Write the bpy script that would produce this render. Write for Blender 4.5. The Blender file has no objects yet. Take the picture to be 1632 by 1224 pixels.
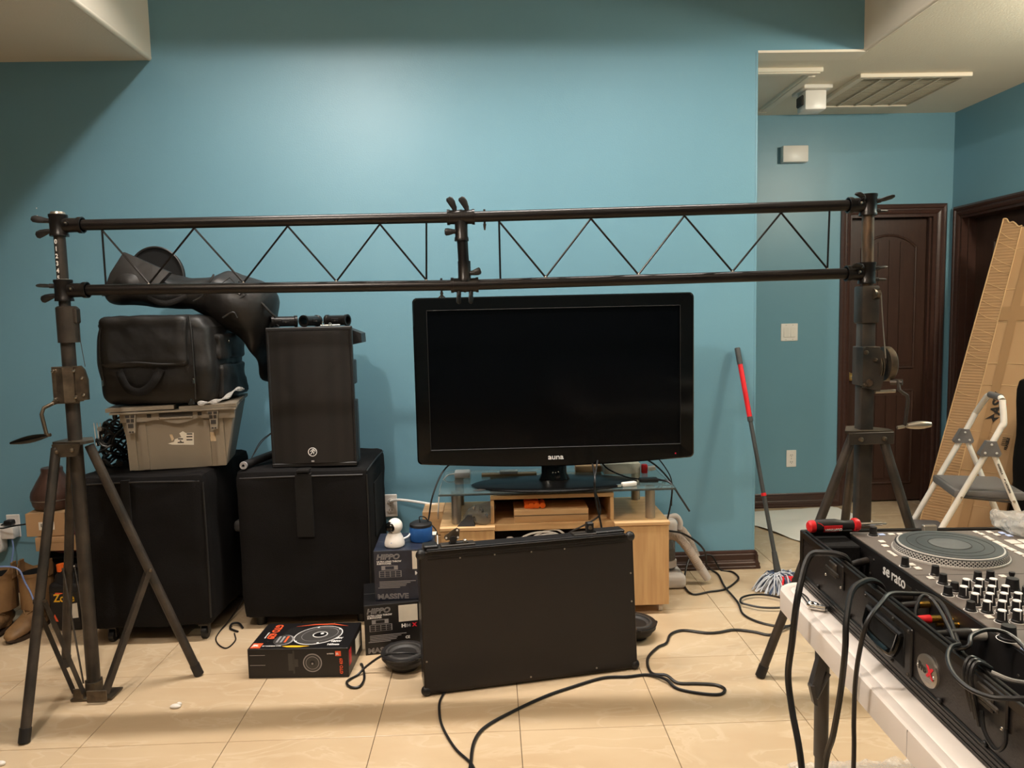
import bpy, bmesh, math, random
from mathutils import Vector, Matrix, noise
random.seed(7)
SC = bpy.context.scene
COL = SC.collection
PI = math.pi

# ------------------------------------------------------------------ camera
cam_d = bpy.data.cameras.new('camera'); cam = bpy.data.objects.new('camera', cam_d); COL.objects.link(cam)
cam_d.sensor_fit = 'HORIZONTAL'; cam_d.sensor_width = 36.0
cam_d.lens = 1178.1 / 1632 * 36.0
cam_d.clip_start = 0.02
_p, _y, _r = 0.0912266, 0.0279965, -0.0225858
_fw = Vector((math.sin(_y)*math.cos(_p), math.cos(_y)*math.cos(_p), -math.sin(_p)))
_rt = Vector((math.cos(_y), -math.sin(_y), 0)); _up = _rt.cross(_fw)
_r2 = math.cos(_r)*_rt + math.sin(_r)*_up; _u2 = -math.sin(_r)*_rt + math.cos(_r)*_up
cam.matrix_world = Matrix(((_r2.x, _u2.x, -_fw.x, 0), (_r2.y, _u2.y, -_fw.y, 0), (_r2.z, _u2.z, -_fw.z, 1.38), (0, 0, 0, 1)))
SC.camera = cam

# ------------------------------------------------------------------ light and exposure
SC.view_settings.view_transform = 'Standard'; SC.view_settings.look = 'None'
SC.view_settings.exposure = -0.20; SC.view_settings.gamma = 1.0; SC.view_settings.use_curve_mapping = False
world = bpy.data.worlds.new('world'); SC.world = world; world.use_nodes = True
world.node_tree.nodes['Background'].inputs[0].default_value = (0.9, 0.8, 0.7, 1)
world.node_tree.nodes['Background'].inputs[1].default_value = 0.02
WARM = (1.0, 0.935, 0.86)
def point(name, loc, power, rad=0.05, col=WARM):
    d = bpy.data.lights.new(name, 'POINT'); d.energy = power; d.shadow_soft_size = rad; d.color = col
    o = bpy.data.objects.new(name, d); COL.objects.link(o); o.location = loc; return o
def area(name, loc, rot, sx, sy, power, spread=PI, col=WARM):
    d = bpy.data.lights.new(name, 'AREA'); d.shape = 'RECTANGLE'; d.size = sx; d.size_y = sy; d.energy = power
    d.spread = spread; d.color = col
    o = bpy.data.objects.new(name, d); COL.objects.link(o); o.location = loc; o.rotation_euler = rot; return o
point('ceiling_lamp', (-1.06, 0.70, 3.30), 158)              # two ceiling lamps in the raised part of the ceiling
point('ceiling_lamp', (1.10, 0.70, 3.30), 14)
area('strip_lamp', (0.30, 2.95, 3.30), (0, 0, 0), 2.2, 0.05, 48, math.radians(118))
area('strip_lamp', (-1.05, 2.95, 3.30), (0, 0, 0), 0.5, 0.05, 15, math.radians(118))   # strip lamp along the raised ceiling
point('side_lamp', (2.88, 2.70, 2.50), 90, 0.09, (1.0, 0.91, 0.74))             # lamp under the low ceiling on the right
area('rear_fill', (-0.3, -2.3, 2.55), (math.radians(38), 0, 0), 2.6, 1.2, 9)      # soft fill light added behind the camera, not a seen lamp

# ------------------------------------------------------------------ materials
def S(r, g, b):
    f = lambda c: (c/255/12.92) if c/255 <= 0.04045 else ((c/255+0.055)/1.055)**2.4
    return (f(r), f(g), f(b), 1)
def mat(name, col, rough=0.5, metal=0.0, var=0.0, vscale=8, bump=0.0, bscale=60, stretch=None, spec=0.5, col2=None, coat=0.0, detail=4, trans=0.0, alpha=1.0, ior=1.45, bdist=0.004):
    m = bpy.data.materials.new(name); m.use_nodes = True
    nt = m.node_tree; b = nt.nodes['Principled BSDF']
    b.inputs['Base Color'].default_value = col; b.inputs['Roughness'].default_value = rough
    b.inputs['Metallic'].default_value = metal; b.inputs['Specular IOR Level'].default_value = spec
    b.inputs['Coat Weight'].default_value = coat; b.inputs['Transmission Weight'].default_value = trans
    b.inputs['Alpha'].default_value = alpha; b.inputs['IOR'].default_value = ior
    tc = nt.nodes.new('ShaderNodeTexCoord'); mp = nt.nodes.new('ShaderNodeMapping')
    nt.links.new(tc.outputs['Object'], mp.inputs['Vector'])
    if stretch: mp.inputs['Scale'].default_value = stretch
    if var or col2:
        n = nt.nodes.new('ShaderNodeTexNoise'); n.inputs['Scale'].default_value = vscale; n.inputs['Detail'].default_value = detail
        nt.links.new(mp.outputs[0], n.inputs['Vector'])
        rp = nt.nodes.new('ShaderNodeValToRGB'); nt.links.new(n.outputs['Fac'], rp.inputs[0])
        c2 = col2 or tuple(min(1, c*(1+var)) for c in col[:3]) + (1,)
        c1 = col if col2 else tuple(c*(1-var) for c in col[:3]) + (1,)
        rp.color_ramp.elements[0].position = 0.35; rp.color_ramp.elements[1].position = 0.65
        rp.color_ramp.elements[0].color = c1; rp.color_ramp.elements[1].color = c2
        nt.links.new(rp.outputs[0], b.inputs['Base Color'])
    if bump:
        n2 = nt.nodes.new('ShaderNodeTexNoise'); n2.inputs['Scale'].default_value = bscale; n2.inputs['Detail'].default_value = 3
        nt.links.new(mp.outputs[0], n2.inputs['Vector'])
        bp = nt.nodes.new('ShaderNodeBump'); bp.inputs['Strength'].default_value = bump; bp.inputs['Distance'].default_value = bdist
        nt.links.new(n2.outputs['Fac'], bp.inputs['Height']); nt.links.new(bp.outputs[0], b.inputs['Normal'])
    return m
def wave_bump(m, scale, direction='Z', strength=0.5, dist=0.002):
    nt = m.node_tree; b = nt.nodes['Principled BSDF']
    tc = nt.nodes.new('ShaderNodeTexCoord'); w = nt.nodes.new('ShaderNodeTexWave'); w.bands_direction = direction
    w.inputs['Scale'].default_value = scale
    nt.links.new(tc.outputs['Object'], w.inputs['Vector'])
    bp = nt.nodes.new('ShaderNodeBump'); bp.inputs['Strength'].default_value = strength; bp.inputs['Distance'].default_value = dist
    nt.links.new(w.outputs['Fac'], bp.inputs['Height']); nt.links.new(bp.outputs[0], b.inputs['Normal'])
    return m

M = dict(
 wall=mat('teal_wall_paint', S(108, 151, 168), 0.36, bump=0.10, bscale=140, var=0.015, vscale=2),
 ceil=mat('ceiling_paint', S(226, 214, 194), 0.7, bump=0.35, bscale=110),
 soffit=mat('soffit_paint', S(232, 220, 202), 0.55, bump=0.05, bscale=90),
 tile=mat('polished_floor_tile', S(202, 176, 142), 0.18, col2=S(212, 188, 156), vscale=2.2, stretch=(1, 2.6, 1), detail=5, spec=0.5),
 grout=mat('dark_grout', S(92, 74, 56), 0.8),
 brown=mat('dark_brown_trim', S(66, 45, 38), 0.32, var=0.08, vscale=6, stretch=(1, 1, 6)),
 door=mat('dark_brown_door', S(62, 43, 35), 0.36, var=0.10, vscale=9, stretch=(6, 6, 0.6), bump=0.06, bscale=40),
 brass=mat('brass', S(222, 192, 118), 0.3, 0.85),
 white=mat('white_plastic', S(238, 230, 222), 0.35),
 whiter=mat('off_white_plastic', S(228, 220, 210), 0.45),
 blacktube=mat('satin_black_tube', S(33, 30, 29), 0.30, 0.5, bump=0.03, bscale=60),
 blackplast=mat('black_plastic', S(26, 24, 24), 0.45),
 steel=mat('worn_black_steel', S(52, 48, 44), 0.45, 0.4, col2=S(74, 66, 59), vscale=14, bump=0.10, bscale=80, detail=8),
 worn=mat('bare_worn_steel', S(112, 100, 84), 0.42, 0.7, col2=S(80, 70, 60), vscale=25, detail=8),
 rust=mat('rusty_steel', S(58, 52, 47), 0.5, 0.5, col2=S(112, 88, 66), vscale=22, detail=8, stretch=(2, 2, 0.5)),
 chrome=mat('bright_metal', S(210, 206, 200), 0.2, 1.0),
 cable=mat('black_cable', S(26, 25, 25), 0.40),
 greycable=mat('grey_cable', S(120, 116, 112), 0.4),
 whitecable=mat('white_cable', S(236, 232, 226), 0.4),
 bluecable=mat('blue_cable', S(120, 140, 190), 0.45),
 cloth=mat('black_padded_cloth', S(17, 15, 15), 0.85, spec=0.2, var=0.15, vscale=3, bump=0.22, bscale=220),
 bag=mat('black_nylon', S(27, 25, 24), 0.50, var=0.15, vscale=4, bump=0.45, bscale=7, bdist=0.02),
 bagdark=mat('black_lining', S(12, 12, 12), 0.9),
 web=mat('black_webbing', S(23, 21, 20), 0.8, spec=0.25, bump=0.3, bscale=300),
 seam=mat('black_piping', S(30, 28, 27), 0.5),
 tote=mat('grey_tote_plastic', S(138, 126, 110), 0.5, var=0.06, vscale=5, bump=0.05, bscale=70),
 totedk=mat('tote_recess', S(52, 46, 40), 0.7),
 paper=mat('white_paper', S(232, 222, 205), 0.7, var=0.05, vscale=10),
 sticker=mat('torn_sticker', S(222, 200, 168), 0.7, col2=S(190, 160, 122), vscale=30),
 cone=mat('speaker_cone', S(60, 57, 55), 0.5),
 gloss=mat('glossy_black', S(10, 10, 10), 0.09, spec=0.5),
 screen=mat('dark_screen', S(5, 6, 8), 0.16, spec=0.22),
 glass=mat('green_glass', S(216, 228, 224), 0.03, trans=0.95, ior=1.45),
 oak=mat('light_oak', S(206, 166, 116), 0.45, col2=S(190, 148, 100), vscale=5, stretch=(9, 9, 0.7), bump=0.05, bscale=60, detail=6),
 oakh=mat('light_oak_horizontal', S(212, 172, 124), 0.42, col2=S(194, 152, 104), vscale=5, stretch=(0.7, 9, 9), detail=6),
 silver=mat('silver_post', S(168, 160, 148), 0.35, 0.8),
 board=mat('cardboard', S(184, 148, 108), 0.75, col2=S(178, 141, 101), vscale=1.5, bump=0.06, bscale=30),
 boardin=wave_bump(mat('corrugated_cardboard', S(172, 136, 98), 0.8, var=0.03, vscale=6), 18, 'Z', 0.6, 0.003),
 boardedge=mat('cardboard_edge', S(206, 172, 128), 0.85),
 tape=mat('brown_tape', S(166, 130, 92), 0.3),
 orange=mat('orange_plastic', S(236, 104, 30), 0.45),
 blue=mat('blue_cloth_mesh', S(28, 84, 150), 0.6, bump=0.3, bscale=300),
 red=mat('red_plastic', S(212, 34, 40), 0.4),
 redtxt=mat('red_print', S(220, 30, 50), 0.5),
 orangeprint=mat('orange_print', S(240, 92, 50), 0.5),
 whiteprint=mat('white_print', S(236, 232, 228), 0.5),
 greyprint=mat('grey_print', S(150, 146, 146), 0.5),
 dkprint=mat('dark_print', S(40, 34, 28), 0.6),
 yellowprint=mat('yellow_print', S(244, 186, 40), 0.5),
 carton=mat('black_carton', S(22, 20, 21), 0.38),
 cartonblue=mat('black_blue_carton', S(36, 40, 54), 0.35, var=0.25, vscale=18),
 casepanel=mat('case_laminate', S(30, 26, 25), 0.42, bump=0.10, bscale=260),
 caseedge=mat('black_aluminium', S(52, 48, 45), 0.30, 0.75),
 mixer=mat('controller_top', S(104, 95, 88), 0.5, 0.1, bump=0.05, bscale=300),
 pad=mat('pale_button', S(236, 226, 214), 0.4),
 padblue=mat('blue_white_button', S(190, 206, 244), 0.35),
 vinyl=mat('platter_vinyl', S(58, 65, 66), 0.42, col2=S(74, 80, 80), vscale=5, stretch=(4, 1, 1)),
 label=mat('slip_sheet', S(106, 108, 106), 0.5, col2=S(82, 86, 86), vscale=14),
 gold=mat('gold_connector', S(222, 180, 90), 0.25, 1.0),
 tablew=mat('white_moulded_table', S(228, 218, 210), 0.45, bump=0.12, bscale=35),
 leggrey=mat('grey_table_leg', S(84, 82, 82), 0.42, 0.4),
 ladder=mat('white_enamel', S(234, 226, 214), 0.3),
 laddergrey=mat('grey_step_plastic', S(104, 100, 98), 0.55, bump=0.1, bscale=160),
 clear=mat('crinkled_clear_plastic', S(222, 218, 212), 0.16, trans=0.45, bump=0.8, bscale=45, alpha=0.62, bdist=0.012),
 leather=mat('tan_boot_leather', S(146, 112, 74), 0.55, col2=S(108, 80, 52), vscale=7, bump=0.25, bscale=40),
 sole=mat('dark_boot_sole', S(58, 42, 30), 0.6),
 diff=mat('dark_wood_grain_plastic', S(70, 50, 42), 0.35, var=0.2, vscale=6, stretch=(8, 8, 0.5)),
 maroon=mat('maroon_fabric', S(104, 42, 52), 0.8, bump=0.2, bscale=80),
 sheet=mat('creased_white_paper', S(240, 234, 224), 0.6, bump=0.6, bscale=9),
 vacgrey=mat('pale_grey_plastic', S(206, 196, 190), 0.4),
 vacclear=mat('smoky_clear_tank', S(170, 164, 160), 0.1, trans=0.7),
 hose=mat('ribbed_beige_hose', S(196, 180, 166), 0.45),
 yarn=mat('white_mop_yarn', S(196, 198, 204), 0.9),
 yarnb=mat('blue_grey_mop_yarn', S(66, 78, 102), 0.9),
 mopgrey=mat('dark_grey_handle', S(66, 68, 68), 0.4),
 whitelid=mat('vent_white', S(224, 210, 190), 0.6),
 slat=mat('vent_slat', S(186, 174, 150), 0.6),
 polybag=mat('dark_clear_bag', S(120, 116, 110), 0.12, alpha=0.28, bump=1.0, bscale=60, bdist=0.02),
 glossfoot=mat('gloss_black_foot', S(9, 9, 9), 0.28, spec=0.15),
 satin=mat('satin_silver', S(206, 202, 196), 0.3, 0.2),
 led=mat('red_led', S(220, 30, 60), 0.4),
)
# perforated steel front of the loudspeaker: rows of small dark holes
def perforated():
    m = bpy.data.materials.new('perforated_steel_grille'); m.use_nodes = True; nt = m.node_tree; b = nt.nodes['Principled BSDF']
    tc = nt.nodes.new('ShaderNodeTexCoord'); v = nt.nodes.new('ShaderNodeTexVoronoi'); v.inputs['Scale'].default_value = 190; v.inputs['Randomness'].default_value = 0.0
    mp = nt.nodes.new('ShaderNodeMapping'); mp.inputs['Rotation'].default_value = (0, PI/4, 0)
    nt.links.new(tc.outputs['Object'], mp.inputs[0]); nt.links.new(mp.outputs[0], v.inputs['Vector'])
    r = nt.nodes.new('ShaderNodeValToRGB'); r.color_ramp.elements[0].position = 0.30; r.color_ramp.elements[0].color = S(7, 7, 7)
    r.color_ramp.elements[1].position = 0.42; r.color_ramp.elements[1].color = S(30, 27, 26)
    nt.links.new(v.outputs['Distance'], r.inputs[0]); nt.links.new(r.outputs[0], b.inputs['Base Color'])
    b.inputs['Roughness'].default_value = 0.5; b.inputs['Metallic'].default_value = 0.2
    return m
M['perf'] = perforated()
# floor tile: soft beige clouds with fine pale veins, running on from tile to tile
def floor_tile():
    m = bpy.data.materials.new('polished_floor_tile'); m.use_nodes = True; nt = m.node_tree; b = nt.nodes['Principled BSDF']
    N = nt.nodes.new; L = nt.links.new
    ge = N('ShaderNodeNewGeometry'); mp = N('ShaderNodeMapping'); mp.inputs['Rotation'].default_value = (0, 0, 0.6); mp.inputs['Scale'].default_value = (1, 2.4, 1)
    L(ge.outputs['Position'], mp.inputs[0])
    n1 = N('ShaderNodeTexNoise'); n1.inputs['Scale'].default_value = 2.0; n1.inputs['Detail'].default_value = 5; L(mp.outputs[0], n1.inputs['Vector'])
    r1 = N('ShaderNodeValToRGB'); r1.color_ramp.elements[0].position = 0.35; r1.color_ramp.elements[1].position = 0.68
    r1.color_ramp.elements[0].color = S(196, 170, 137); r1.color_ramp.elements[1].color = S(206, 182, 150); L(n1.outputs['Fac'], r1.inputs[0])
    n2 = N('ShaderNodeTexNoise'); n2.inputs['Scale'].default_value = 3.1; n2.inputs['Detail'].default_value = 6; n2.inputs['Distortion'].default_value = 1.2; L(mp.outputs[0], n2.inputs['Vector'])
    r2 = N('ShaderNodeValToRGB'); e = r2.color_ramp.elements; e[0].position = 0.50; e[0].color = (0, 0, 0, 1); e[1].position = 0.575; e[1].color = (0, 0, 0, 1)
    k = e.new(0.562); k.color = (0.26, 0.26, 0.26, 1); L(n2.outputs['Fac'], r2.inputs[0])
    mx = N('ShaderNodeMix'); mx.data_type = 'RGBA'; L(r2.outputs[0], mx.inputs['Factor']); L(r1.outputs[0], mx.inputs['A']); mx.inputs['B'].default_value = S(226, 206, 178)
    L(mx.outputs['Result'], b.inputs['Base Color']); b.inputs['Roughness'].default_value = 0.18
    return m
M['tile'] = floor_tile()

# ------------------------------------------------------------------ mesh helpers (all coordinates in metres, world space unless a frame is given)
class MB:
    def __init__(s, T=None): s.v = []; s.f = []; s.T = T or Matrix.Identity(4)
    def add(s, vs, fs):
        o = len(s.v); s.v += [tuple(s.T @ Vector(p)) for p in vs]; s.f += [tuple(i+o for i in f) for f in fs]; return s
    def bm(s, bm):
        bm.verts.index_update(); s.add([v.co[:] for v in bm.verts], [[v.index for v in f.verts] for f in bm.faces]); bm.free(); return s
    def box(s, x0, x1, y0, y1, z0, z1, bev=0.0, seg=1):
        if bev <= 0:
            vs = [(x, y, z) for x in (x0, x1) for y in (y0, y1) for z in (z0, z1)]
            return s.add(vs, [(0, 1, 3, 2), (4, 6, 7, 5), (0, 4, 5, 1), (2, 3, 7, 6), (0, 2, 6, 4), (1, 5, 7, 3)])
        bm = bmesh.new(); bmesh.ops.create_cube(bm, size=1)
        for v in bm.verts: v.co = Vector(((x0+x1)/2+v.co.x*(x1-x0), (y0+y1)/2+v.co.y*(y1-y0), (z0+z1)/2+v.co.z*(z1-z0)))
        bmesh.ops.bevel(bm, geom=list(bm.edges), offset=bev, segments=seg, affect='EDGES', profile=0.5)
        return s.bm(bm)
    def hull8(s, p):      # eight corners: bottom four counter-clockwise, then top four
        return s.add(p, [(3, 2, 1, 0), (4, 5, 6, 7), (0, 1, 5, 4), (1, 2, 6, 5), (2, 3, 7, 6), (3, 0, 4, 7)])
    def cyl(s, a, b, r0, r1=None, n=16, cap=True):
        r1 = r0 if r1 is None else r1
        a = Vector(a); b = Vector(b); d = (b-a).normalized()
        u = d.orthogonal().normalized(); w = d.cross(u)
        vs = []
        for c, r in ((a, r0), (b, r1)):
            for i in range(n):
                t = 2*PI*i/n; vs.append(c + u*r*math.cos(t) + w*r*math.sin(t))
        fs = [(i, (i+1) % n, n+(i+1) % n, n+i) for i in range(n)]
        if cap: fs += [tuple(range(n-1, -1, -1)), tuple(range(n, 2*n))]
        return s.add(vs, fs)
    def tube(s, pts, r, n=8, sub=6, smooth=True, cap=True, closed=False):
        P = [Vector(p) for p in pts]
        if smooth and len(P) > 2: P = spline(P, sub, closed)
        k = len(P); rings = []; up = None; vs = []
        for i in range(k):
            if closed: d = P[(i+1) % k]-P[i-1]
            else: d = P[min(i+1, k-1)]-P[max(i-1, 0)]
            if d.length < 1e-9: d = Vector((0, 0, 1))
            d.normalize()
            if up is None: up = d.orthogonal().normalized()
            else:
                up = up - d*up.dot(d)
                up = up.normalized() if up.length > 1e-6 else d.orthogonal().normalized()
            w = d.cross(up); rr = r(i/(k-1)) if callable(r) else r
            for j in range(n):
                t = 2*PI*j/n; vs.append(P[i] + up*rr*math.cos(t) + w*rr*math.sin(t))
        m = k if closed else k-1
        fs = [(i*n+j, i*n+(j+1) % n, ((i+1) % k)*n+(j+1) % n, ((i+1) % k)*n+j) for i in range(m) for j in range(n)]
        if cap and not closed: fs += [tuple(range(n-1, -1, -1)), tuple((k-1)*n+j for j in range(n))]
        return s.add(vs, fs)
    def lathe(s, prof, c=(0, 0, 0), n=32, axis='Z', sx=1, sy=1, cap=True):
        vs = []; c = Vector(c)
        for r, z in prof:
            for i in range(n):
                t = 2*PI*i/n; x, y = r*math.cos(t)*sx, r*math.sin(t)*sy
                vs.append(c + Vector({'Z': (x, y, z), 'Y': (x, z, y), 'X': (z, x, y)}[axis]))
        k = len(prof)
        fs = [(i*n+j, i*n+(j+1) % n, (i+1)*n+(j+1) % n, (i+1)*n+j) for i in range(k-1) for j in range(n)]
        if cap: fs += [tuple(range(n-1, -1, -1)), tuple((k-1)*n+j for j in range(n))]
        return s.add(vs, fs)
    def prism(s, poly, a, b, axis='Y'):   # outline in the plane across the axis, pushed from a to b
        n = len(poly)
        mk = {'Y': lambda p, t: (p[0], t, p[1]), 'Z': lambda p, t: (p[0], p[1], t), 'X': lambda p, t: (t, p[0], p[1])}[axis]
        vs = [mk(p, a) for p in poly] + [mk(p, b) for p in poly]
        fs = [(i, (i+1) % n, n+(i+1) % n, n+i) for i in range(n)] + [tuple(range(n-1, -1, -1)), tuple(range(n, 2*n))]
        return s.add(vs, fs)
    def ball(s, c, rx, ry=None, rz=None, n=16, m=10):
        ry = ry or rx; rz = rz or rx; c = Vector(c)
        vs = [c+Vector((0, 0, -rz))]
        for i in range(1, m):
            t = -PI/2+PI*i/m
            for j in range(n):
                a = 2*PI*j/n; vs.append(c+Vector((rx*math.cos(t)*math.cos(a), ry*math.cos(t)*math.sin(a), rz*math.sin(t))))
        vs.append(c+Vector((0, 0, rz))); L = len(vs)-1
        fs = [(0, 1+(j+1) % n, 1+j) for j in range(n)]
        for i in range(m-2):
            for j in range(n): fs.append((1+i*n+j, 1+i*n+(j+1) % n, 1+(i+1)*n+(j+1) % n, 1+(i+1)*n+j))
        o = 1+(m-2)*n
        fs += [(o+j, o+(j+1) % n, L) for j in range(n)]
        return s.add(vs, fs)
    def soft(s, x0, x1, y0, y1, z0, z1, rad=0.03, res=14, amp=0.006, freq=6, seed=0, fn=None):
        """a padded, slightly rumpled box: rounded corners, noise on the faces"""
        bm = bmesh.new(); bmesh.ops.create_cube(bm, size=2)
        bmesh.ops.subdivide_edges(bm, edges=list(bm.edges), cuts=res, use_grid_fill=True)
        h = Vector(((x1-x0)/2, (y1-y0)/2, (z1-z0)/2)); c = Vector(((x0+x1)/2, (y0+y1)/2, (z0+z1)/2))
        for v in bm.verts:
            p = Vector((v.co.x*h.x, v.co.y*h.y, v.co.z*h.z))
            q = Vector([max(-(h[i]-rad), min(h[i]-rad, p[i])) for i in range(3)])
            d = p-q
            if d.length > 1e-9: d = d.normalized()*rad if sum(1 for i in range(3) if abs(d[i]) > 1e-6) > 1 else d
            p = q+d; nrm = d.normalized() if d.length > 1e-9 else Vector((0, 0, 1))
            w = c+p
            a = noise.noise(Vector((w.x*freq+seed*7.3, w.y*freq, w.z*freq)))*amp + noise.noise(Vector((w.x*freq*2.7+seed*3, w.y*freq*2.7, w.z*freq*2.7)))*amp*0.45
            w = w+nrm*a
            if fn: w = fn(w)
            w.z = max(w.z, z0)
            v.co = w
        return s.bm(bm)
    def grid(s, f, nu, nv, two=False):
        vs = [f(i/nu, j/nv) for j in range(nv+1) for i in range(nu+1)]
        fs = [(j*(nu+1)+i, j*(nu+1)+i+1, (j+1)*(nu+1)+i+1, (j+1)*(nu+1)+i) for j in range(nv) for i in range(nu)]
        return s.add(vs, fs)
    def skin(s, secs, n=24, cap=True, amp=0.0, freq=8, seed=0):
        """closed sections (centre, u-axis, v-axis) joined into one body"""
        vs = []
        for c, u, w in secs:
            for j in range(n):
                t = 2*PI*j/n; d = Vector(u)*math.cos(t)+Vector(w)*math.sin(t); p = Vector(c)+d
                if amp: p += d.normalized()*noise.noise(p*freq+Vector((seed*5.1, 0, 0)))*amp
                vs.append(p)
        k = len(secs)
        fs = [(i*n+j, i*n+(j+1) % n, (i+1)*n+(j+1) % n, (i+1)*n+j) for i in range(k-1) for j in range(n)]
        if cap: fs += [tuple(range(n-1, -1, -1)), tuple((k-1)*n+j for j in range(n))]
        return s.add(vs, fs)
def finer(secs, k):
    A = [spline([Vector(q[i]) for q in secs], k) for i in range(3)]
    return list(zip(*A))
def spline(P, sub, closed=False):
    out = []; k = len(P)
    for i in range(k if closed else k-1):
        p0 = P[i-1] if (i > 0 or closed) else P[0]*2-P[1]
        p1 = P[i]; p2 = P[(i+1) % k]
        p3 = P[(i+2) % k] if (i+2 < k or closed) else p2*2-p1
        for j in range(sub):
            t = j/sub
            out.append(0.5*((2*p1)+(p2-p0)*t+(2*p0-5*p1+4*p2-p3)*t*t+(3*p1-p0-3*p2+p3)*t*t*t))
    if not closed: out.append(P[-1])
    return out
ORG = {}
def thing(name, label, cat, loc=(0, 0, 0), group=None, kind=None):
    o = bpy.data.objects.new(name, None); COL.objects.link(o); o.location = loc; o.empty_display_size = 0.05
    o['label'] = label
    if kind: o['kind'] = kind
    else: o['category'] = cat
    if group: o['group'] = group
    ORG[o.name] = Vector(loc); return o
def mesh_of(name, mb, m, org, ang=35):
    me = bpy.data.meshes.new(name); me.from_pydata([Vector(v)-org for v in mb.v], [], mb.f); me.validate()
    bm = bmesh.new(); bm.from_mesh(me); bmesh.ops.recalc_face_normals(bm, faces=bm.faces); bm.to_mesh(me); bm.free()
    me.shade_smooth(); me.set_sharp_from_angle(angle=math.radians(ang))
    me.materials.append(m); return me
def part(name, mb, m, parent=None, ang=35, label=None, kind=None):
    org = ORG[parent.name] if parent else Vector((0, 0, 0))
    o = bpy.data.objects.new(name, mesh_of(name, mb, M[m] if isinstance(m, str) else m, org, ang)); COL.objects.link(o)
    if parent: o.parent = parent
    ORG[o.name] = org
    if label: o['label'] = label
    if kind: o['kind'] = kind
    return o
def single(name, mb, m, label, cat, loc, group=None, ang=35):
    """a thing that is one mesh"""
    loc = Vector(loc)
    o = bpy.data.objects.new(name, mesh_of(name, mb, M[m] if isinstance(m, str) else m, loc, ang)); COL.objects.link(o)
    o.location = loc; o['label'] = label; o['category'] = cat
    if group: o['group'] = group
    ORG[o.name] = loc; return o
def struct(name, mb, m, loc=(0, 0, 0), label=None, ang=35):
    loc = Vector(loc)
    o = bpy.data.objects.new(name, mesh_of(name, mb, M[m], loc, ang)); COL.objects.link(o); o.location = loc
    o['kind'] = 'structure'; o['label'] = label or name.replace('_', ' ')
    ORG[o.name] = loc; return o
def clone(o, parent, shift):
    c = o.copy(); COL.objects.link(c); c.parent = parent; c.location = Vector(o.location)+Vector(shift); ORG[c.name] = ORG[o.name]; return c
def text(body, size, m, parent, org, xd, yd, name='lettering', depth=0.0004, bold=0.0, align='LEFT', sx=1.0, shear=0.0):
    """flat lettering lying in the plane of xd and yd"""
    cu = bpy.data.curves.new('lettering', 'FONT'); cu.body = body; cu.size = size; cu.extrude = depth; cu.offset = bold; cu.align_x = align; cu.shear = shear
    cu.resolution_u = 3
    t = bpy.data.objects.new('lettering_source', cu); COL.objects.link(t)
    dg = bpy.context.evaluated_depsgraph_get(); me = bpy.data.meshes.new_from_object(t.evaluated_get(dg))
    bpy.data.objects.remove(t); bpy.data.curves.remove(cu)
    xd = Vector(xd).normalized(); yd = Vector(yd); yd = (yd-xd*yd.dot(xd)).normalized(); zd = xd.cross(yd)
    po = ORG[parent.name]; org = Vector(org)
    for v in me.vertices: v.co = org + xd*v.co.x*sx + yd*v.co.y + zd*v.co.z - po
    me.materials.clear(); me.materials.append(M[m] if isinstance(m, str) else m)
    o = bpy.data.objects.new(name, me); COL.objects.link(o); o.parent = parent; ORG[o.name] = po
    return o
def frame(org, xd, zd=(0, 0, 1)):
    x = Vector(xd).normalized(); z = Vector(zd); z = (z-x*z.dot(x)).normalized(); y = z.cross(x); o = Vector(org)
    return Matrix(((x.x, y.x, z.x, o.x), (x.y, y.y, z.y, o.y), (x.z, y.z, z.z, o.z), (0, 0, 0, 1)))
def arc(cx, cz, r, a0, a1, n): return [(cx+r*math.cos(a0+(a1-a0)*i/n), cz+r*math.sin(a0+(a1-a0)*i/n)) for i in range(n+1)]
def ring(mb, c, r, w, h, u, v, nrm, n=32, ry=None):
    """flat ring in plane u, v"""
    c = Vector(c); u = Vector(u); v = Vector(v); k = Vector(nrm)*h; ry = ry or r
    vs = []
    for rr, q in ((r-w, 0), (r, 0), (r, 1), (r-w, 1)):
        for i in range(n):
            t = 2*PI*i/n; vs.append(c+u*rr*math.cos(t)+v*(rr*ry/r)*math.sin(t)+k*q)
    fs = [(a*n+i, a*n+(i+1) % n, ((a+1) % 4)*n+(i+1) % n, ((a+1) % 4)*n+i) for a in range(4) for i in range(n)]
    return mb.add(vs, fs)

# ================================================================== the room
YW, YH, XR, XE = 3.85, 5.05, 3.18, 1.395      # main wall, hall end wall, right wall, wall end
XL, YF = -7.0, -6.0
ZL, ZH = 2.685, 3.45                            # low ceiling, raised ceiling
SL, SR = -1.645, 1.94                           # sides of the raised ceiling

fl = thing('floor', 'polished beige floor tiles with thin dark joints', None, (0, 0, 0), kind='structure')
part('floor_bed', MB().box(XL, XR+0.5, YF, YH+0.4, -0.06, -0.004), 'grout', fl, kind='structure')
TS, TX, TY = 0.48345, -1.38353, 2.3551
g = 0.0011
tile_me = None
for j in range(-12, 7):
    for i in range(-6, 11):
        x0 = TX+i*TS; y0 = TY+j*TS
        if x0 > XR+0.4 or y0 > YH+0.3 or x0 < XL-0.5: continue
        if j < -5 and False: continue
        if tile_me is None:
            tile_me = mesh_of('tile', MB().box(g, TS-g, g, TS-g, -0.012, 0.0, 0.0008), M['tile'], Vector((0, 0, 0)))
        o = bpy.data.objects.new('tile', tile_me); COL.objects.link(o); o.parent = fl; o.location = (x0, y0, 0)

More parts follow.
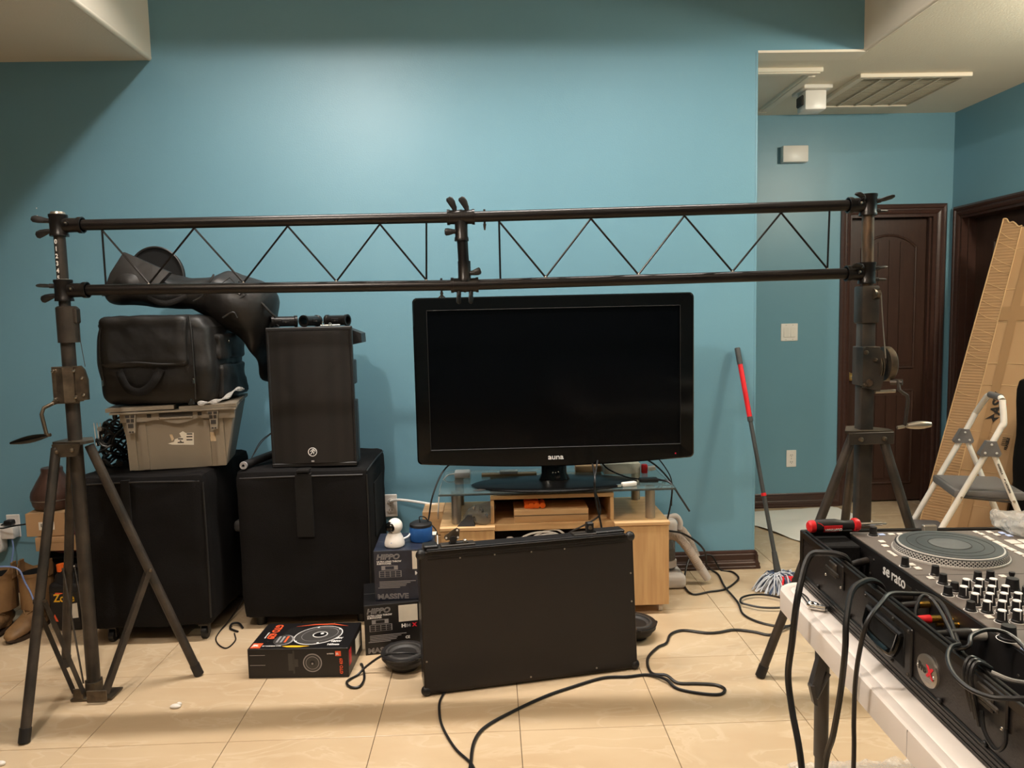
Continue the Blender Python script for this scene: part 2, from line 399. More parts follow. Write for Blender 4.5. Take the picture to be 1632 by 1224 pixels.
struct('wall_back', MB().box(XL, XE, YW, YW+0.12, 0, ZH).box(XE, SR, YW, YW+0.12, ZL+0.01, ZH).box(XE-0.12, XE, YW+0.12, YH, 0, ZL+0.02), 'wall', (0, YW, 0), 'long teal wall behind the truss')
struct('trim_4', MB().cyl((XE-0.006, YW+0.006, 0.098), (XE-0.006, YW+0.006, ZL), 0.0085, n=14), 'wall', (XE, YW, 1.3), 'rounded painted corner of the long wall')
struct('wall_hall', MB().box(XE-0.12, 2.474, YH, YH+0.12, 0, ZL+0.1).box(3.074, XR+0.3, YH, YH+0.12, 0, ZL+0.1).box(2.474, 3.074, YH, YH+0.12, 2.016, ZL+0.1).box(2.4, 3.15, YH+0.12, YH+0.2, 0, 2.2), 'wall', (2.2, YH, 0), 'teal wall at the end of the hall')
struct('wall_right', MB().box(XR, XR+0.12, YF, 4.03, 0, ZL+0.1).box(XR, XR+0.12, 4.955, YH, 0, ZL+0.1).box(XR, XR+0.12, 4.03, 4.955, 1.985, ZL+0.1).box(XR+0.16, XR+0.22, 3.9, 5.0, 0, 2.2), 'wall', (XR, 3, 0), 'teal wall on the right with a dark doorway')
struct('wall_left', MB().box(XL-0.12, XL, YF, YW, 0, ZH), 'wall', (XL, 0, 0), 'teal wall on the far left')
struct('wall_front', MB().box(XL, XR, YF-0.12, YF, 0, ZH), 'wall', (0, YF, 0), 'teal wall behind the viewer')
c = MB()
c.box(XL, SL-0.02, YF, YW, ZL, ZL+0.05)                                  # low ceiling left
c.box(SR+0.02, XR+0.15, YF, YW+0.05, ZL, ZL+0.05).box(XE, XR+0.15, YW+0.12, YH, ZL, ZL+0.06).box(SR, XR+0.15, YW+0.05, YW+0.12, ZL, ZL+0.05)
struct('ceiling', c, 'ceil', (0, 0, ZL), 'low beige textured ceiling')
c = MB().box(SL-0.06, SL, -1.4, YW, ZL+0.012, ZH).box(SR, SR+0.06, -1.4, YW, ZL+0.012, ZH).box(SL, SR, -1.46, -1.4, ZL, ZH)
c.box(SL-0.06, SR+0.06, -1.46, YW+0.1, ZH, ZH+0.06).box(SL, SR, YF, -1.46, ZL, ZL+0.05)
c.box(SL, SR, 2.00, 2.12, 3.062, ZH)                              # unseen beam added to keep lamp light off the wall top
struct('trim_1', c, 'soffit', (0, 1, ZL), 'smooth cream sides of the raised ceiling')
# rounded plaster edge beads
struct('trim_2', MB().cyl((SL-0.012, -1.4, ZL+0.0118), (SL-0.012, YW, ZL+0.0118), 0.0135, n=16).cyl((SR+0.012, -1.4, ZL+0.0118), (SR+0.012, YW, ZL+0.0118), 0.0135, n=16).box(XE, SR+0.02, YW-0.002, YW+0.122, ZL-0.002, ZL+0.010), 'soffit', (0, 1, ZL), 'rounded plaster edges of the raised ceiling')

def baseprof(h=0.098):
    return [(0, 0), (0.026, 0), (0.026, 0.012), (0.022, 0.016), (0.022, 0.032), (0.016, 0.038), (0.016, 0.043), (0.013, 0.047), (0.013, h-0.022), (0.009, h-0.018), (0.009, h-0.010), (0.003, h), (0, h)]
pr = baseprof()
b = MB().prism([(-d, z) for d, z in pr], XL, XE, 'X')
b.v = [(x, YW+y, z) for x, y, z in b.v]
b2 = MB().prism([(XE+d, z) for d, z in pr], YW-0.024, YH, 'Y')
struct('baseboard_back', MB().add(b.v, b.f).add(b2.v, b2.f), 'brown', (0, YW, 0), 'dark brown moulded baseboard of the long wall')
b = MB().prism([(-d, z) for d, z in pr], XE+0.026, 2.416, 'X'); b.v = [(x, YH+y, z) for x, y, z in b.v]
struct('baseboard_hall', b, 'brown', (1.9, YH, 0), 'dark brown baseboard at the end of the hall')

def casing(name, p0, p1, ztop, w, depth, axis, sgn, root):
    """three-piece stepped door casing; p0..p1 is the opening along the wall, depth points into the room"""
    prof = [(0, 0.010), (0.008, 0.016), (0.020, 0.018), (0.026, 0.012), (0.034, 0.012), (0.040, 0.019), (0.052, 0.021), (w, 0.010)]
    def strip(a):   # profile swept: a = list of two mitred rails
        mb = MB(); n = len(prof)
        vs = []
        for end in a:
            for t, d in prof: vs.append(end(t, d))
            vs.append(end(w, 0)); vs.append(end(0, 0))
        k = n+2
        fs = [(i, (i+1) % k, k+(i+1) % k, k+i) for i in range(k)]+[tuple(range(k)), tuple(range(2*k-1, k-1, -1))]
        return mb.add(vs, fs)
    if axis == 'X': P = lambda a, z, d: (a, YH-d, z)
    else: P = lambda a, z, d: (XR-d, a, z)
    part('casing', strip([lambda t, d: P(p0-t, 0, d), lambda t, d: P(p0-t, ztop+t, d)]), 'brown', root)
    part('casing', strip([lambda t, d: P(p1+t, 0, d), lambda t, d: P(p1+t, ztop+t, d)]), 'brown', root)
    part('casing', strip([lambda t, d: P(p0-t, ztop+t, d), lambda t, d: P(p1+t, ztop+t, d)]), 'brown', root)

d1 = thing('door_1', 'dark brown arch-panelled hall door with brass knob', None, (2.77, YH, 0), kind='structure')
casing('casing', 2.474, 3.074, 2.016, 0.066, 0.02, 'X', 1, d1)
part('jamb', MB().box(2.474, 2.486, YH-0.002, YH+0.12, 0, 2.016).box(3.05, 3.074, YH-0.002, YH+0.12, 0, 2.016).box(2.486, 3.05, YH-0.002, YH+0.12, 1.996, 2.016)
     .box(3.036, 3.05, YH+0.02, YH+0.045, 0, 1.996), 'brown', d1)
leaf = part('leaf', MB().box(2.488, 3.048, YH+0.055, YH+0.095, 0.012, 1.994, 0.002), 'door', d1)
YD = YH+0.055
def panel(x0, x1, z0, z1, arch, planks):
    top = []
    if arch:
        cx = (x0+x1)/2; hw = (x1-x0)/2; r = (hw*hw+arch*arch)/(2*arch); a = math.asin(hw/r)
        top = [(cx+r*math.sin(a-2*a*i/14), z1-r+r*math.cos(a-2*a*i/14)) for i in range(15)]
        out = [(x0, z0), (x1, z0)]+top
    else: out = [(x0, z0), (x1, z0), (x1, z1), (x0, z1)]
    m1 = MB(); pts = [(x, YD-0.001, z) for x, z in out]
    for i in range(len(pts)): m1.cyl(pts[i], pts[(i+1) % len(pts)], 0.009, n=8)
    part('panel_moulding', m1, 'door', d1)
    ins = 0.034
    f = lambda x, z: (x0+ins+(x-x0)*(x1-x0-2*ins)/(x1-x0), z0+ins+(z-z0)*(z1-z0-2*ins)/(z1-z0))
    n = planks; w = (x1-x0-2*ins)/n
    for k in range(n):
        a = x0+ins+k*w+0.0015; e = a+w-0.003
        def zt(x):
            if not arch: return z1-ins
            cx = (x0+x1)/2; hw = (x1-x0)/2; r = (hw*hw+arch*arch)/(2*arch)
            return z1-ins-r+math.sqrt(max(0, r*r-(x-cx)**2))
        xs = [a+(e-a)*i/4 for i in range(5)]
        poly = [(a, z0+ins), (e, z0+ins)]+[(x, zt(x)) for x in reversed(xs)]
        part('panel_plank', MB().prism(poly, YD-0.006, YD+0.002), 'door', d1)
panel(2.585, 2.965, 0.96, 1.88, 0.085, 4)
panel(2.585, 2.965, 0.14, 0.80, 0, 4)
kn = part('knob', MB().lathe([(0.0, -0.062), (0.016, -0.062), (0.026, -0.052), (0.028, -0.042), (0.020, -0.030), (0.011, -0.024), (0.011, -0.008), (0.030, -0.006), (0.031, 0.0)], (2.506, YD, 0.906), 20, 'Y'), 'brass', d1, label='round brass knob')
part('keyhole', MB().lathe([(0.0, -0.066), (0.009, -0.066), (0.009, -0.060)], (2.506, YD, 0.906), 12, 'Y'), 'silver', kn)

d2 = thing('door_2', 'dark brown recessed door in the right wall', None, (XR, 4.47, 0), kind='structure')
casing('casing', 4.03, 4.955, 1.985, 0.066, 0.02, 'Y', 1, d2)
part('jamb', MB().box(XR-0.002, XR+0.12, 4.938, 4.955, 0, 1.985).box(XR-0.002, XR+0.12, 4.03, 4.047, 0, 1.985).box(XR-0.002, XR+0.12, 4.047, 4.938, 1.968, 1.985).box(XR+0.04, XR+0.06, 4.926, 4.938, 0, 1.968), 'brown', d2)
part('leaf', MB().box(XR+0.10, XR+0.14, 4.049, 4.936, 0.01, 1.966), 'door', d2)
m1 = MB()
for (ya, yb, za, zb) in ((4.19, 4.755, 0.95, 1.80), (4.19, 4.755, 0.14, 0.80)):
    P = [(XR+0.10, ya, za), (XR+0.10, yb, za), (XR+0.10, yb, zb), (XR+0.10, ya, zb)]
    for i in range(4): m1.cyl(P[i], P[(i+1) % 4], 0.009, n=8)
part('panel_moulding', m1, 'door', d2)

# ---------------------------------------------------------------- fittings on walls and ceiling
def outlet(name, x, y, z, label, group=None):
    t = thing(name, label, 'outlet', (x, y, z), group)
    part('cover_plate', MB().box(x-0.035, x+0.035, y-0.006, y, z-0.060, z+0.060, 0.003), 'white', t)
    for s in (-1, 1):
        r = part('socket', MB().lathe([(0.0, -0.009), (0.016, -0.009), (0.017, -0.004)], (x, y, z+s*0.024), 20, 'Y', 1, 0.85), 'white', t)
        part('slots', MB().box(x-0.0075, x-0.0050, y-0.0095, y-0.004, z+s*0.024-0.004, z+s*0.024+0.006).box(x+0.0050, x+0.0075, y-0.0095, y-0.004, z+s*0.024-0.003, z+s*0.024+0.006).cyl((x, y-0.0095, z+s*0.024-0.009), (x, y-0.004, z+s*0.024-0.009), 0.0022, n=8), 'dkprint', r)
    part('screw', MB().cyl((x, y-0.0075, z), (x, y-0.004, z), 0.003, n=10), 'silver', t)
    return t
outlet('wall_outlet', 2.085, YH, 0.345, 'white double wall outlet low on the hall end wall')
outlet('wall_outlet', -0.548, YW, 0.40, 'white wall outlet half hidden beside the middle black subwoofer')
ol = outlet('wall_outlet', -2.507, YW, 0.352, 'white wall outlet at the far left above the boots')
t = thing('light_switch', 'white double rocker light switch on the hall end wall', 'switch', (2.061, YH, 1.228))
part('cover_plate', MB().box(2.002, 2.120, YH-0.006, YH, 1.168, 1.288, 0.003), 'white', t)
for dx in (-0.024, 0.024):
    part('rocker', MB().hull8([(2.061+dx-0.016, YH-0.012, 1.196), (2.061+dx+0.016, YH-0.012, 1.196), (2.061+dx+0.016, YH-0.002, 1.196), (2.061+dx-0.016, YH-0.002, 1.196),
                               (2.061+dx-0.016, YH-0.007, 1.260), (2.061+dx+0.016, YH-0.007, 1.260), (2.061+dx+0.016, YH-0.002, 1.260), (2.061+dx-0.016, YH-0.002, 1.260)]), 'whiter', t)
    part('screw', MB().cyl((2.061+dx, YH-0.0075, 1.277), (2.061+dx, YH-0.004, 1.277), 0.0025, n=8).cyl((2.061+dx, YH-0.0075, 1.179), (2.061+dx, YH-0.004, 1.179), 0.0025, n=8), 'silver', t)
t = thing('door_chime', 'white rectangular door chime box high on the hall end wall', 'door chime', (2.065, YH, 2.42))
part('housing', MB().box(1.985, 2.157, YH-0.055, YH, 2.366, 2.474, 0.006, 2), 'white', t)
part('back_plate', MB().box(1.99, 2.150, YH-0.012, YH, 2.370, 2.470), 'whiter', t)
t = thing('motion_sensor', 'small white sensor box hanging from the hall ceiling beside the vent', 'sensor', (1.945, 4.46, ZL))
part('flange', MB().box(1.860, 2.030, 4.38, 4.56, ZL-0.022, ZL, 0.003), 'whiter', t)
part('housing', MB().box(1.880, 2.008, 4.41, 4.53, ZL-0.135, ZL-0.022, 0.010, 2), 'white', t)
part('lens', MB().box(1.866, 1.882, 4.43, 4.51, ZL-0.105, ZL-0.045, 0.006), 'cone', t)
t = thing('attic_hatch', 'cream ceiling hatch with moulded frame at the hall corner', 'hatch', (1.6, 4.5, ZL))
zz = ZL
part('hatch_panel', MB().box(XE+0.005, 1.77, 4.14, 4.86, zz-0.008, zz), 'soffit', t)
for (a, bq, cq, d) in ((XE+0.002, 1.838, 4.08, 4.14), (1.77, 1.838, 4.14, 4.86), (XE+0.002, 1.838, 4.86, 4.925)):
    part('frame_rail', MB().box(a, bq, cq, d, zz-0.024, zz, 0.004), 'soffit', t)
    part('frame_bead', MB().box(a+0.012, bq-0.012, cq+0.012, d-0.012, zz-0.030, zz-0.020, 0.003), 'soffit', t)
t = thing('return_vent', 'large slatted return air vent in the hall ceiling', 'vent', (2.42, 4.5, zz))
for (a, bq, cq, d) in ((2.10, 2.74, 4.20, 4.235), (2.10, 2.74, 4.795, 4.83), (2.10, 2.14, 4.235, 4.795), (2.70, 2.74, 4.235, 4.795)):
    part('frame', MB().box(a, bq, cq, d, zz-0.022, zz, 0.003), 'whitelid', t)
for k in range(1, 5):
    x = 2.14+0.56*k/5
    part('divider', MB().box(x-0.006, x+0.006, 4.235, 4.795, zz-0.018, zz-0.002), 'whitelid', t)
sl0 = None
for k in range(26):
    y = 4.250+k*0.0213
    if sl0 is None:
        sl0 = part('slat', MB().hull8([(2.14, y, zz-0.015), (2.70, y, zz-0.015), (2.70, y+0.017, zz-0.012), (2.14, y+0.017, zz-0.012), (2.14, y, zz-0.013), (2.70, y, zz-0.013), (2.70, y+0.017, zz-0.010), (2.14, y+0.017, zz-0.010)]), 'slat', t)
    else: clone(sl0, t, (0, k*0.0213, 0))
# paint chips on the long wall
chips = MB()
for (x, z, r) in ((-2.262, 1.935, 0.006), (-2.262, 1.975, 0.004), (0.955, 0.262, 0.004)): chips.ball((x, YW, z), r*0.6, 0.001, r, 8, 6)
struct('trim_3', chips, 'whiter', (-2.262, YW, 1.95), 'small white paint chips on the long teal wall')

# ================================================================== crank stands and truss
YL, YRt = 2.71, 2.68
def leg(root, top, foot, r=0.0165, mt='steel'):
    t = Vector(top); f = Vector(foot); d = (f-t).normalized()
    l = part('leg', MB().cyl(t, f-d*0.045, r, n=16), mt, root)
    part('rubber_foot', MB().cyl(f-d*0.05, f-d*0.004, r+0.002, n=16), 'blackplast', l)
    return l
def wing(root, base, d, tip, mt='blackplast'):
    """wing bolt: shank from base along d with a flat curved paddle"""
    b = Vector(base); d = Vector(d).normalized()
    mb = MB().cyl(b, b+d*0.018, 0.0085, n=12)
    t = Vector(tip); a = b+d*0.010; mid = (a+t)/2+d*0.006
    side = (t-a).cross(d).normalized()*0.0055
    dirn = (t-a).normalized(); up = side.cross(dirn).normalized()*0.013
    mb.skin([(a, side, up*0.7), (a.lerp(mid, 0.8), side, up), (mid.lerp(t, 0.6), side*0.9, up), (t, side*0.5, up*0.55)], 12)
    return part('wing_knob', mb, mt, root)
def tclamp(root, pole, z, sx, knobs, xin=0.085):
    """T sleeve: collar round the pole and a socket on the truss tube"""
    x, y = pole
    c = part('clamp', MB().lathe([(0.0245, -0.038), (0.031, -0.038), (0.031, -0.030), (0.029, -0.026), (0.029, 0.026), (0.031, 0.030), (0.031, 0.038), (0.0245, 0.038)], (x, y, z), 24, cap=False)
             .cyl((x+sx*0.022, y, z), (x+sx*xin, y, z), 0.026, 0.0245, n=20).cyl((x+sx*(xin-0.014), y, z), (x+sx*xin, y, z), 0.029, n=20)
             .cyl((x+sx*0.04, y-0.028, z+0.004), (x+sx*0.04, y-0.022, z+0.004), 0.009, n=12), 'blacktube', root)
    part('bolt', MB().lathe([(0, -0.0335), (0.004, -0.0325), (0.0055, -0.028)], (x+sx*0.04, y, z+0.004), 10, 'Y'), 'chrome', c)
    for b, d, tip in knobs: wing(root, b, d, tip)
    return c

# ---- left stand
cx, cy = -1.52, YL
ls = thing('crank_stand', 'worn black steel crank stand at the left, white digits on its mast', 'crank stand', (cx, cy, 0))
part('mast', MB().cyl((cx, cy, 1.40), (cx, cy, 1.755), 0.0190, n=20), 'steel', ls)
part('mast_cap', MB().lathe([(0, 0.012), (0.022, 0.012), (0.0245, 0.006), (0.0245, 0.0)], (cx, cy, 1.772), 20), 'silver', ls)
for k, dgt in enumerate('012345'):
    text(dgt, 0.022, 'whiteprint', ls, (cx-0.0085, cy-0.0197, 1.672-k*0.0255), (1, 0.05, 0), (0, 0, 1), 'digit', 0.0006, 0.0006, sx=0.8)
part('mast_ring', MB().lathe([(0.0195, 0), (0.0205, 0.0), (0.0205, 0.004), (0.0195, 0.004)], (cx, cy, 1.545), 20, cap=False), 'silver', ls)
part('guide_sleeve', MB().lathe([(0.0195, 0.0), (0.036, 0.0), (0.036, 0.125), (0.030, 0.130), (0.0195, 0.130)], (cx+0.006, cy, 1.322), 24).box(cx+0.030, cx+0.048, cy-0.02, cy+0.012, 1.39, 1.445, 0.004), 'steel', ls)
part('lower_mast', MB().cyl((cx, cy, 0.045), (cx, cy, 1.325), 0.0235, n=20), 'steel', ls)
part('lift_wire', MB().tube([(cx+0.040, cy-0.01, 1.43), (cx+0.066, cy-0.02, 1.235)], 0.0012, 6, smooth=False), 'steel', ls)
w = part('winch', MB().lathe([(0.024, -0.065), (0.044, -0.062), (0.044, 0.062), (0.024, 0.065)], (cx+0.004, cy-0.012, 1.172), 8).box(cx-0.044, cx+0.048, cy-0.040, cy-0.034, 1.105, 1.238, 0.002), 'worn', ls, ang=30)
part('winch_plate', MB().prism([(cx+0.045, 1.115), (cx+0.082, 1.118), (cx+0.083, 1.190), (cx+0.074, 1.225), (cx+0.062, 1.240), (cx+0.045, 1.238)], cy-0.046, cy-0.034), 'worn', ls)
for (x, z) in ((-0.034, 1.222), (0.040, 1.222), (-0.034, 1.122), (0.040, 1.128), (0.066, 1.195), (0.068, 1.135)):
    part('bolt', MB().lathe([(0, -0.013), (0.004, -0.012), (0.0065, -0.007), (0.0065, 0)], (cx+x, cy-0.040, z), 10, 'Y'), 'chrome', ls)
cr = part('crank_arm', MB().tube([(cx-0.030, cy-0.055, 1.112), (cx-0.058, cy-0.075, 1.096), (cx-0.062, cy-0.085, 1.075), (cx-0.050, cy-0.085, 1.000)], 0.0065, 8, smooth=False).cyl((cx-0.030, cy-0.03, 1.115), (cx-0.030, cy-0.062, 1.112), 0.008, n=10).cyl((cx-0.066, cy-0.085, 0.998), (cx-0.036, cy-0.085, 1.001), 0.006, n=10), 'worn', ls)
part('crank_handle', MB().skin([((cx-0.045-0.125*t, cy-0.085-0.012*t, 0.999-0.022*t), (0, 0, 0.004+0.010*math.sin(PI*min(1, t*0.94+0.05))), (0, 0.004+0.010*math.sin(PI*min(1, t*0.94+0.05)), 0)) for t in [i/10 for i in range(11)]], 12), 'gloss', cr)
ph = 0.962
hub = part('leg_hub', MB().prism([(cx-0.062, cy-0.035), (cx+0.05, cy-0.062), (cx+0.072, cy-0.01), (cx+0.03, cy+0.062), (cx-0.05, cy+0.055)], ph-0.004, ph+0.006, 'Z'), 'worn', ls)
part('hub_bracket', MB().hull8([(cx-0.045, cy-0.062, ph-0.048), (cx+0.050, cy-0.085, ph-0.040), (cx+0.050, cy-0.079, ph-0.040), (cx-0.045, cy-0.056, ph-0.048), (cx-0.050, cy-0.062, ph), (cx+0.062, cy-0.085, ph+0.004), (cx+0.062, cy-0.079, ph+0.004), (cx-0.050, cy-0.056, ph)]), 'worn', hub)
for (x, y, z) in ((-0.030, -0.066, ph-0.026), (0.032, -0.080, ph-0.018)):
    part('bolt', MB().lathe([(0, -0.012), (0.004, -0.011), (0.008, -0.006), (0.008, 0)], (cx+x, cy+y, z), 10, 'Y'), 'worn', hub)
F = [(-1.586, 2.392, 0), (-1.178, 2.833, 0), (-1.763, 2.951, 0)]
T = [(cx-0.040, cy-0.052, ph-0.014), (cx+0.052, cy-0.006, ph-0.014), (cx-0.036, cy+0.040, ph-0.014)]
for a, f in zip(T, F): leg(ls, a, f)
# spreader collar and braces
col = part('spreader_collar', MB().lathe([(0.024, 0.01), (0.034, 0.01), (0.034, 0.055), (0.024, 0.055)], (cx, cy, 0), 6).box(cx+0.012, cx+0.085, cy-0.078, cy-0.072, 0.006, 0.052, 0.002).box(cx-0.050, cx-0.012, cy-0.055, cy-0.049, 0.010, 0.050, 0.002).box(cx-0.06, cx+0.09, cy-0.055, cy+0.03, 0.004, 0.010), 'worn', ls)
def brace(root, p, q, off):
    p = Vector(p); q = Vector(q); d = (q-p).normalized(); s = d.cross(Vector((0, 0, 1))).normalized()
    for k in off:
        a = p+s*k; e = q+s*k
        part('brace', MB(frame((a+e)/2, e-a, s)).box(-(e-a).length/2, (e-a).length/2, -0.009, 0.009, -0.0015, 0.0015), 'steel', root)
    part('bolt', MB().cyl(q-s*0.022, q+s*0.022, 0.006, n=10), 'worn', root)
for a, f, e, ks in zip(T, F, [(cx-0.03, cy-0.05, 0.035), (cx+0.07, cy-0.055, 0.035), (cx-0.035, cy+0.03, 0.035)], ((-0.019, 0.019), (-0.014, 0.016), (-0.019, 0.019))):
    m_ = Vector(a).lerp(Vector(f), 0.535 if f[0] < -1.3 else 0.52)
    brace(ls, e, m_, ks)
zt, zb = 1.737, 1.508
tclamp(ls, (cx, cy), zt, 1, [((cx-0.026, cy-0.006, zt+0.016), (-1, -0.1, 0.05), (cx-0.088, cy-0.01, zt+0.026)), ((cx-0.026, cy-0.006, zt-0.020), (-1, -0.1, -0.05), (cx-0.076, cy-0.008, zt-0.036))])
tclamp(ls, (cx, cy), zb, 1, [((cx-0.026, cy-0.006, zb+0.016), (-1, -0.1, 0.05), (cx-0.088, cy-0.01, zb+0.020)), ((cx-0.026, cy-0.006, zb-0.018), (-1, -0.1, -0.05), (cx-0.076, cy-0.008, zb-0.034))])

# ---- right stand
rx, ry = 1.378, YRt
rs = thing('crank_stand', 'worn black steel crank stand at the right, in front of the hall door', 'crank stand', (rx, ry, 0))
ztr, zbr = 1.752, 1.508
part('mast', MB().cyl((rx+0.002, ry, 1.44), (rx, ry, 1.775), 0.0205, n=20), 'rust', rs, label='rusty bare steel upper mast')
part('mast_cap', MB().lathe([(0.018, 0.0), (0.0235, 0.0), (0.0235, 0.008), (0.018, 0.008)], (rx, ry, 1.782), 20), 'chrome', rs)
part('guide_sleeve', MB().box(rx-0.032, rx+0.034, ry-0.034, ry+0.034, 1.325, 1.462, 0.008, 2), 'steel', rs)
part('pulley', MB().lathe([(0.0, -0.010), (0.019, -0.010), (0.015, 0), (0.019, 0.010), (0, 0.010)], (rx+0.016, ry-0.036, 1.432), 20, 'X'), 'worn', rs)
part('lower_mast', MB().box(rx-0.0245, rx+0.0245, ry-0.0245, ry+0.0245, 0.03, 1.33, 0.004, 2), 'steel', rs)
part('lift_wire', MB().tube([(rx+0.026, ry-0.052, 1.435), (rx+0.036, ry-0.055, 1.30), (rx+0.040, ry-0.068, 1.20)], 0.0022, 6), 'silver', rs)
w = part('winch', MB().prism([(rx-0.040, 1.095), (rx+0.025, 1.082), (rx+0.036, 1.12)]+arc(rx-0.004, 1.190, 0.050, -0.3, 1.35, 8)+[(rx-0.028, 1.243), (rx-0.040, 1.232)], ry-0.064, ry-0.058), 'steel', rs)
part('winch_bracket', MB().box(rx-0.039, rx+0.026, ry-0.060, ry+0.02, 1.10, 1.242, 0.003), 'steel', rs)
for k, dx in enumerate((0.034, 0.042)):
    part('flange', MB().lathe([(0.0, 0.0), (0.055, 0.0), (0.055, 0.003), (0, 0.003)], (rx+dx-0.01, ry-0.02, 1.168), 28, 'X'), 'worn', rs)
part('gear_cover', MB().lathe([(0.0, 0.0), (0.062, 0.0), (0.064, 0.006), (0.064, 0.022), (0.058, 0.028), (0, 0.028)], (rx+0.055, ry-0.02, 1.176), 28, 'X'), 'worn', rs)
for (x, z) in ((-0.030, 1.222), (0.004, 1.194), (-0.032, 1.106)):
    part('bolt', MB().lathe([(0, -0.010), (0.005, -0.009), (0.008, -0.004), (0.008, 0)], (rx+x, ry-0.064, z), 10, 'Y'), 'worn', rs)
part('bushing', MB().lathe([(0, -0.008), (0.010, -0.008), (0.014, -0.002), (0.014, 0)], (rx-0.016, ry-0.064, 1.112), 16, 'Y'), 'rust', rs)
part('spacer_rod', MB().cyl((rx+0.010, ry-0.056, 1.078), (rx+0.084, ry-0.056, 1.080), 0.0062, n=12), 'silver', rs)
cr = part('crank_arm', MB().tube([(rx+0.086, ry-0.07, 1.118), (rx+0.080, ry-0.09, 1.086), (rx+0.104, ry-0.10, 1.066), (rx+0.107, ry-0.10, 1.050), (rx+0.097, ry-0.10, 0.952)], 0.006, 8, smooth=False).cyl((rx+0.070, ry-0.05, 1.112), (rx+0.100, ry-0.075, 1.112), 0.011, n=10), 'steel', rs)
part('crank_handle', MB().skin([((rx+0.106+0.080*t, ry-0.10-0.01*t, 0.958+0.004*t), (0, 0, 0.005+0.0095*math.sin(PI*min(1, 0.12+t*0.74))), (0, 0.005+0.0095*math.sin(PI*min(1, 0.12+t*0.74)), 0)) for t in [i/10 for i in range(11)]], 14).cyl((rx+0.070, ry-0.10, 0.952), (rx+0.110, ry-0.10, 0.958), 0.006, n=10), 'silver', cr)
ph = 0.930
hub = part('leg_hub', MB().prism([(rx-0.092, ry-0.045), (rx+0.080, ry-0.062), (rx+0.088, ry-0.01), (rx+0.02, ry+0.075), (rx-0.03, ry+0.075)], ph-0.004, ph+0.005, 'Z'), 'worn', rs)
part('hub_bracket', MB().box(rx-0.088, rx+0.078, ry-0.070, ry-0.064, ph-0.042, ph+0.002, 0.002), 'steel', hub)
for x in (-0.046, 0.040):
    part('bolt', MB().lathe([(0, -0.014), (0.005, -0.013), (0.009, -0.006), (0.009, 0)], (rx+x, ry-0.070, ph-0.022), 10, 'Y'), 'worn', hub)
leg(rs, (rx-0.062, ry-0.042, ph-0.012), (0.986, 2.655, 0))
leg(rs, (rx+0.046, ry-0.042, ph-0.012), (1.612, 2.400, 0))
leg(rs, (rx-0.004, ry+0.052, ph-0.012), (1.46, 3.07, 0))
part('spreader_collar', MB().lathe([(0.041, 0.03), (0.052, 0.03), (0.052, 0.075), (0.041, 0.075)], (rx, ry, 0), 8), 'worn', rs)
for f, tq in (((0.986, 2.655, 0), (rx-0.062, ry-0.042, ph)), ((1.612, 2.400, 0), (rx+0.046, ry-0.042, ph)), ((1.46, 3.07, 0), (rx-0.004, ry+0.052, ph))):
    brace(rs, Vector((rx, ry, 0.05))+(Vector(f)-Vector((rx, ry, 0))).normalized()*0.05, Vector(tq).lerp(Vector(f), 0.60), (-0.019, 0.019))
tclamp(rs, (rx, ry), ztr, -1, [((rx+0.020, ry-0.010, ztr+0.010), (1, -0.2, 0.2), (rx+0.080, ry-0.03, ztr+0.026)), ((rx-0.030, ry-0.024, ztr+0.020), (-0.6, -0.8, 0.4), (rx-0.066, ry-0.045, ztr+0.036)), ((rx+0.022, ry-0.004, ztr-0.022), (1, 0, 0), (rx+0.076, ry+0.02, ztr-0.020))], 0.075)
tclamp(rs, (rx, ry), zbr, -1, [((rx+0.022, ry-0.010, zbr+0.016), (1, 0, 0.1), (rx+0.072, ry+0.0, zbr+0.022)), ((rx-0.030, ry-0.024, zbr+0.018), (-0.6, -0.8, 0.4), (rx-0.074, ry-0.045, zbr+0.026)), ((rx+0.022, ry-0.004, zbr-0.024), (1, 0, 0), (rx+0.072, ry+0.01, zbr-0.026))], 0.078)

# ---- truss
def truss(label, A, B, A2, B2, nodes_top, nodes_bot, uprights):
    """two tubes A-B (top) and A2-B2 (bottom) with a zigzag of thin rods"""
    A, B, A2, B2 = map(Vector, (A, B, A2, B2)); t = thing('truss_section', label, 'truss', (A+B2)/2)
    tt = part('tube', MB().cyl(A, B, 0.0195, n=24), 'blacktube', t)
    part('tube', MB().cyl(A2, B2, 0.0195, n=24), 'blacktube', t)
    P = lambda a, b, u: a.lerp(b, u)-Vector((0, 0, 0.019)); Q = lambda a, b, u: a.lerp(b, u)+Vector((0, 0, 0.019))
    seq = []
    for i in range(len(nodes_top)):
        seq.append(P(A, B, nodes_top[i]))
        if i < len(nodes_bot): seq.append(Q(A2, B2, nodes_bot[i]))
    for a, b in zip(seq[:-1], seq[1:]): part('lattice_rod', MB().cyl(a, b, 0.0036, n=8), 'blacktube', t)
    for (u, w) in uprights: part('upright_rod', MB().cyl(P(A, B, u), Q(A2, B2, w), 0.0036, n=8), 'blacktube', t)
    for u in nodes_bot: part('weld', MB().ball(Q(A2, B2, u), 0.0055, 0.0055, 0.0045, 8, 6), 'silver', t)
    return t
MX, MY = -0.092, 2.725
zmt, zmb = 1.742, 1.498
truss('left black truss section, in front of the bags and loudspeaker', (cx+0.07, YL, zt), (MX-0.03, MY, zmt), (cx+0.07, YL, zb), (MX-0.03, MY, zmb),
      [0.060, 0.303, 0.552, 0.800], [0.174, 0.426, 0.676, 0.921], [(0.060, 0.060), (0.926, 0.921)])
